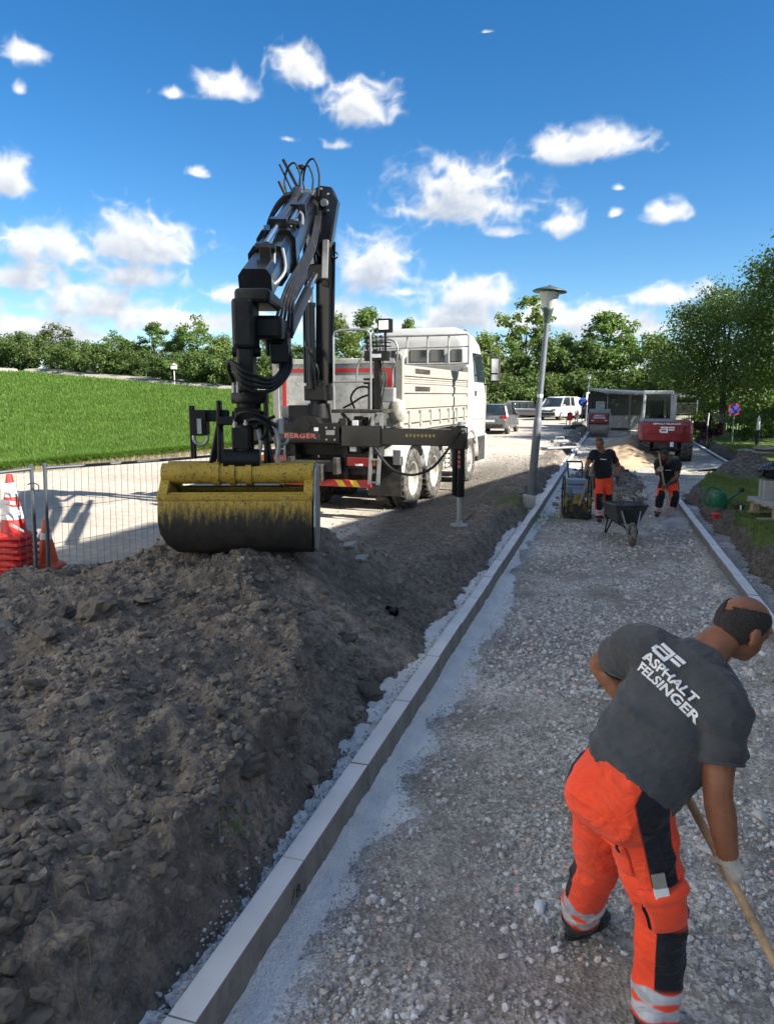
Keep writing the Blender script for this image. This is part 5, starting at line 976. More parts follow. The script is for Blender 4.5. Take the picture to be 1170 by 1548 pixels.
for s_, nm in ((1, 'shell'), (-1, 'shell')):
    sh = gpart(nm, 'bucket_paint', lambda m: shell(m, s_)); gpart('rim_bar', 'bucket_paint', lambda m: m.box2((X0, s_ * -.36, -.155), (X1, s_ * -.255, -.105)), .008, sh)
    [gpart('end_frame', 'bucket_paint', lambda m: m.bar((x, s_ * -.30, -.13), (x, s_ * -.07, .08), .075, .09, 0, (1, 0, 0)), .01, sh) for x in (X0 + .045, X1 - .045)]
    gpart('hinge_tube', 'bucket_paint', lambda m: (m.cyl((X0 + .01, s_ * -.115, .07), (X1 - .005, s_ * -.115, .07), .098, seg=28), [m.cyl((x, s_ * -.115, .07), (x + .055, s_ * -.115, .07), .112, seg=28) for x in (-.225, -.08, .075)]), .008, sh)
    gpart('side_plate', 'steel_grey', lambda m: m.add([(X1 + .004, s_ * y, z) for y, z in ((-.06, .15), (-.2, .12), (-.3, -.08), (-.37, -.2), (-.40, -.4), (-.3, -.62), (-.02, -.72), (0, 0))] + [(X1 + .022, s_ * y, z) for y, z in ((-.06, .15), (-.2, .12), (-.3, -.08), (-.37, -.2), (-.40, -.4), (-.3, -.62), (-.02, -.72), (0, 0))], [tuple(range(8)), tuple(range(15, 7, -1))] + [(i, (i + 1) % 8, 8 + (i + 1) % 8, 8 + i) for i in range(8)]), 0, sh)
# yoke
gpart('yoke', 'black_steel', lambda m: ([m.prism([(-.06, .62), (.06, .62), (.1, .12), (.16, .0), (-.16, .0), (-.1, .12)], x, x + .035, Matrix(((0, 0, 1, 0), (1, 0, 0, 0), (0, 1, 0, .13), (0, 0, 0, 1)))) for x in (-.20, .24)], m.box2((-.2, -.1, .52), (.28, .1, .60)), [m.bar((x, -.02, .56), (x + d, -.08, .12), .03, .07) for x, d in ((-.17, -.09), (.22, .09))]), .012)
gpart('upper_link', 'black_steel', lambda m: (m.box2((-.03, -.1, .48), (.20, .1, .68)), m.cyl((-.06, -.0, .6), (.24, 0, .6), .05, seg=14)), .015)
gc = gpart('grab_cylinder', 'black_steel', lambda m: (m.cyl((.05, -.06, .20), (.05, -.06, .52), .095, seg=18), m.box2((-.05, -.16, .30), (.11, -.02, .50)), m.cyl((-.13, -.1, .2), (.2, -.1, .2), .1, seg=18)), .012)
gpart('fitting', 'steel_grey', lambda m: [(m.cyl((x, -.11, .5), (x, -.11, .545), .026, seg=8), m.cyl((x, -.11, .545), (x, -.11, .57), .018, seg=8)) for x in (-.02, .08)], 0, gc)
for x, s_ in ((-.36, 1), (.40, -1)): gpart('safety_shackle', 'steel_grey', lambda m: (m.tube(arc((x, -.04, .40), .065, -200, 20, 16), .016, 7), m.box2((x - .02, -.08, .44), (x + .02, 0, .58))), 0)
for x in (.17, .34): gpart('strap', 'grey_paint', lambda m: m.tube(spline([(x, -.06, .5), (x + .04, -.1, .36), (x + .02, -.1, .2), (x + .07, -.1, .12)], 4), .022, 6), 0)
gpart('side_block', 'black_steel', lambda m: (m.box2((-.46, -.05, .42), (-.30, .12, .66)), m.cyl((-.44, .0, .2), (-.44, .0, .7), .03, seg=8), m.box2((-.32, .0, .55), (-.1, .08, .66))), .012)
hose('hose', [(-.02, -.11, .56), (.03, -.16, .63), (.14, -.18, .64), (.24, -.14, .6), (.30, -.08, .55), (.36, -.08, .5)], .018, par=gr); hose('hose', [(.08, -.11, .56), (.16, -.13, .575), (.26, -.1, .57), (.34, -.05, .60)], .016, par=gr)

# bolts, pins and hose runs along the boom
def bolts(name, pts, axis, r, par, mat='steel_grey'):
    for p_ in pts: q_ = Vector(p_); a_ = Vector(axis).normalized(); part(name, mat, lambda m: m.cyl(q_, q_ + a_ * .016, r, seg=6), 0, par)
bolts('bolt', [bp(.6, x, .25) for x in (-.16, -.06, .06, .16)], BU, .014, ob); bolts('bolt', [bp(t_, .236, -.14 + .08 * (k % 2)) for k, t_ in enumerate((.16, .22, .3, .38, .46, .54))], BR, .013, ob)
bolts('bolt', [EL + Vector((dx, -.16, dz)) for dx, dz in ((-.2, -.1), (-.07, .04), (.05, -.05), (.04, -.3), (-.1, -.6))], (0, -1, 0), .02, cr); bolts('bolt', [(x, -1.79, z) for x in (-.9, -.75, .25, .4) for z in (1.36, 1.56)], (0, -1, 0), .018, cr)
part('pivot_pin', 'steel_grey', lambda m: m.cyl(EL + Vector((-.02, -.2, -.18)), EL + Vector((-.02, .2, -.18)), .06, seg=18), .006, cr)
for k in range(5): hose('hose', [bp(.08, -.24 - .02 * k, -.02), bp(.3, -.27 - .012 * k, -.12 - .03 * k), bp(.5, -.26 - .012 * k, -.16 - .03 * k), bp(.72, -.24 - .012 * k, -.14 - .03 * k), bp(.86, -.22 - .02 * k, -.16 - .03 * k), tp(.2 + .04 * k, .55, 2.85), tp(.2 + .04 * k, .45, 2.66)], .017, par=ob)
for k in range(3): hose('hose', [Vector((CX_ + .02 + .05 * k, CY_ - .22, 4.2)), Vector((CX_ + .06 + .05 * k, CY_ - .34, 4.45)), bp(.18, -.22 - .03 * k, -.28), bp(.1, -.25 - .03 * k, -.1)], .018)
part('decal', 'label_white', lambda m: m.box2((.02, -1.7925, 1.50), (.10, -1.7905, 1.56)), 0, cr); part('grease_plate', 'steel_grey', lambda m: m.box2((.24, -1.7925, 1.44), (.40, -1.7905, 1.52)), 0, cr)
# ------------------------------------------------------------------ street lamps
pm('lamp_grey', (.16, .18, .2), .55, metal=.3, dirt=.2); pm('lamp_green', (.045, .075, .068), .45); pm('lamp_glass', (.55, .56, .52), .25, spec=.6); pm('foot_concrete', (.42, .4, .36), .95, bump=.3)
def street_lamp(loc, label, lean, s=1.0):
    t = thing('street_lamp', label, 'street lamp', loc); t.rotation_euler = (0, lean, 0); t.scale = (s, s, s)
    m = MB(); m.box((-.03, 0, -.12), (.24, .26, .28)); m.build('foot', M['foot_concrete'], t, .03)
    sh = MB(); sh.lathe([(.085, 0), (.085, 1.5), (.082, 1.58), (.068, 1.62), (.06, 1.66), (.055, 3.45), (.052, 3.6)], seg=18); so = sh.build('shaft', M['lamp_grey'], t); m = MB(); m.box((0, -.083, .9), (.08, .02, .3)); m.build('service_door', M['lamp_grey'], so, .004); m = MB(); m.cyl((0, 0, 2.05), (0, 0, 2.12), .0605, seg=16); m.build('sticker', M['label_white'], so)
    m = MB(); m.lathe([(.06, 3.55), (.065, 3.62), (.10, 3.78), (.115, 3.84), (.09, 3.86)], seg=20); m.build('neck', M['lamp_green'], t)
    m = MB(); m.lathe([(.11, 3.84), (.14, 3.92), (.20, 4.12), (.205, 4.16)], seg=24); m.build('glass', M['lamp_glass'], t)
    m = MB(); m.lathe([(.12, 4.14), (.34, 4.155), (.345, 4.175), (.28, 4.205), (.12, 4.255), (.05, 4.27), (.03, 4.29), (.001, 4.295)], seg=28, caps=False); m.build('hood', M['lamp_green'], t); return t
street_lamp((3.03, 15.2, 0), 'tall grey street lamp with green hood on the verge by the truck', R(3.4))
l2 = street_lamp((15.7, 58.0, 0), 'small far street lamp with a white plate by the round signs', R(2.0), .87); m = MB(); m.box((0, -.09, 2.1), (.28, .02, 1.1)); m.build('plate', M['label_white'], l2)

# ------------------------------------------------------------------ cars
def ringcar(y, zb, zt, w, c=.12, yb=None):
    """one upright cross-section of a car body; w half width"""
    P = [(-w * .92, zb), (w * .92, zb), (w, zb + c), (w * 1.0, zt - c), (w * .93, zt), (-w * .93, zt), (-w * 1.0, zt - c), (-w, zb + c)]
    return [Vector((x, y, z)) for x, z in P]
def car(name, label, cat, loc, az, paint, L_=4.6, W_=1.8, H_=1.6, kind='mpv'):
    t = thing(name, label, cat, loc, -R(az)); h = W_ / 2; f, b = L_ / 2, -L_ / 2
    if kind == 'mpv': st = [(b, .55, .85, .92), (b + .12, .32, 1.0, 1.0), (b + .7, .28, 1.02, 1.0), (0, .26, .98, 1.0), (f - 1.3, .26, .97, 1.0), (f - .7, .28, .90, .98), (f - .2, .34, .76, .92), (f, .45, .64, .8)]; roof = [(b + .22, 1.0, .92), (b + .45, H_ - .06, .80), (b + .9, H_, .78), (.4, H_ - .02, .77), (.95, H_ - .14, .76), (f - .95, 1.0, .88)]
    elif kind == 'wagon': st = [(b, .55, .8, .92), (b + .12, .32, .95, 1.0), (b + .8, .28, .95, 1.0), (0, .24, .92, 1.0), (f - 1.4, .24, .90, 1.0), (f - .7, .28, .82, .98), (f - .15, .34, .7, .9), (f, .45, .6, .8)]; roof = [(b + .2, .94, .9), (b + .6, H_ - .08, .78), (b + 1.1, H_, .75), (.2, H_ - .01, .74), (.7, H_ - .14, .73), (f - 1.3, .92, .86)]
    else: st = [(b, .5, 1.0, .96), (b + .08, .35, 1.15, 1.0), (0, .3, 1.15, 1.0), (f - 1.0, .3, 1.14, 1.0), (f - .6, .3, 1.08, .98), (f - .12, .36, .98, .94), (f, .46, .8, .86)]; roof = [(b + .04, 1.14, .97), (b + .12, H_ - .1, .88), (b + .4, H_, .84), (f - 1.9, H_, .84), (f - 1.5, H_ - .1, .83), (f - .75, 1.12, .92)]
    m = MB(); m.loft([ringcar(y, zb, zt, h * w) for y, zb, zt, w in st]); bo = m.build('body', M[paint], t); 
    # glasshouse
    zb = roof[0][1] - .06; m = MB(); rg = []
    for y, z, w in roof: rg.append([Vector((x * h, y, zz)) for x, zz in ((-w - .06, zb - .02), (w + .06, zb - .02), (w, z - .05), (w * .9, z), (-w * .9, z), (-w, z - .05))])
    m.loft(rg, 0, True, True); gl = m.build('glasshouse', M['glass_dark'], t)
    m = MB(); ro = [[Vector((x * h, y, zz)) for x, zz in ((-w * 1.012, z - .075), (-w * .9, z + .012), (w * .9, z + .012), (w * 1.012, z - .075))] for y, z, w in roof[1:-1]]
    m.add([p for r_ in ro for p in r_], [(i * 4 + k, i * 4 + k + 1, i * 4 + k + 5, i * 4 + k + 4) for i in range(len(ro) - 1) for k in range(3)], 0, True); m.build('roof', M[paint], t, fix=False)
    for s_ in (1, -1):
        def P(i, top): y, z, w = roof[i]; return Vector((s_ * h * (w * 1.015 if top else w + .067), y, (z - .06) if top else zb))
        m = MB()
        pil = [(0, 1), (len(roof) - 1, len(roof) - 2)]
        for a, b_ in pil: m.bar(P(a, 0), P(b_, 1), .09, .05)
        for fy in ((.33, .66) if kind != 'van' else (.3, .62)):
            y = roof[1][0] + (roof[-2][0] - roof[1][0]) * fy; w = .78 if kind != 'van' else .845; m.bar((s_ * h * (w + .1), y, zb), (s_ * h * w * 1.015, y, H_ - .05), .08, .04)
        if kind == 'van': m.add([(s_ * h * .98, roof[0][0], zb), (s_ * h * .98, roof[0][0] + 1.3, zb), (s_ * h * .87, roof[0][0] + 1.3, H_ - .05), (s_ * h * .89, roof[1][0], H_ - .1)], [(0, 1, 2, 3)])
        m.build('pillar', M[paint], t, fix=False)
        for yy in (b + .8, f - .9):
            r_ = .33 if kind != 'van' else .35; a = MB(); a.lathe([(r_ + .07, -.06), (r_ + .07, .012), (r_ + .0, .012)], (s_ * (h - .02), yy, r_), (s_, 0, 0), 22); a.build('wheel_arch', M['chassis_black'], t)
        hl = MB(); hl.box((s_ * h * .68, f - (.10 if kind != 'van' else .06), .72 if kind != 'van' else .88), (.34, .14, .16 if kind != 'van' else .22)); hl.build('headlight', M['chrome'], t, .03)
        tl = MB(); tl.box((s_ * h * .82, b + .06, .92 if kind != 'van' else 1.0), (.3, .12, .2 if kind != 'van' else .5)); tl.build('tail_lamp', M['lamp_red'], t, .03)
        mi = MB(); mi.box((s_ * (h + .1), f - 1.5 if kind != 'van' else f - 1.05, 1.02 if kind != 'van' else 1.25), (.2, .12, .16)); mi.build('mirror', M[paint], t, .03)
    WM = CARW if kind != 'van' else VANW; r_ = .33 if kind != 'van' else .35
    for yy in (b + .8, f - .9):
        for s_ in (1, -1): put_wheel(t, WM, s_ * (h - .10), yy, r_, s_)
    m = MB(); m.box((0, b - .005, .72), (.52, .02, .12)); m.build('number_plate', M['label_white'], t); m = MB(); m.box((0, f + .005, .48), (.52, .02, .11)); m.build('number_plate', M['label_white'], t)
    m = MB(); m.box2((-h * .8, b - .03, .36), (h * .8, b + .1, .56)); m.build('bumper', M['chassis_black'], t, .03); m = MB(); m.box2((-h * .8, f - .1, .38), (h * .8, f + .02, .54 if kind != 'van' else .66)); m.build('bumper', M['chassis_black'], t, .03)
    if kind != 'van':
        for s_ in (1, -1): m = MB(); m.tube([(s_ * h * .7, b + .9, H_ - .02), (s_ * h * .7, b + .95, H_ + .05), (s_ * h * .7, .6, H_ + .03), (s_ * h * .7, .65, H_ - .05)], .018, 6); m.build('roof_rail', M['steel_grey'], t)
    else: m = MB(); m.box2((-h * .62, f - .03, .70), (h * .62, f + .01, .84)); m.build('grille', M['chassis_black'], t, .01)
    return t
CARW = wheel_meshes(.33, .2, .05); VANW = wheel_meshes(.35, .21, .05)
pm('car_grey', (.17, .175, .18), .3, metal=.5, var=.05, dirt=.5, dirtc=(.3, .28, .25), coat=.5); pm('car_dark', (.07, .072, .08), .25, metal=.5, dirt=.2, coat=.5); pm('car_white', (.74, .74, .73), .25, dirt=.1, coat=.5); pm('car_black', (.012, .012, .014), .2, coat=.6)
rp = Vector((6.35, 39.0, 0)); hd = Vector((math.sin(R(19)), math.cos(R(19)), 0)); rt = Vector((hd.y, -hd.x, 0)); c_ = rp - rt * .9 + hd * 2.3
car('people_carrier', 'dusty grey people carrier driving away past the tipper truck', 'car', (c_.x, c_.y, 0), 19, 'car_grey', 4.6, 1.82, 1.62, 'mpv')
car('delivery_van', 'white passenger van parked before the tree belt', 'van', (14.75, 63.0, 0), 218, 'car_white', 4.9, 1.9, 1.95, 'van')
car('estate_car', 'dark grey estate car parked beside the white van', 'car', (12.7, 68.5, 0), 62, 'car_dark', 4.7, 1.82, 1.48, 'wagon')
car('estate_car', 'black estate car parked behind the orange waste bin', 'car', (19.6, 66.5, 0), 75, 'car_black', 4.6, 1.8, 1.46, 'wagon')

# ------------------------------------------------------------------ wheeled excavator, seen from behind
pm('machine_red', (.21, .008, .016), .32, var=.06, dirt=.25, dirtc=(.2, .12, .1), coat=.4); pm('machine_grey', (.36, .37, .38), .5, dirt=.2); pm('cab_glass', (.10, .115, .12), .06, spec=.9)
EXW = wheel_meshes(.40, .36, .02, 'machine_grey', 'tyre')
def lug_tyre():
    m = MB(); r_, w = .40, .40
    m.lathe([(.2, -w * .4), (r_ * .86, -w * .5), (r_ * .95, -w * .44), (r_ * .96, 0), (r_ * .95, w * .44), (r_ * .86, w * .5), (.2, w * .4)], axis=(1, 0, 0), seg=32, caps=False)
    for k in range(16):
        for s_ in (1, -1):
            a = 2 * math.pi * (k + (.5 if s_ > 0 else 0)) / 16; a2 = a + .24; c0 = Vector((s_ * .01, math.cos(a2) * r_, math.sin(a2) * r_)); c1 = Vector((s_ * w * .49, math.cos(a) * r_ * .97, math.sin(a) * r_ * .97)); m.bar(c0, c1, .07, .06, 0, Vector((0, math.cos(a), math.sin(a))))
    return m.mesh('tyre', M['tyre'])
LT = (lug_tyre(), EXW[1])
ex = thing('wheeled_excavator', 'red wheeled excavator with grey cab turned away in the trench', 'excavator', (10.48, 27.6, -.30), -R(17))
def xp(name, mat, fn, bevel=0., parent=None): return part(name, mat, fn, bevel, parent or ex)
for yy in (-.25, 1.75):
    for s_ in (1, -1): put_wheel(ex, LT, s_ * .74, yy, .40, s_)
    xp('axle', 'chassis_black', lambda m: (m.cyl((-.7, yy, .4), (.7, yy, .4), .09, seg=12), m.box2((-.2, yy - .2, .3), (.2, yy + .2, .62))))
xp('undercarriage', 'chassis_black', lambda m: (m.box2((-.42, -.6, .42), (.42, 2.1, .66)), m.cyl((0, .6, .6), (0, .6, .78), .45, seg=24)), .02)
def cw(m):
    rows = []
    for z, e in ((.66, .06), (.74, 0), (1.0, -.015), (1.28, 0), (1.42, .05)):
        rows.append([Vector((x, y, z)) for x, y in [(.95 - e, .55), (.95 - e, -.05)] + [(.70 - e + .25 * math.cos(R(a)), -.28 + .3 * math.sin(R(a))) for a in (0, -30, -60)] + [(.5, -.62 + e), (0, -.66 + e), (-.5, -.62 + e)] + [(-.70 + e - .25 * math.cos(R(a)), -.28 + .3 * math.sin(R(a))) for a in (-60, -30, 0)] + [(-.95 + e, -.05), (-.95 + e, .55)]])
    m.loft(rows, 0, True, False)
xc = xp('counterweight', 'machine_red', cw, .02)
xp('engine_hood', 'machine_red', lambda m: (m.box2((.30, .2, 1.38), (.93, 1.5, 1.44)), m.box2((-.93, .5, .78), (.93, 1.7, 1.38))), .03); xp('hatch_seam', 'chassis_black', lambda m: (m.box2((-.72, -.668, 1.02), (-.715, -.62, 1.30)), m.box2((.62, -.655, .95), (.625, -.6, 1.3))), 0, xc); xp('hatch_panel', 'machine_red', lambda m: m.box2((-.74, -.675, .98), (.60, -.645, 1.27)), .02, xc)
lettering('ASPHALT FELSINGER', M['label_white'], xc, (0.0, -.678, 1.345), (1, 0, 0), (0, 0, 1), .085, bold=.002, sx=1.25); af_logo(M['label_white'], xc, (.02, -.682, 1.13), (1, 0, 0), (0, 0, 1), .25)
cb = bpy.data.objects.new('cab', None); COL.objects.link(cb); cb.parent = ex
def cabframe(m):
    x0, x1, ya, yb, z0, z1 = -.86, .24, -.2, 1.25, 1.38, 2.52
    for x in (x0, x1): m.bar((x + (.045 if x < 0 else -.045), ya + .04, z0), (x + (.07 if x < 0 else -.07), ya + .1, z1), .09, .1); m.bar((x + (.04 if x < 0 else -.04), yb, z0), (x + (.07 if x < 0 else -.07), yb - .1, z1), .07, .07)
    m.box2((x0, ya, z0 - .02), (x1, yb, z0 + .14)); m.box2((x0 + .02, ya + .04, z1 - .1), (x1 - .02, yb - .06, z1 + .04)); m.box2((x1 - .02, ya, z0), (x1 + .1, ya + .35, 2.45))
xp('frame', 'machine_grey', cabframe, .03, cb); xp('rear_window', 'clear_glass', lambda m: m.box2((-.76, -.12, 1.53), (.14, -.10, 2.42)), .01, cb)
for x in (-.83, .19): xp('side_window', 'clear_glass', lambda m: m.box2((x - .008, 0, 1.53), (x + .008, 1.15, 2.42)), 0, cb)
xp('front_window', 'clear_glass', lambda m: m.box2((-.76, 1.16, 1.45), (.14, 1.18, 2.42)), 0, cb)
xp('seat', 'chassis_black', lambda m: (m.box2((-.58, .2, 1.45), (-.05, .7, 1.65)), m.box2((-.55, .15, 1.6), (-.08, .28, 2.2))), .05, cb); xp('window_seal', 'chassis_black', lambda m: m.tube([(-.76, -.125, 1.53), (.14, -.125, 1.53), (.14, -.125, 2.42), (-.76, -.125, 2.42), (-.76, -.125, 1.53)], .02, 6), 0, cb)
xp('boom', 'machine_red', lambda m: (m.bar((.32, 1.6, 1.0), (.32, 2.6, 2.3), .18, .3), m.bar((.32, 2.6, 2.3), (.32, 3.8, 1.9), .16, .26), m.bar((.32, 3.8, 1.95), (.32, 3.3, .5), .14, .22)), .03); xp('bucket', 'chassis_black', lambda m: m.prism([(3.3, .5), (3.6, .45), (3.5, .1), (3.1, .05), (3.0, .3)], -.05, .65, Matrix(((0, 0, 1, 0), (1, 0, 0, 0), (0, 1, 0, 0), (0, 0, 0, 1)))), .02)
xp('hitch_plate', 'label_white', lambda m: m.box2((.16, -.62, .5), (.28, -.58, .68)), .004)

# ------------------------------------------------------------------ small tandem roller
ro = thing('tandem_roller', 'small red tandem roller with roll bar standing before the carport', 'roller', (12.15, 42.0, -.2), -R(17)); pm('drum_steel', (.3, .25, .2), .55, metal=.4, dirt=.5)
def rpq(name, mat, fn, bevel=0., parent=None): return part(name, mat, fn, bevel, parent or ro)
for y in (0, 1.6): rpq('drum', 'drum_steel', lambda m: m.cyl((-.52, y, .36), (.52, y, .36), .36, seg=28), .01)
rpq('side_frame', 'grey_paint', lambda m: [m.box2((s_ * .55, -.25, .2), (s_ * .64, 1.9, 1.25)) for s_ in (1, -1)], .03); hb = rpq('hood', 'machine_red', lambda m: (m.box2((-.52, -.3, .68), (.52, .5, 1.25)), m.box2((-.5, 1.0, .7), (.5, 1.95, 1.25))), .06)
lettering('ASPHALT', M['label_white'], hb, (0, -.315, 1.13), (1, 0, 0), (0, 0, 1), .13, bold=.003, sx=1.1); lettering('FELSINGER', M['label_white'], hb, (0, -.315, 1.01), (1, 0, 0), (0, 0, 1), .13, bold=.003, sx=1.1); rpq('headlight', 'label_white', lambda m: m.box2((-.45, -.32, .84), (-.28, -.3, .89)), 0, hb); rpq('headlight', 'label_white', lambda m: m.box2((.28, -.32, .84), (.45, -.3, .89)), 0, hb)
rpq('console', 'grey_paint', lambda m: (m.box2((-.58, .2, 1.25), (.58, .5, 1.5)), m.box2((-.25, .6, 1.2), (.25, .95, 1.55)), m.box2((-.25, .95, 1.5), (.25, 1.05, 1.95))), .04); rpq('roll_bar', 'black_steel', lambda m: (m.tube([(-.46, 1.05, 1.2), (-.46, 1.05, 2.2), (-.4, 1.05, 2.27), (.4, 1.05, 2.27), (.46, 1.05, 2.2), (.46, 1.05, 1.2)], .035, 8), m.tube(spline([(-.3, .5, 1.5), (-.3, .5, 1.85), (-.2, .5, 1.95), (.2, .5, 1.95), (.3, .5, 1.85), (.3, .5, 1.5)], 4), .02, 6)))

# ------------------------------------------------------------------ vibrating plate
pm('compactor_yellow', (.34, .25, .05), .5, dirt=.8, dirtc=(.06, .055, .05)); pm('engine_grey', (.2, .25, .32), .4, metal=.3, dirt=.2)
vp = thing('plate_compactor', 'yellow and black vibrating plate compactor beside the wheelbarrow', 'compactor', (4.0, 15.25, -.425), -R(10))
def vq(name, mat, fn, bevel=0., parent=None): return part(name, mat, fn, bevel, parent or vp)
vq('base_plate', 'chassis_black', lambda m: m.prism([(-.42, .10), (-.36, .0), (.36, .0), (.42, .10), (.38, .1), (.34, .04), (-.34, .04), (-.38, .1)], -.27, .27, Matrix(((0, 0, 1, 0), (1, 0, 0, 0), (0, 1, 0, 0), (0, 0, 0, 1)))), .008); vq('base_block', 'chassis_black', lambda m: m.box2((-.29, -.42, .0), (.29, .38, .09)), .015)
vq('exciter', 'compactor_yellow', lambda m: (m.box2((-.2, -.25, .09), (.2, .2, .34)), [m.cyl((s_ * .27, -.22, .34), (s_ * .21, -.22, .34), .17, seg=20) for s_ in (1, -1)], m.box2((-.08, -.38, .1), (.08, -.2, .5))), .03); vq('engine', 'engine_grey', lambda m: (m.box2((-.2, -.2, .40), (.2, .22, .66)), m.box2((-.22, -.15, .66), (.2, .18, .78)), m.cyl((-.1, -.24, .52), (.1, -.24, .52), .1, seg=16)), .03)
[vq('guard_frame', 'black_steel', lambda m: m.tube(spline([(s_ * .27, -.35, .1), (s_ * .27, -.33, .55), (s_ * .26, -.2, .8), (s_ * .26, .15, .82), (s_ * .27, .28, .6), (s_ * .27, .3, .1)], 4), .016, 7)) for s_ in (1, -1)]; vq('handle', 'black_steel', lambda m: (m.tube([(-.12, .2, .5), (-.16, .75, 1.02), (-.16, .95, 1.06)], .018, 8), m.tube([(.12, .2, .5), (.16, .75, 1.02), (.16, .95, 1.06)], .018, 8), m.tube([(-.16, .95, 1.06), (.16, .95, 1.06)], .02, 8)))

# ------------------------------------------------------------------ wheelbarrow
pm('barrow_black', (.035, .04, .042), .45, dirt=.35, dirtc=(.14, .13, .11))
wb = thing('wheelbarrow', 'black wheelbarrow with its wheel towards the near worker', 'wheelbarrow', (4.24, 12.75, -.425), R(172))
def wq(name, mat, fn, bevel=0., parent=None): return part(name, mat, fn, bevel, parent or wb)
def tray(m):
    top = [(-.36, -.42, .60), (.36, -.42, .60), (.27, .50, .66), (-.27, .50, .66)]; bot = [(-.24, -.28, .33), (.24, -.28, .33), (.17, .26, .30), (-.17, .26, .30)]
    o = [Vector(p) for p in top]; b = [Vector(p) for p in bot]; io = [p * 1 + Vector((0, 0, -.004)) - Vector((math.copysign(.018, p.x), math.copysign(.018, p.y), 0)) for p in o]; ib = [p + Vector((0, 0, .015)) - Vector((math.copysign(.01, p.x), math.copysign(.01, p.y), 0)) for p in b]
    m.add(o + b + io + ib, [(i, (i + 1) % 4, 4 + (i + 1) % 4, 4 + i) for i in range(4)] + [(4, 5, 6, 7)] + [(8 + i, 12 + i, 12 + (i + 1) % 4, 8 + (i + 1) % 4) for i in range(4)] + [(15, 14, 13, 12)] + [(i, 8 + i, 8 + (i + 1) % 4, (i + 1) % 4) for i in range(4)])
tr_ = wq('tray', 'barrow_black', tray, .012); wq('rim', 'barrow_black', lambda m: m.tube([(-.36, -.42, .60), (.36, -.42, .60), (.27, .50, .66), (-.27, .50, .66), (-.36, -.42, .60)], .013, 7), 0, tr_)
for s_ in (1, -1):
    wq('handle_bar', 'black_steel', lambda m: m.tube(spline([(s_ * .06, .62, .2), (s_ * .1, .4, .28), (s_ * .2, -.1, .30), (s_ * .26, -.5, .38), (s_ * .29, -.95, .60)], 4), .016, 8)); wq('leg', 'black_steel', lambda m: m.tube([(s_ * .22, -.12, .30), (s_ * .28, -.35, .02), (s_ * .28, -.46, .02), (s_ * .24, -.42, .32)], .015, 8))
    wq('wheel_fork', 'steel_grey', lambda m: m.bar((s_ * .065, .66, .2), (s_ * .10, .3, .30), .012, .04)); wq('brace', 'steel_grey', lambda m: m.bar((s_ * .07, .62, .22), (s_ * .16, .44, .56), .012, .03))
wq('cross_bar', 'steel_grey', lambda m: m.bar((-.14, .82, .2), (.14, .82, .2), .03, .012)); 
BW = MB(); BW.lathe([(.09, -.035), (.16, -.045), (.19, -.03), (.2, 0), (.19, .03), (.16, .045), (.09, .035)], axis=(1, 0, 0), seg=28, caps=False); BR_ = MB(); BR_.lathe([(.10, -.03), (.03, -.04), (.03, .04), (.10, .03)], axis=(1, 0, 0), seg=20, caps=False)
put_wheel(wb, (BW.mesh('tyre', M['tyre_dusty']), BR_.mesh('rim', M['steel_grey'])), 0, .66, .2, 1)
# ------------------------------------------------------------------ site fence, cones
pm('fence_steel', (.1, .12, .135), .45, metal=.6, dirt=.2); pm('fence_wire', (.16, .17, .175), .5, metal=.5); pm('cone_red', (.55, .022, .02), .45, dirt=.2, dirtc=(.25, .1, .08)); pm('cone_orange', (.62, .1, .04), .5, dirt=.3); pm('cone_white', (.72, .73, .75), .4, dirt=.15); pm('tape_white', (.8, .81, .83), .5)
def fence_panel(p0, p1, h, label, lean0=0., lean1=0.):
    p0, p1 = Vector(p0), Vector(p1); t = thing('mesh_fence_panel', label, 'fence'); d = p1 - p0; d.z = 0; L_ = d.length; d.normalize()
    q0, q1 = p0 + d * lean0 + Vector((0, 0, h)), p1 + d * lean1 + Vector((0, 0, h))
    for a, b in ((p0, q0), (p1, q1)): m = MB(); m.tube([a, b], .021, 10); m.build('post', M['fence_steel'], t)
    for f in (.08, .96): m = MB(); n = 8; m.tube([(p0.lerp(q0, f)).lerp(p1.lerp(q1, f), i / n) + Vector((0, 0, -.02 * math.sin(math.pi * i / n))) for i in range(n + 1)], .018, 8); m.build('rail', M['fence_steel'], t)
    n = int(L_ / .085)
    for i in range(1, n):
        f = i / n; a, b = p0.lerp(p1, f) + Vector((0, 0, .08 * h)), q0.lerp(q1, f) - Vector((0, 0, .04 * h)); w = MB(); mid = a.lerp(b, .5) + d * random.uniform(-.012, .012); w.tube([a, mid, b], .0022, 4, caps=False); w.build('wire', M['fence_wire'], t, fix=False)
    for z in (.33, .62): w = MB(); w.tube([(p0.lerp(q0, z)).lerp(p1.lerp(q1, z), i / 10) + Vector((0, 0, random.uniform(-.006, .006))) for i in range(11)], .0025, 4, caps=False); w.build('cross_wire', M['fence_wire'], t, fix=False)
    return t
fence_panel((-3.84, 8.05, -.02), (-1.55, 11.0, -.02), 1.37, 'grey mesh fence panel running behind the grab', .05, .0)
fence_panel((-5.3, 5.95, -.02), (-3.93, 7.95, -.02), 1.37, 'grey mesh fence panel beside the stacked traffic cones', .0, .04)
t = thing('fence_tie', 'black cable tie joining the two fence posts', 'cable tie'); m = MB(); m.tube(spline([(-3.93, 7.92, 1.13), (-3.87, 7.9, 1.15), (-3.82, 7.93, 1.12), (-3.83, 7.94, 1.05)], 4), .006, 6); m.build('tie', M['rubber_hose'], t)
def cone_part(m, z, h=.74, r=.155, top=.03): m.lathe([(r, z), (top, z + h), (top * .8, z + h + .005), (.001, z + h + .005)], seg=24)
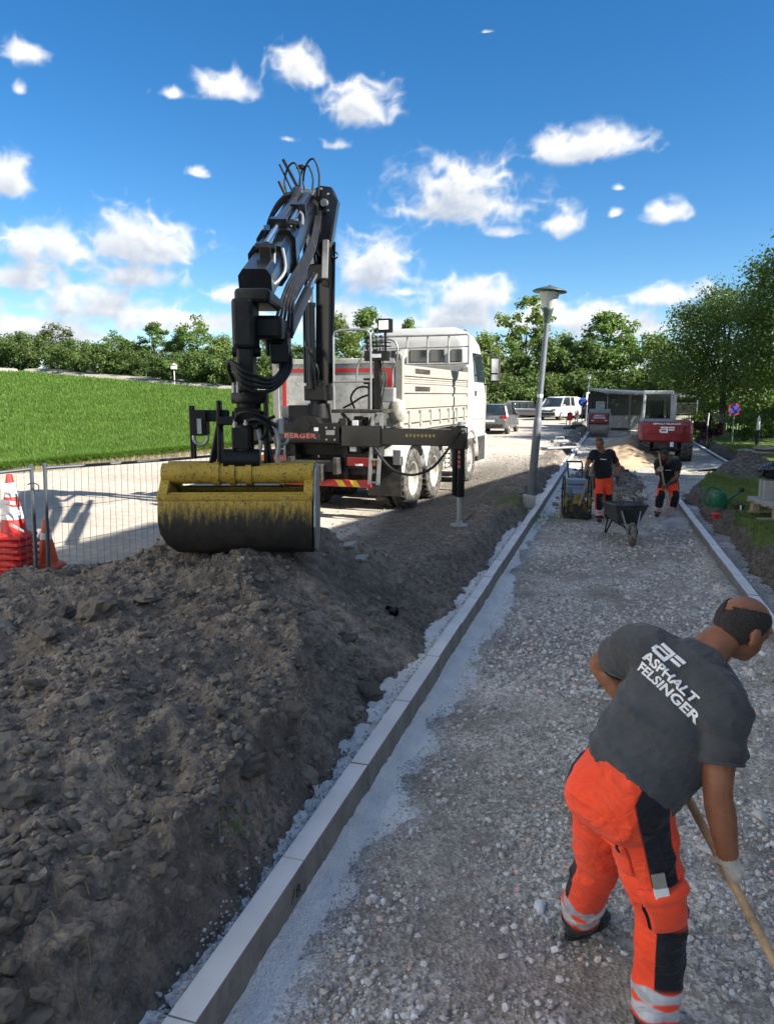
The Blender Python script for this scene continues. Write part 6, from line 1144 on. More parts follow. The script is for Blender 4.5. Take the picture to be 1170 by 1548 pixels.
cs = thing('traffic_cone', 'red and white traffic cone on top of the stack, torn tape around it', 'traffic cone', (-4.35, 8.35, .46), 0, None)
def cone_base(m, z, w=.2): m.prism([(-w, -w * .8), (-w * .8, -w), (w * .8, -w), (w, -w * .8), (w, w * .8), (w * .8, w), (-w * .8, w), (-w, w * .8)], z, z + .035); m.lathe([(.19, z + .035), (.175, z + .06), (.158, z + .07)], seg=24)
m = MB(); cone_base(m, 0); m.build('base', M['cone_red'], cs, .006)
def frus(m, z0, z1): f = lambda z: .155 + (.03 - .155) * z / .74; m.lathe([(f(z0) + .001, z0), (f(z1) + .001, z1)], seg=24)
for k, (z0, z1, mt) in enumerate(((.06, .22, 'cone_red'), (.22, .36, 'cone_white'), (.36, .48, 'cone_red'), (.48, .64, 'cone_white'), (.64, .74, 'cone_red'))): m = MB(); frus(m, z0, z1); m.build('band', M[mt], cs)
m = MB(); pts = [(.12, -.12, .62), (-.06, -.12, .66), (-.14, 0, .52), (-.1, -.14, .42), (.05, -.16, .38), (.2, -.14, .30)]
for a, b, dz in (((-.18, -.05, .70), (.10, -.10, .60), -.09), ((-.2, -.1, .48), (.16, -.15, .34), -.06), ((-.1, -.13, .42), (.12, -.15, .40), .04), ((.05, -.16, .2), (.22, -.2, .12), -.03)):
    A, B = Vector(a), Vector(b); m.add([A, B, B + Vector((.0, 0, dz)), A + Vector((-.02, .01, dz * 1.3))], [(0, 1, 2, 3)]); m.add([A + Vector((0, .004, 0)), B + Vector((0, .004, 0)), B + Vector((.0, .004, dz)), A + Vector((-.02, .014, dz * 1.3))], [(3, 2, 1, 0)])
m.build('torn_tape', M['tape_white'], cs, fix=False)
LAB = ['second', 'third', 'fourth', 'fifth', 'sixth', 'bottom']
for k in range(6):
    c = thing('traffic_cone', '%s cone of the red cone stack behind the fence' % LAB[k] if k < 5 else 'lowest cone of the red cone stack behind the fence', 'traffic cone', (-4.35 + random.uniform(-.015, .015), 8.35, .46 - .077 * (k + 1)), random.uniform(-.3, .3), 'stacked traffic cones'); m = MB(); cone_base(m, 0); m.build('base', M['cone_red'], c, .006); m = MB(); m.lathe([(.156, .06), (.143, .112)], seg=24, caps=False); m.build('body', M['cone_red'], c)
c = thing('traffic_cone', 'small orange traffic cone standing behind the fence posts', 'traffic cone', (-4.17, 8.75, 0)); m = MB(); cone_base(m, 0, .17); m.build('base', M['cone_orange'], c, .006); m = MB(); m.lathe([(.13, .05), (.088, .28), (.07, .36)], seg=20, caps=False); m.build('body', M['cone_orange'], c); m = MB(); m.lathe([(.0705, .36), (.056, .44)], seg=20, caps=False); m.build('band', M['cone_white'], c); m = MB(); m.lathe([(.056, .44), (.025, .6), (.001, .605)], seg=20, caps=False); m.build('tip', M['cone_orange'], c)

# ------------------------------------------------------------------ road signs, barriers, bin
pm('sign_blue', (.02, .09, .42), .4); pm('sign_red', (.55, .02, .03), .4); pm('sign_violet', (.13, .07, .32), .5); pm('board_red', (.62, .03, .03), .45); pm('base_black', (.03, .03, .03), .85); pm('bin_orange', (.7, .13, .02), .45)
def round_sign(loc, label, z, r, kind, pole=True, lean=0.):
    t = thing('round_sign', label, 'traffic sign', loc); t.rotation_euler = (0, lean, 0); m = MB(); m.cyl((0, .03, 0), (0, .03, z + r), .03, seg=10); m.build('pole', M['galvanised'], t)
    m = MB(); m.cyl((0, 0, z), (0, .012, z), r, seg=28)
    f = m.build('face', M['sign_blue' if kind == 'arrow' else 'sign_red'], t)
    if kind == 'arrow': m = MB(); m.bar((r * .5, -.006, z + r * .25), (-r * .25, -.006, z - r * .12), r * .22, .008, 0, (0, 1, 0)); m.add([(-r * .65, -.008, z - r * .32), (-r * .05, -.008, z - r * .42), (-r * .32, -.008, z + r * .2)], [(0, 1, 2)]); m.build('arrow', M['label_white'], f, fix=False)
    else:
        m = MB(); m.cyl((0, -.006, z), (0, 0, z), r * .8, seg=28); m.build('disc', M['sign_blue' if kind == 'blue' else 'sign_violet'], f); m = MB()
        for s_ in (1, -1): m.bar((-r * .56, -.012 - .002 * s_, z - s_ * r * .56), (r * .56, -.012 - .002 * s_, z + s_ * r * .56), .006, r * .2, 0, (0, 1, 0))
        m.build('cross', M['sign_red'], f)
    return t
round_sign((13.55, 51.0, 0), 'round blue sign with a white arrow by the road barriers', 1.62, .31, 'arrow'); round_sign((14.65, 52.8, 0), 'faded violet no stopping sign beside the blue arrow sign', 1.72, .31, 'violet')
round_sign((14.65, 31.0, 0), 'round blue no stopping sign with red rim on the lawn', 1.5, .26, 'blue')
def barrier(x, y, az, label, n=2):
    t = thing('road_barrier', label, 'barrier', (x, y, 0), R(az)); m = MB(); w = .9
    for s_ in (-1, 1): m = MB(); m.tube([(s_ * w, 0, .03), (s_ * w, 0, 1.05)], .025, 8); m.build('upright', M['galvanised'], t); m = MB(); m.box((s_ * w, 0, .035), (.32, .75, .08)); m.build('foot', M['base_black'], t, .02)
    for z in (.3, .62, 1.0): m = MB(); m.tube([(-w, 0, z), (w, 0, z)], .02, 8); m.build('rail', M['galvanised'], t)
    for k in range(5): m = MB(); m.box((-w + .2 + .4 * k - .02, -.03, .81), (.36, .012, .26)); m.build('board', M['board_red' if k % 2 == 0 else 'cone_white'], t)
    return t
barrier(11.6, 46.5, 76, 'red white road barrier nearest the lamp post along the kerb'); barrier(12.9, 50.0, 70, 'red white road barrier below the blue arrow sign'); barrier(14.0, 54.0, 74, 'red white road barrier beside the orange waste bin')
t = thing('warning_light_stand', 'red warning flag hung on the first barrier', 'flag', (11.35, 45.6, 0)); m = MB(); m.box((0, 0, .78), (.34, .04, .5)); m.build('cloth', M['board_red'], t, .01); m = MB(); m.tube([(0, .03, 0), (0, .03, 1.15)], .02, 8); m.build('post', M['galvanised'], t); m = MB(); m.box((0, 0, .04), (.7, .35, .08)); m.build('foot', M['base_black'], t, .02)
t = thing('litter_bin', 'orange litter bin on a pole by the far street lamp', 'litter bin', (16.05, 57.0, 0)); m = MB(); m.lathe([(.2, .55), (.27, .75), (.29, 1.15), (.25, 1.32), (.15, 1.36), (.001, 1.36)], seg=20); m.build('body', M['bin_orange'], t); m = MB(); m.tube([(0, .25, 0), (0, .25, 1.3)], .03, 8); m.build('pole', M['galvanised'], t); m = MB(); m.box((0, -.27, 1.2), (.25, .06, .1)); m.build('opening', M['base_black'], t)
# short survey post, base plates and fence feet lying on the road edge
for i, (x, y, az, lb) in enumerate(((7.55, 30.3, 20, 'flat grey fence foot lying on the road by the kerb'), (7.7, 32.6, 15, 'grey fence foot with raised handle beside the kerb'), (6.75, 28.6, -60, 'long flat grey plate lying across the road edge'))):
    t = thing('ballast_block', lb, 'ballast block', (x, y, .005), R(az)); m = MB(); m.box((0, 0, .06), (.75, .3, .12) if i != 2 else (.45, 1.6, .07)); m.build('block', M['grey_paint'], t, .02)
    if i == 1: m = MB(); m.tube([(-.2, 0, .12), (-.2, 0, .24), (.2, 0, .24), (.2, 0, .12)], .025, 8); m.build('handle', M['grey_paint'], t)
    else: m = MB(); m.cyl((.1, 0, .1), (.1, 0, .145), .05, seg=12); m.build('socket', M['base_black'], t)
t = thing('marker_post', 'thin bare steel post on a foot plate at the road edge', 'post', (9.1, 37.2, 0)); m = MB(); m.tube([(0, 0, .02), (0, 0, .95)], .022, 8); m.build('post', M['galvanised'], t); m = MB(); m.box((0, 0, .04), (.7, .35, .08)); m.build('foot', M['grey_paint'], t, .02)
# red warning board and white post on the right
t = thing('warning_board', 'slanting red white warning board leaning on the lawn', 'warning board', (14.55, 26.8, 0), R(-8)); t.rotation_euler = (0, R(14), R(-8)); m = MB(); m.box((0, 0, .62), (.22, .03, 1.0)); b_ = m.build('board', M['board_red'], t, .006); m = MB(); m.box((-.03, -.019, .42), (.14, .006, .09)); m.build('reflector', M['label_white'], b_); m = MB(); m.box((0, .05, .3), (.08, .04, .62)); m.build('stand', M['galvanised'], t); m = MB(); m.box((0, .02, .03), (.4, .3, .07)); m.build('foot', M['base_black'], t, .02)
t = thing('white_post', 'white topped dark post standing in the hedge', 'post', (14.95, 29.5, 0)); m = MB(); m.lathe([(.09, 0), (.07, .7)], seg=12); m.build('stem', M['base_black'], t); m = MB(); m.lathe([(.07, .7), (.055, 1.15), (.001, 1.3)], seg=12); m.build('tip', M['white_trim'], t)
t = thing('white_stake', 'white stake on a dark post beside the parking sign', 'stake', (13.55, 31.0, 0)); m = MB(); m.tube([(0, 0, 0), (0, 0, .8)], .035, 8); m.build('stem', M['base_black'], t); m = MB(); m.tube([(0, 0, .8), (.03, 0, 1.35)], .03, 8); m.build('tip', M['white_trim'], t)
# pile of old slabs on the far lawn
pm('old_slab', (.3, .26, .22), .95, bump=.3); pm('timber', (.42, .33, .22), .8, var=.2, scale=8); pm('timber_grey', (.34, .3, .25), .85, var=.2, scale=8); pm('film_black', (.012, .013, .016), .22, spec=.6); pm('slab_grey', (.34, .35, .35), .85, bump=.2)
g = random.Random(9)
for i, (dx, dy, z, lb) in enumerate(((0, 0, .06, 'broken stone slab at the bottom of the lawn slab pile'), (.1, .02, .2, 'broken stone slab on top of the lawn slab pile'), (-.5, .1, .1, 'small pale stone lying against the lawn slab pile'))):
    t = rock_mesh('slab', M['old_slab'], 60 + i, .2, .35); o = link('stone_slab', t); o.location = (13.5 + dx, 26.2 + dy, z); o.scale = (.62 - .15 * i, .4, .22); o.rotation_euler = (0, 0, g.uniform(0, 3)); tag(o, lb, 'slab')

# ------------------------------------------------------------------ pallet of kerb slabs with black film, planks, watering can
PB = Vector((6.62, 12.35, .02)); PA = -R(2)
t = thing('timber_pallet', 'grey timber pallet on the lawn under the kerb slabs', 'pallet', PB, PA)
for k in range(4): m = MB(); m.box((.42, -.42 + .28 * k, .225), (1.3, .2, .028)); m.build('deck_board', M['timber_grey'], t, .003)
for x in (-.12, .42, .96):
    for y in (-.4, .4): m = MB(); m.box((x, y, .13), (.12, .12, .16)); m.build('block', M['timber'], t, .004)
for y in (-.4, .4): m = MB(); m.box((.42, y, .035), (1.3, .12, .03)); m.build('runner', M['timber_grey'], t, .003)
for i, (x, y, z, sx, sy, sz, lb) in enumerate(((.42, -.02, .275, 1.32, .9, .07, 'thin grey slab lying flat on the pallet'), (.45, -.16, .45, 1.0, .09, .24, 'smaller grey kerb slab standing before the taller slab'), (.40, -.04, .475, 1.2, .09, .33, 'tall grey kerb slab standing on the pallet'), (.42, .12, .475, 1.2, .09, .33, 'grey kerb slab standing behind the tall slab'))):
    t = MB(); t.box((0, 0, 0), (sx, sy, sz)); o = t.build('kerb_slab', M['slab_grey'], None, .006); o.location = PB + Vector((x, y, z)); o.rotation_euler = (0, 0, PA); tag(o, lb, 'slab')
fm = bmesh.new(); bmesh.ops.create_icosphere(fm, subdivisions=4, radius=1)
for v in fm.verts:
    n = noise.noise(v.co * 1.6) * .3 + noise.noise(v.co * 4 + Vector((3, 1, 2))) * .10; v.co = v.co * (1 + n); v.co.x *= .58; v.co.y *= .36; v.co.z = max(v.co.z * .24, -.10); v.co.z += .05 * math.sin(v.co.x * 9 + v.co.y * 5)
me = bpy.data.meshes.new('black_film'); fm.to_mesh(me); fm.free(); me.materials.append(M['film_black']); me.polygons.foreach_set('use_smooth', [True] * len(me.polygons)); o = link('plastic_film_bundle', me); o.location = PB + Vector((.40, .03, .76)); tag(o, 'crumpled black plastic film bundle lying on the kerb slabs', 'plastic film')
m = MB(); m.tube(spline([(-.5, 0, .0), (-.58, -.02, .06), (-.64, -.04, .0), (-.68, -.05, -.06)], 4), .03, 6); m.build('loose_end', M['film_black'], o)
for i, (x, y, z, L_, a, mt, lb) in enumerate(((6.55, 11.95, .06, 1.5, 4, 'timber_grey', 'dark thin board lying under the pallet edge'), (6.75, 11.6, .055, 1.2, 9, 'timber', 'pale timber batten lying on the lawn grass'), (6.55, 11.4, .05, 1.3, 7, 'timber', 'timber batten with a red end lying on the lawn'))):
    m = MB(); m.box((.35, 0, 0), (L_, .07, .035)); o = m.build('timber_batten', M[mt], None, .004); o.location = (x, y, z); o.rotation_euler = (0, 0, R(a)); tag(o, lb, 'batten')
    if i == 2: m = MB(); m.box((.35 - L_ / 2 + .12, 0, 0), (.25, .074, .039)); m.build('painted_end', M['bin_orange'], o, .003)
pm('can_green', (.012, .13, .06), .35, dirt=.12, dirtc=(.1, .12, .09))
wc = thing('watering_can', 'green plastic watering can standing at the lawn edge', 'watering can', (6.12, 13.35, .05), R(-6)); m = MB()
def cring(z, rx, ry): return [Vector((rx * math.cos(2 * math.pi * k / 24), ry * math.sin(2 * math.pi * k / 24), z)) for k in range(24)]
m.loft([cring(0, .165, .11), cring(.02, .175, .12), cring(.2, .165, .115), cring(.27, .155, .11), cring(.29, .14, .095)]); bo = m.build('body', M['can_green'], wc)
m = MB(); m.tube(spline([(.05, 0, .29), (-.05, 0, .36), (-.17, 0, .36), (-.25, 0, .28), (-.26, 0, .16), (-.2, 0, .06), (-.16, 0, .03)], 5), .018, 9); m.build('handle', M['can_green'], wc); m = MB(); m.tube([(.13, 0, .06), (.22, 0, .17), (.38, 0, .29)], [.04, .028, .02], 10); m.build('spout', M['can_green'], wc); m = MB(); m.tube([(.37, 0, .285), (.41, 0, .32), (.44, 0, .345)], [.02, .05, .05], 14); m.build('rose', M['base_black'], wc)
t = thing('marking_cap', 'red plastic cap on a steel pin beside the right kerb', 'marker pin', tuple(uv(kr(13.6) + .28, 13.6, -.33))); m = MB(); m.cyl((0, 0, 0), (0, 0, .32), .008, seg=8); m.build('pin', M['galvanised'], t); m = MB(); m.lathe([(.045, .30), (.05, .36), (.075, .385), (.07, .40), (.001, .40)], seg=16); m.build('cap', M['cone_red'], t)
t = thing('drain_box', 'small black box with white label by the watering can', 'box', (6.35, 13.0, .03)); m = MB(); m.box((0, 0, .06), (.16, .14, .12)); m.build('box', M['base_black'], t, .01); m = MB(); m.box((0, -.073, .05), (.03, .004, .12)); m.build('label', M['label_white'], t)
m = MB(); m.box((0, 0, 0), (.22, .05, .012)); o = m.build('spirit_level', M['label_white'], None, .003); o.location = (5.95, 15.5, .09); o.rotation_euler = (.2, .1, 1.1); tag(o, 'short white rail lying on the trench edge', 'rail')
m = MB(); m.box((0, 0, 0), (.45, .06, .03)); o = m.build('yellow_batten', M['timber'], None, .003); o.location = (6.55, 18.3, .06); o.rotation_euler = (.1, -.05, .9); tag(o, 'pale yellow batten lying on the right earth pile', 'batten')
m = MB(); m.box((0, 0, 0), (.2, .12, .2)); o = m.build('wood_block', M['timber'], None, .01); o.location = (5.35, 17.2, -.30); tag(o, 'square pale wooden block standing behind the left worker', 'block')
# pipe end, board and slab sticking out of the heap
z = soil_at(.08, 7.15); t = thing('pipe_end', 'short black plastic pipe end lying on the slope of the heap', 'pipe', (.05, 7.2, z + .06), R(-62)); m = MB(); m.lathe([(.036, -.05), (.05, -.05), (.05, .055), (.042, .055), (.042, -.045)], axis=(0, -.96, .25), seg=22, caps=False); m.build('tube', M['black_gloss'], t); m = MB(); m.lathe([(.053, -.05), (.053, -.035)], axis=(0, -.96, .25), seg=22); m.build('collar', M['black_gloss'], t)
for i, (x, y, a, sx, lb) in enumerate(((-.45, 8.0, 130, .34, 'thin grey broken board sticking out of the heap'), (-.30, 7.85, 140, .22, 'flat grey stone chip beside the broken board'))):
    m = MB(); m.prism([(-sx / 2, -.04), (sx / 2, -.06), (sx / 2 + .03, .03), (-sx / 2 + .04, .05)], -.015, .015); o = m.build('broken_board' if i == 0 else 'stone_chip', M['slab_grey'], None, .004); o.location = (x, y, soil_at(x, y) + .03); o.rotation_euler = (R(-25), R(15), R(a)); tag(o, lb, 'board' if i == 0 else 'stone')
# ------------------------------------------------------------------ people
def skin_mat(name, a, b):
    t = MT(name); n = t.noise(14, 6, .6); n2 = t.noise(160, 3, .6); c = t.mix(t.ramp(n, .3, .7), a, b); t.set(color=c, rough=.55, spec=.4, sub=.06); t.bump(n2, .15, .002); M[name] = t.mat
skin_mat('skin_tan', (.21, .085, .045), (.29, .125, .07)); skin_mat('skin_dark', (.13, .06, .035), (.19, .09, .05))
def cloth_mat(name, c, bump=.25, dust=None, rough=.9):
    t = MT(name); n = t.noise(5, 6, .6); col = t.mix(t.ramp(n, .3, .7), [x * .85 for x in c], [min(1, x * 1.12) for x in c])
    if dust: col = t.mix(t.ramp(t.noise(2.6, 6, .65), .45, .75, 0, .55), col, dust)
    t.set(color=col, rough=rough, spec=.2, sheen=.15); t.bump(t.noise(7, 4, .55, t.mapv((1, 1, 2.2)), .6), bump, .03); t.bump(t.noise(420, 2, .5), .15, .001); M[name] = t.mat
cloth_mat('shirt_grey', (.058, .062, .07), .7, (.125, .115, .105)); cloth_mat('shirt_black', (.014, .015, .018), .3, (.04, .036, .033))
cloth_mat('pocket_orange', (.93, .08, .03), .35); cloth_mat('glove_grey', (.46, .44, .4), .5, (.26, .23, .19)); cloth_mat('glove_dark', (.05, .05, .05), .5); cloth_mat('boot_black', (.035, .035, .037), .4, (.13, .12, .1)); cloth_mat('cloth_black', (.014, .015, .02), .2)
def trouser_mat():
    t = MT('work_trousers'); n = t.noise(5, 6, .6); o = t.mix(t.ramp(n, .3, .7), (.9, .07, .025), (1.0, .1, .04)); o = t.mix(t.ramp(t.noise(3, 6, .7), .58, .8, 0, .3), o, (.4, .09, .05))
    k = t.ramp(t.attr('black_panel'), -.04, .04); s_ = t.ramp(t.attr('silver_band'), -.03, .03); c = t.mix(k, o, (.014, .015, .021)); c = t.mix(s_, c, t.mix(t.ramp(t.noise(9, 5, .6), .4, .7), (.42, .44, .48), (.58, .6, .64)))
    t.set(color=c, rough=t.ramp(t.attr('silver_band'), -.03, .03, .9, .45), spec=.25, sheen=.1); t.bump(t.noise(6, 4, .55, t.mapv((1, 1, 2.0)), .8), .75, .05); t.bump(t.noise(420, 2, .5), .15, .001); M['work_trousers'] = t.mat
trouser_mat(); pm('hair_dark', (.028, .025, .025), .9, var=.7, scale=160, bump=.9, bscale=320); pm('hair_brown', (.09, .05, .03), .8, var=.3, scale=60, bump=.6, bscale=200); pm('hair_grey', (.3, .3, .31), .8, var=.3, scale=60, bump=.5, bscale=200); pm('print_white', (.8, .8, .81), .7); pm('eye', (.02, .02, .02), .2); pm('brush_metal', (.4, .38, .35), .5, metal=.6); pm('shaft_wood', (.40, .27, .15), .65, var=.25, scale=7, dirt=.4, dirtc=(.14, .1, .07)); pm('shovel_blade', (.35, .28, .27), .5, metal=.5, dirt=.5); pm('tape_red', (.45, .03, .03), .5)

def remesh(mb, voxel, smooth=4, fac=.5):
    me = mb.mesh('raw', []); bm = bmesh.new(); bm.from_mesh(me); bmesh.ops.recalc_face_normals(bm, faces=bm.faces); bm.to_mesh(me); bm.free(); o = bpy.data.objects.new('raw', me); COL.objects.link(o)
    r_ = o.modifiers.new('r', 'REMESH'); r_.mode = 'VOXEL'; r_.voxel_size = voxel; s_ = o.modifiers.new('s', 'SMOOTH'); s_.factor = fac; s_.iterations = smooth
    dg = bpy.context.evaluated_depsgraph_get(); out = bpy.data.meshes.new_from_object(o.evaluated_get(dg)); bpy.data.objects.remove(o); bpy.data.meshes.remove(me); out.polygons.foreach_set('use_smooth', [True] * len(out.polygons)); return out
def co_of(me): a = np.empty(len(me.vertices) * 3, dtype=np.float32); me.vertices.foreach_get('co', a); return a.reshape(-1, 3).astype(float)
def no_of(me): a = np.empty(len(me.vertices) * 3, dtype=np.float32); me.vertices.foreach_get('normal', a); return a.reshape(-1, 3).astype(float)
def wrinkle(me, amp, sc, stretch=None, seed=0, ridged=True):
    C, N_ = co_of(me), no_of(me); d = np.empty(len(C)); sx = Vector(stretch).normalized() if stretch is not None else None
    for i, c in enumerate(C):
        p = Vector(c)
        if sx is not None: p = p - sx * (p.dot(sx) * .72)
        q = p * sc + Vector((seed * 7.1, seed * 3.3, 0)); w = Vector((noise.noise(q * .6), noise.noise(q * .6 + Vector((9, 2, 1))), 0)) * .7; n = noise.noise(q + w)
        d[i] = (max(0., 1 - abs(n) * 3.4) ** 1.4 * 1.15 - .35 + noise.noise(q * 2.3) * .25) if ridged else n
    C = C + N_ * (d * amp)[:, None]; me.vertices.foreach_set('co', C.astype(np.float32).ravel()); me.update()
def ering(c, a, b, rx, ry, n=20, sq=1.0): return [c + a * (rx * math.copysign(abs(math.cos(2 * math.pi * k / n)) ** sq, math.cos(2 * math.pi * k / n))) + b * (ry * math.copysign(abs(math.sin(2 * math.pi * k / n)) ** sq, math.sin(2 * math.pi * k / n))) for k in range(n)]
def limb(m, pts, rad, n=14):
    P = spline(pts, 4); k = len(P); rr = [float(np.interp(i / (k - 1), np.linspace(0, 1, len(rad)), rad)) for i in range(k)]; m.tube(P, rr, n); m.ell(P[0], (rr[0],) * 3, 0, 12, 8); m.ell(P[-1], (rr[-1],) * 3, 0, 12, 8)
def hand_grip(m, wrist, centre, axis, r=.019, s=1.0):
    """palm behind the shaft, four fingers closing round it, thumb from the side of the palm"""
    a = Vector(axis).normalized(); h = Vector(centre) - Vector(wrist); h = (h - a * h.dot(a)); h.normalize(); n_ = a.cross(h); c = Vector(centre)
    Mx = Matrix((a, h, n_)).transposed(); m.ell(c - h * .034 * s + n_ * .010, (.046 * s, .046 * s, .027 * s), 0, 14, 10, Mx); m.tube([wrist, c - h * .05 * s + n_ * .01], [.030 * s, .033 * s], 12)
    R_ = r + .010 * s
    for i, (o, ln) in enumerate(((-.033, .92), (-.011, 1.0), (.011, .97), (.032, .82))):
        pts = [c + a * (o * s) + (-h * math.cos(R(t_)) + n_ * math.sin(R(t_))) * (R_ + (.006 if t_ < 40 else 0)) for t_ in np.linspace(25, 25 + 205 * ln, 9)]; m.tube(pts, [.0105 * s] * 6 + [.0098 * s, .009 * s, .008 * s], 8); m.ell(pts[-1], (.008 * s,) * 3, 0, 8, 6)
    pts = [c - h * .05 * s - a * .02 * s, c - h * .032 * s - n_ * .018 * s - a * .042 * s, c - h * .008 * s - n_ * (R_ + .002) - a * .05 * s, c + h * .016 * s - n_ * (R_ - .004) - a * .046 * s]; m.tube(spline(pts, 4), [.014 * s] * 6 + [.012 * s] * 4 + [.010 * s] * 3, 8); m.ell(pts[-1], (.010 * s,) * 3, 0, 8, 6)
def hand_relaxed(m, wrist, d, side, s=1.0):
    d = Vector(d).normalized(); sd = Vector(side); sd = (sd - d * sd.dot(d)).normalized(); n_ = d.cross(sd); w = Vector(wrist); Mx = Matrix((sd, n_, d)).transposed(); m.ell(w + d * .055 * s, (.042 * s, .017 * s, .05 * s), 0, 12, 8, Mx)
    for i, (o, ln) in enumerate(((-.03, .068), (-.01, .08), (.01, .076), (.03, .06))):
        b = w + d * .092 * s + sd * (o * s); m.tube([b, b + d * ln * .45 * s + n_ * .006, b + d * ln * .8 * s + n_ * .022, b + d * ln * s + n_ * .042], [.0105 * s, .010 * s, .009 * s, .007 * s], 8)
    m.tube([w + d * .03 * s - sd * .03 * s, w + d * .065 * s - sd * .058 * s + n_ * .01, w + d * .095 * s - sd * .06 * s + n_ * .024], [.013 * s, .012 * s, .009 * s], 8)
def person(label, J, P):
    """J joints in world space; P options: voxel, mats, hands"""
    J = {k: Vector(v) for k, v in J.items()}; vx = P['voxel']; k_ = P.get('k', 1.0)
    up = (J['neck'] - J['pel']).normalized(); sr = (J['rsh'] - J['lsh']).normalized(); hr = (J['rhip'] - J['lhip']).normalized()
    root_loc = Vector((J['pel'].x, J['pel'].y, min(J['la'].z, J['ra'].z) - .08))
    L_ = lambda v: Vector(v) - root_loc
    gf = Vector(P['gaze']).normalized(); hu = Vector(P.get('head_up', (0, 0, 1))); hu = (hu - gf * hu.dot(gf)).normalized(); gr_ = gf.cross(hu).normalized(); HM = Matrix((gr_, gf, hu)).transposed(); hc = L_(J['head'])
    # --- skin
    m = MB(); q = P.get('head', 1.0)
    m.ell(hc, (.077 * q, .098 * q, .092 * q), 0, 22, 16, HM); m.ell(hc + HM @ Vector((0, .03, -.055)) * q, (.062 * q, .072 * q, .068 * q), 0, 18, 12, HM); m.ell(hc + HM @ Vector((0, .062, -.095)) * q, (.036 * q, .034 * q, .026 * q), 0, 12, 8, HM)
    m.tube([hc + HM @ Vector((0, .088, -.005)) * q, hc + HM @ Vector((0, .112, -.042)) * q, hc + HM @ Vector((0, .098, -.052)) * q], [.009 * q, .014 * q, .012 * q], 8); m.ell(hc + HM @ Vector((0, .088, .012)) * q, (.052 * q, .014 * q, .011 * q), 0, 12, 8, HM); m.ell(hc + HM @ Vector((0, .092, -.078)) * q, (.026 * q, .01 * q, .008 * q), 0, 10, 6, HM)
    for s_ in (1, -1): m.ell(hc + HM @ Vector((s_ * .082, -.012, -.022)) * q, (.011 * q, .024 * q, .034 * q), 0, 12, 8, HM @ Euler((R(-12), s_ * R(-14), s_ * R(14))).to_matrix()); m.ell(hc + HM @ Vector((s_ * .076, -.006, -.05)) * q, (.008 * q, .01 * q, .013 * q), 0, 8, 6, HM)
    nk = L_(J['neck']); m.tube([nk - up * .06, nk + (hc - nk) * .35, hc + HM @ Vector((0, -.02, -.05))], [.085 * k_, .064 * k_, .06], 16)
    for s_, sh, el, wr in ((-1, 'lsh', 'le', 'lw'), (1, 'rsh', 're', 'rw')):
        limb(m, [L_(J[sh]), L_(J[sh].lerp(J[el], .5)), L_(J[el]), L_(J[el].lerp(J[wr], .35)), L_(J[wr])], [.064 * k_, .060 * k_, .047 * k_, .050 * k_, .033 * k_])
    # torso and legs under the clothes, so that the body is one figure
    m.loft([ering(L_(J['pel'].lerp(J['neck'], t_)), sr, sr.cross(up), rx * k_, ry * k_) for t_, rx, ry in ((-.15, .12, .1), (.1, .16, .12), (.5, .17, .12), (.85, .17, .10), (.98, .08, .07))])
    for h_, kn, an in (('lhip', 'lk', 'la'), ('rhip', 'rk', 'ra')): limb(m, [L_(J[h_]), L_(J[kn]), L_(J[an])], [.082, .05, .036])
    hands = {}
    for sd in 'lr':
        hd = P['hands'][sd]; tgt = m if not hd.get('glove') else MB()
        if hd['kind'] == 'grip': hand_grip(tgt, L_(J[sd + 'w']), L_(hd['c']), hd['axis'], s=hd.get('s', 1.0))
        else: hand_relaxed(tgt, L_(J[sd + 'w']), hd['d'], hd['side'])
        if hd.get('glove'):
            wv = (L_(J[sd + 'w']) - L_(J[sd + 'e'])).normalized(); tgt.tube([L_(J[sd + 'w']) - wv * .045, L_(J[sd + 'w']) - wv * .02, L_(J[sd + 'w']) + wv * .02], [.042, .039, .037], 14); hands[sd] = (tgt, hd['glove'])
            limb(m, [L_(J[sd + 'w']), L_(J[sd + 'w']) + wv * .025], [.026, .018])
    body = link('person', remesh(m, P.get('skin_voxel', vx), 3)); body.data.materials.clear(); body.data.materials.append(M[P['skin']]); body.location = root_loc; tag(body, label, 'person')
    for sd, (tg_, gm_) in hands.items(): me = remesh(tg_, P.get('glove_voxel', vx * .7), 2); me.materials.clear(); me.materials.append(M[gm_]); link('glove', me, body)
    for s_ in (1, -1): e = MB(); e.ell(hc + HM @ Vector((s_ * .03, .088, -.008)) * q, (.011 * q, .006 * q, .006 * q), 0, 10, 8, HM); e.build('eye', M['eye'], body)
    # --- hair: a shell over the skull cut along the hairline
    hm = MB(); hm.ell(hc, (.0805 * q, .1015 * q, .0955 * q), 0, 120, 80, HM); me = hm.mesh('hair', M[P['hair']]); bm = bmesh.new(); bm.from_mesh(me); kill = []; HI = HM.inverted()
    for f in bm.faces:
        p = HI @ (f.calc_center_median() - hc) / q; n_ = noise.noise(p * 45) * .007 + noise.noise(p * 140) * .007
        if not P['hairline'](p.x, p.y + n_, p.z + n_): kill.append(f)
    bmesh.ops.delete(bm, geom=kill, context='FACES')
    for v in bm.verts: v.co += (v.co - hc).normalized() * (noise.noise(v.co * 70) * .0025)
    bm.to_mesh(me); bm.free(); ho = link('hair', me, body); so = ho.modifiers.new('thick', 'SOLIDIFY'); so.thickness = .005; so.offset = -1
    # --- shirt
    sl = P.get('sleeve', .84); fw = up.cross(sr).normalized(); m = MB(); b_ = P.get('belly', 1.0)
    def sp(t_, f=0.): return L_(J['pel'].lerp(J['neck'], t_)) + fw * f
    def ax(t_): a = (hr * (1 - t_) + sr * t_).normalized(); return (a - up * a.dot(up)).normalized()
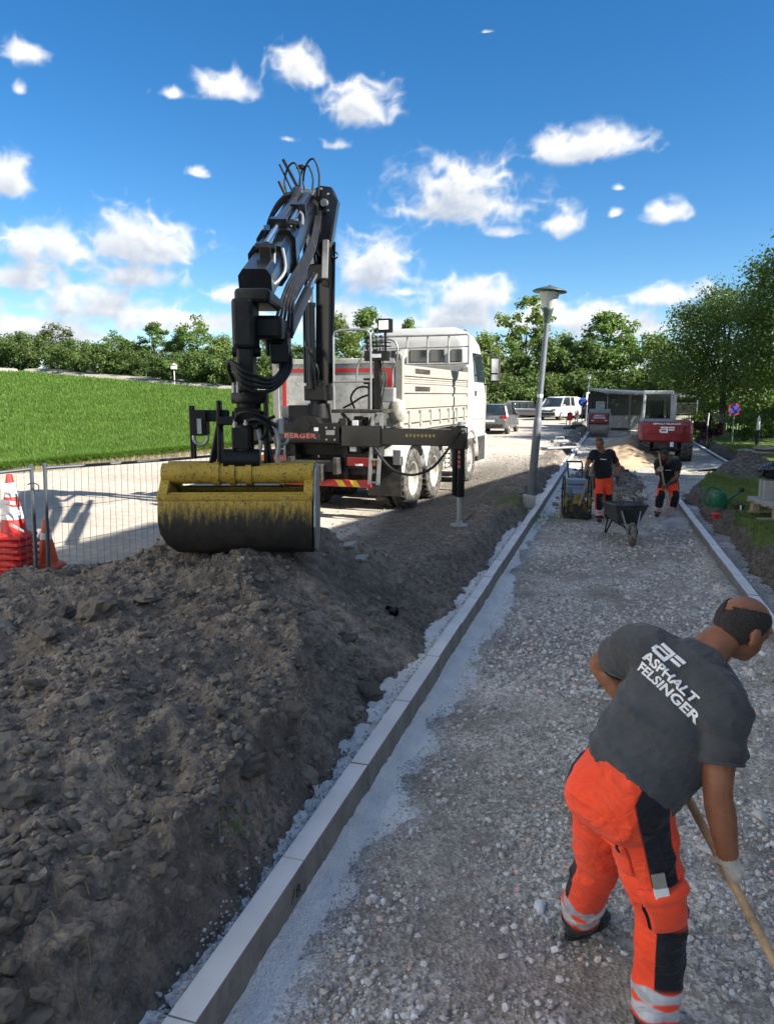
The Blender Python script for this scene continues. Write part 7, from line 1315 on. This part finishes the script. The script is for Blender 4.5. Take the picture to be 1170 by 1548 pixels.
    rows = [(-.02, .178, .142, .01), (.05, .188, .152, .015), (.2, .19, .155 * b_, .025 * b_), (.38, .193, .152 * b_, .022), (.55, .2, .145, .01), (.72, .205, .135, 0), (.84, .195, .118, -.005), (.93, .15, .095, -.008), (.995, .085, .078, 0)]
    m.loft([ering(sp(t_, f), ax(t_), up.cross(ax(t_)), rx * k_, ry * k_, 28, .9) for t_, rx, ry, f in rows])
    for sh, el in (('lsh', 'le'), ('rsh', 're')):
        a, b = L_(J[sh]), L_(J[el]); inner = sp(.80); m.tube(spline([inner.lerp(a, .35), a, a.lerp(b, .35), a.lerp(b, .66)], 4), [.11 * k_ * sl] * 4 + [.100 * k_ * sl] * 4 + [.09 * k_ * sl] * 3 + [.083 * k_ * sl] * 2, 18); m.ell(a, (.098 * k_ * sl,) * 3)
    shm = remesh(m, vx, 6); wrinkle(shm, P.get('fold', .007) * 1.25, 5.0, up.cross(fw) + up * .4, 1); wrinkle(shm, P.get('fold', .007) * .25, 14, None, 2); shm.materials.clear(); shm.materials.append(M[P['shirt']]); shirt = link('shirt', shm, body)
    nb = MB(); nb.tube([nk + ax(1) * (math.cos(2 * math.pi * i / 24) * .076 * k_) + up.cross(ax(1)) * (math.sin(2 * math.pi * i / 24) * .076 * k_) + up * (-.008 + .01 * math.sin(2 * math.pi * i / 24)) for i in range(25)], .008, 6); nb.build('collar', M[P['shirt']], shirt)
    for sh, el in (('lsh', 'le'), ('rsh', 're')): a, b = L_(J[sh]), L_(J[el]); d_ = (b - a).normalized(); u_, v_, _ = frame_from(d_); hb_ = MB(); hb_.tube([a.lerp(b, .655) + (u_ * math.cos(2 * math.pi * i / 24) + v_ * math.sin(2 * math.pi * i / 24)) * .079 * k_ * sl for i in range(25)], .007, 6); hb_.build('sleeve_hem', M[P['shirt']], shirt)
    # --- trousers
    m = MB(); m.loft([ering(sp(t_), ax(0), up.cross(ax(0)), rx * k_, ry * k_, 24, .9) for t_, rx, ry in ((.12, .165, .13), (.03, .18, .147), (-.06, .186, .157), (-.15, .18, .15), (-.24, .155, .125), (-.3, .11, .09))]); legs = []
    for sd in 'lr':
        h_, kn, an = L_(J[sd + 'hip']), L_(J[sd + 'k']), L_(J[sd + 'a']); limb(m, [h_, h_.lerp(kn, .5), kn, kn.lerp(an, .5), an.lerp(kn, .04)], [.120 * k_, .108 * k_, .088 * k_, .084 * k_, .080 * k_], 18); legs.append((sd, h_, kn, an))
    tm = remesh(m, vx, 14); wrinkle(tm, P.get('fold', .007) * .75, 5.5, hr, 4); wrinkle(tm, P.get('fold', .007) * .22, 15, None, 5)
    C = co_of(tm); S = np.full(len(C), -1.); PH = np.zeros(len(C)); D = np.full(len(C), 9.); SD = np.zeros(len(C)); hx = np.array(hr); fwh = np.array(up.cross(hr).normalized())
    for sd, h_, kn, an in legs:
        for i, (a, b) in enumerate(((h_, kn), (kn, an))):
            a, b = np.array(a), np.array(b); ab = b - a; t_ = ((C - a) @ ab) / (ab @ ab); tc2 = np.clip(t_, -.3 if i == 0 else 0, 1.1 if i else 1); pt = a + tc2[:, None] * ab; dv = C - pt; dd = np.linalg.norm(dv, axis=1)
            ob_ = hx * (1 if sd == 'r' else -1); ph = np.degrees(np.arctan2(dv @ fwh, dv @ ob_)); k2 = dd < D; D[k2] = dd[k2]; S[k2] = tc2[k2] + i; PH[k2] = ph[k2]; SD[k2] = 1 if sd == 'r' else -1
    def band(x, a, b, w): return np.minimum(x - a, b - x) / w
    ph0, ph1 = P.get('panel', (-30, 14)); blk = np.minimum(band(S, -.35, .58, 1), band(PH, ph0, ph1, 40)); kp = P.get('kneepad', (20, 135)); blk = np.maximum(blk, np.minimum(band(S, P.get('knee0', 1.02), 1.62, 1), band(PH, kp[0], kp[1], 40))); blk = np.maximum(blk, S - 1.93); b1, b2, b3 = P.get('bands', (1.62, 1.735, 1.90)); sil = np.maximum(band(S, b1, b2, 1), band(S, b2 + .045, b3, 1)) + .02 * np.sin(PH * .06)
    attr(tm, 'black_panel', blk); attr(tm, 'silver_band', sil * 2); tm.materials.clear(); tm.materials.append(M['work_trousers']); tro = link('trousers', tm, body)
    # --- boots
    for sd in 'lr':
        an = L_(J[sd + 'a']); fd = Vector(P['feet'][sd]); pitch = fd.z; fd.z = 0; fd.normalize(); fd = (fd + Vector((0, 0, pitch))).normalized(); sd_ = fd.cross(Vector((0, 0, 1))).normalized(); u_ = sd_.cross(fd); Mx = Matrix((sd_, fd, u_)).transposed(); B = MB()
        B.tube([an + Vector((0, 0, .08)), an, an + Mx @ Vector((0, 0, -.03))], [.056, .052, .05], 14); B.ell(an + Mx @ Vector((0, -.02, -.045)), (.042, .055, .045), 0, 16, 10, Mx); B.ell(an + Mx @ Vector((0, .08, -.045)), (.045, .10, .042), 0, 16, 10, Mx); B.ell(an + Mx @ Vector((0, .15, -.055)), (.05, .065, .036), 0, 16, 10, Mx)
        me = remesh(B, max(vx * .8, .006), 3); me.materials.clear(); me.materials.append(M['boot_black']); bo = link('boot', me, body); so = MB(); out_ = [(math.cos(2 * math.pi * i / 20) * (.048 if math.sin(2 * math.pi * i / 20) > 0 else .042), .07 + math.sin(2 * math.pi * i / 20) * .15) for i in range(20)]
        so.loft([[an + Mx @ Vector((x, y, z)) for x, y in out_] for z in (-.09, -.068)]); so.build('sole', M['base_boot'], bo)
    return body, shirt, tro, dict(up=up, r=sr, fw=fw, L=L_, sp=sp, loc=root_loc)
pm('base_boot', (.03, .028, .026), .9)
def on_surface(me_text, surf, M4, direction, off, mat, name, parent):
    """drapes flat lettering over a garment: each vertex is dropped along DIRECTION onto the surface"""
    bm = bmesh.new(); bm.from_mesh(surf.data); bvh = BVHTree.FromBMesh(bm); bm.free(); d = Vector(direction).normalized()
    b2 = bmesh.new(); b2.from_mesh(me_text); bmesh.ops.triangulate(b2, faces=b2.faces)
    for _ in range(3): bmesh.ops.subdivide_edges(b2, edges=[e for e in b2.edges if e.calc_length() > .012], cuts=1); bmesh.ops.triangulate(b2, faces=[f for f in b2.faces if len(f.verts) > 3])
    for v in b2.verts:
        p = M4 @ v.co; hit = bvh.ray_cast(p - d * .4, d)
        v.co = (hit[0] - d * off) if hit[0] is not None else p
    me = bpy.data.meshes.new(name); b2.to_mesh(me); b2.free(); me.materials.append(mat); return link(name, me, parent)

# --- the near worker, bent over his shovel
SH_A = Vector((1.16, 3.04, .65)); SH_B = Vector((1.33, 2.59, .25)); SAX = (SH_B - SH_A).normalized()
near = dict(pel=(.945, 2.70, .55), neck=(1.335, 2.92, 1.035), head=(1.50, 2.955, 1.15), lsh=(1.115, 3.03, 1.0), rsh=(1.30, 2.69, .905), le=(1.0, 3.25, .86), lw=(1.10, 3.12, .70), re=(1.262, 2.575, .60), rw=(1.315, 2.56, .335), lhip=(.895, 2.79, .46), rhip=(.995, 2.645, .46), lk=(.93, 2.94, .06), la=(.90, 3.08, -.325), rk=(1.085, 2.60, .05), ra=(1.05, 2.50, -.325))
def hl_near(x, y, z): return (z < .062 + .03 * (y < -.03) or y < -.055) and z > -.075 + .9 * max(y + .01, 0) and y < .045 and not (abs(x) > .06 and z < -.045) or (z > .03 and y < .06 and abs(x) > .045)
def bald(x, y, z): return not ((x / .06) ** 2 + ((y + .008) / .088) ** 2 < 1 and z > 0) and y < .04 and z > (-.078 if y < -.03 else -.078 + (y + .03) * 1.6)
body, shirt, tro, inf = person('stout worker in grey printed shirt and orange trousers bent over a shovel', near, dict(voxel=.0075, skin_voxel=.0065, glove_voxel=.0055, k=1.13, skin='skin_tan', hair='hair_dark', hairline=bald, gaze=(.84, .30, -.42), head_up=(.35, .0, .9), head=1.24, belly=1.15, sleeve=1.0, shirt='shirt_grey', fold=.011,
    hands=dict(l=dict(kind='grip', c=SH_A, axis=SAX, glove='glove_grey', s=1.05), r=dict(kind='grip', c=SH_B, axis=SAX, glove='glove_grey', s=1.12)), feet=dict(l=(.7, .45, -.05), r=(.6, .75, 0)), panel=(-44, -6), kneepad=(-62, 110)))
Lf, up, rr, fw = inf['L'], inf['up'], inf['r'], inf['fw']
rt_ = (rr - up * rr.dot(up)).normalized(); nb_ = -fw; _q = Matrix.Rotation(R(-17), 3, nb_); rt_, ut_ = _q @ rt_, _q @ up                                       # text axes on the back
c0 = inf['sp'](.68) + nb_ * .2 - rt_ * .01
Mx = Matrix((rt_, ut_, nb_)).transposed().to_4x4(); Mx.translation = c0
def back_text(body_, size, x, y, **k):
    me = text_mesh(body_, size, ext=0, align='LEFT', **k); o = on_surface(me, shirt, Mx @ Matrix.Translation((x, y, 0)), -nb_, .0035, M['print_white'], 'back_print', shirt); return o
back_text('ASPHALT', .052, -.135, .005, bold=.0016, sx=1.35); back_text('FELSINGER', .052, -.135, -.042, bold=.0016, sx=1.35)
lg = MB(); s_ = .066
for x0, y0, x1, y1 in ((-.9, .22, .12, .45), (-.12, -.22, .12, .22), (-.9, -.45, .12, -.22), (-1.05, -.36, -.82, .05), (-.9, -.02, -.12, .12), (.2, .22, 1.05, .45), (.2, -.1, 1.0, .1)): lg.add([(x0 * s_, y0 * s_, 0), (x1 * s_, y0 * s_, 0), (x1 * s_, y1 * s_, 0), (x0 * s_, y1 * s_, 0)], [(0, 1, 2, 3)])
on_surface(lg.mesh('emblem', []), shirt, Mx @ Matrix.Translation((-.062, .066, 0)), -nb_, .0035, M['print_white'], 'emblem', shirt)
# cargo pocket on the right thigh with flap, brush, seams
def leg_frame(t_):
    a, b = Lf(near['rhip']), Lf(near['rk']); d = (b - a).normalized(); p = a.lerp(b, t_); o = Vector((.80, -.58, 0)); o = (o - d * o.dot(d)).normalized(); return p, d, o, d.cross(o).normalized()
bmh = bmesh.new(); bmh.from_mesh(tro.data); bvh_t = BVHTree.FromBMesh(bmh); bmh.free()
def patch(name, mat, t0, t1, a0, a1, thick, nu=14, nv=14, puff=.0, parent=tro):
    """cloth patch lying on the right leg between two heights and two angles about its axis"""
    top = []; 
    for i in range(nv + 1):
        p, d, o, f = leg_frame(t0 + (t1 - t0) * i / nv); row = []
        for j in range(nu + 1):
            an = R(a0 + (a1 - a0) * j / nu); dr = (o * math.cos(an) + f * math.sin(an)); hit = bvh_t.ray_cast(p + dr * .35, -dr); h_ = hit[0] if hit[0] is not None else p + dr * .11; e = min(i, nv - i, j, nu - j); row.append(h_ + dr * (thick * min(1, e / 1.0 + .15) + puff * math.sin(math.pi * i / nv) ** .6 * math.sin(math.pi * j / nu) ** .6))
        top.append(row)
    m = MB(); n = nu + 1; m.add([q for r_ in top for q in r_], [(i * n + j, i * n + j + 1, (i + 1) * n + j + 1, (i + 1) * n + j) for i in range(nv) for j in range(nu)], 0, True); o = m.build(name, M[mat], parent); s2 = o.modifiers.new('thick', 'SOLIDIFY'); s2.thickness = .006; s2.offset = -1; return o
pk = patch('cargo_pocket', 'pocket_orange', .60, 1.0, 4, 92, .006, puff=.030); patch('pocket_flap', 'pocket_orange', .55, .70, 0, 96, .022, puff=.018); patch('back_pocket', 'pocket_orange', .12, .42, 98, 146, .003, puff=.003)
for a in (2, 95): patch('pocket_gusset', 'cloth_black', .70, .98, a - 2.5, a + 2.5, .012, 3, 8)
patch('pocket_tab', 'cloth_black', .12, .2, 108, 113, .010, 3, 4)
p, d, o, f = leg_frame(.50); an = R(58); dr = o * math.cos(an) + f * math.sin(an); hit = bvh_t.ray_cast(p + dr * .35, -dr)[0]; bt = thing('paint_brush', 'small flat brush stuck in the near worker\'s thigh pocket', 'brush', body.location + hit + dr * .022); m = MB(); tx = d.cross(dr).normalized(); m.bar(-d * .055, d * .0, .05, .012, 0, dr); m.build('bristles', M['brush_metal'], bt, .002); m = MB(); m.bar(d * .001, d * .05, .054, .016, 0, dr); m.build('ferrule', M['cone_white'], bt, .002)
# his shovel
sv = thing('shovel', 'wooden shafted shovel held by the near worker', 'shovel', tuple(SH_B)); m = MB(); a0, a1 = SH_A - SAX * .22 - SH_B, SAX * .92; m.tube([a0, a0.lerp(a1, .4) + Vector((.004, 0, 0)), a1], [.016, .018, .018], 14); m.build('shaft', M['shaft_wood'], sv); m = MB(); m.tube([SH_A + SAX * .10 - SH_B, SH_A + SAX * .30 - SH_B], .0186, 14); m.build('grip_tape', M['tape_red'], sv)
bd = SAX; e0 = SAX * .9; sdv = bd.cross(Vector((0, 0, 1))).normalized(); m = MB(); nn = bd.cross(sdv).normalized(); m.loft([[e0 + bd * y + sdv * x + nn * (-abs(x) * .2 + .004 * q2) for x in (-w, -w * .5, 0, w * .5, w)] + [e0 + bd * y + sdv * x + nn * (-abs(x) * .2 + .004 * q2 - .004) for x in (w, w * .5, 0, -w * .5, -w)] for y, w, q2 in ((-.06, .02, 0), (.02, .06, 0), (.06, .11, 0), (.2, .115, 0), (.27, .08, 0), (.30, .02, 0))]); m.build('blade', M['shovel_blade'], sv)

# --- the two workers by the wheelbarrow
def hl_full(x, y, z): return z > .02 + 1.1 * max(y - .02, 0) or (y < .0 and z > -.06)
W1 = dict(pel=(4.40, 14.78, .45), neck=(4.335, 14.72, .985), head=(4.25, 14.63, 1.17), lsh=(4.52, 14.74, .935), rsh=(4.175, 14.72, .93), le=(4.72, 14.82, .67), lw=(4.67, 14.68, .43), re=(4.03, 14.62, .72), rw=(3.985, 14.47, .56), lhip=(4.49, 14.78, .38), rhip=(4.31, 14.76, .38), lk=(4.53, 14.78, .05), la=(4.60, 15.02, -.345), rk=(4.285, 14.60, .05), ra=(4.32, 14.64, -.345))
S0, S1 = Vector((4.10, 14.42, .80)), Vector((3.90, 14.62, -.12)); ax1 = (S1 - S0).normalized(); hp = S0.lerp(S1, .36)
_, sh1, _, i1 = person('worker in black shirt and orange trousers standing by the plate compactor', W1, dict(voxel=.012, skin_voxel=.010, k=.98, skin='skin_tan', hair='hair_brown', hairline=hl_full, gaze=(-.35, -.75, -.55), head_up=(-.1, -.4, .9), shirt='shirt_black', fold=.008,
    hands=dict(l=dict(kind='relaxed', d=(-.12, -.1, -1), side=(0, 1, 0), glove='glove_dark'), r=dict(kind='grip', c=hp, axis=ax1, glove='glove_dark')), feet=dict(l=(.2, -1, 0), r=(-.25, -1, 0)), panel=(-20, 25), kneepad=(30, 150), knee0=.85))
t = thing('shovel', 'brown shafted tool held by the worker at the compactor', 'shovel', tuple(S0)); m = MB(); m.tube([Vector((0, 0, 0)) - ax1 * .02, S1 - S0], .017, 10); m.build('shaft', M['shaft_wood'], t); m = MB(); e = S1 - S0; m.box(e + ax1 * .1, (.2, .02, .26)); m.build('blade', M['chassis_black'], t, .01)
W2 = dict(pel=(6.0, 15.42, .30), neck=(5.83, 15.12, .755), head=(5.70, 14.98, .90), lsh=(6.03, 15.10, .70), rsh=(5.65, 15.12, .715), le=(5.99, 14.98, .43), lw=(5.80, 14.87, .30), re=(5.57, 14.95, .50), rw=(5.58, 14.86, .60), lhip=(6.09, 15.42, .24), rhip=(5.90, 15.42, .24), lk=(6.06, 15.18, -.03), la=(6.06, 15.32, -.345), rk=(5.74, 15.16, -.03), ra=(5.74, 15.27, -.345))
S0, S1 = Vector((5.57, 14.86, .80)), Vector((5.745, 14.68, -.22)); ax2 = (S1 - S0).normalized()
_, sh2, _, i2 = person('worker in black shirt bending forward over a shovel at the right kerb', W2, dict(voxel=.012, skin_voxel=.010, k=1.0, skin='skin_dark', hair='hair_dark', hairline=hl_full, gaze=(-.25, -.62, -.75), head_up=(-.2, -.6, .75), shirt='shirt_black', fold=.008, belly=1.1,
    hands=dict(l=dict(kind='grip', c=S0.lerp(S1, .56), axis=ax2, glove='glove_dark'), r=dict(kind='grip', c=S0.lerp(S1, .18), axis=-ax2, glove='glove_grey')), feet=dict(l=(.1, -1, 0), r=(-.45, -1, 0)), panel=(-20, 25), kneepad=(-10, 170), knee0=.72))
t = thing('shovel', 'wooden shafted shovel of the bending worker', 'shovel', tuple(S0)); m = MB(); m.tube([-ax2 * .12, S1 - S0], .017, 10); m.build('shaft', M['shaft_wood'], t); m = MB(); e = S1 - S0; m.prism([(-.1, 0), (.1, 0), (.11, -.2), (0, -.28), (-.11, -.2)], -.004, .004, Matrix.Translation(e + Vector((0, -.01, .06))) @ Matrix.Rotation(R(72), 4, 'X')); m.build('blade', M['shovel_blade'], t)
def chest_logo(sh, i_, side):
    c = i_['sp'](.72) + i_['fw'] * .2 + i_['r'] * side; rx = -i_['r']; rx = (rx - i_['up'] * rx.dot(i_['up'])).normalized(); Mq = Matrix((rx, i_['up'], i_['fw'])).transposed().to_4x4(); Mq.translation = c; q = MB()
    for x0, y0, x1, y1 in ((-.06, .0, -.02, .014), (-.012, -.008, .02, .008), (.026, -.012, .06, .0)): q.add([(x0, y0, 0), (x1, y0, 0), (x1, y1, 0), (x0, y1, 0)], [(0, 1, 2, 3)])
    on_surface(q.mesh('chest_print', []), sh, Mq, -i_['fw'], .004, M['print_white'], 'chest_print', sh)
chest_logo(sh1, i1, .02); chest_logo(sh2, i2, .02)
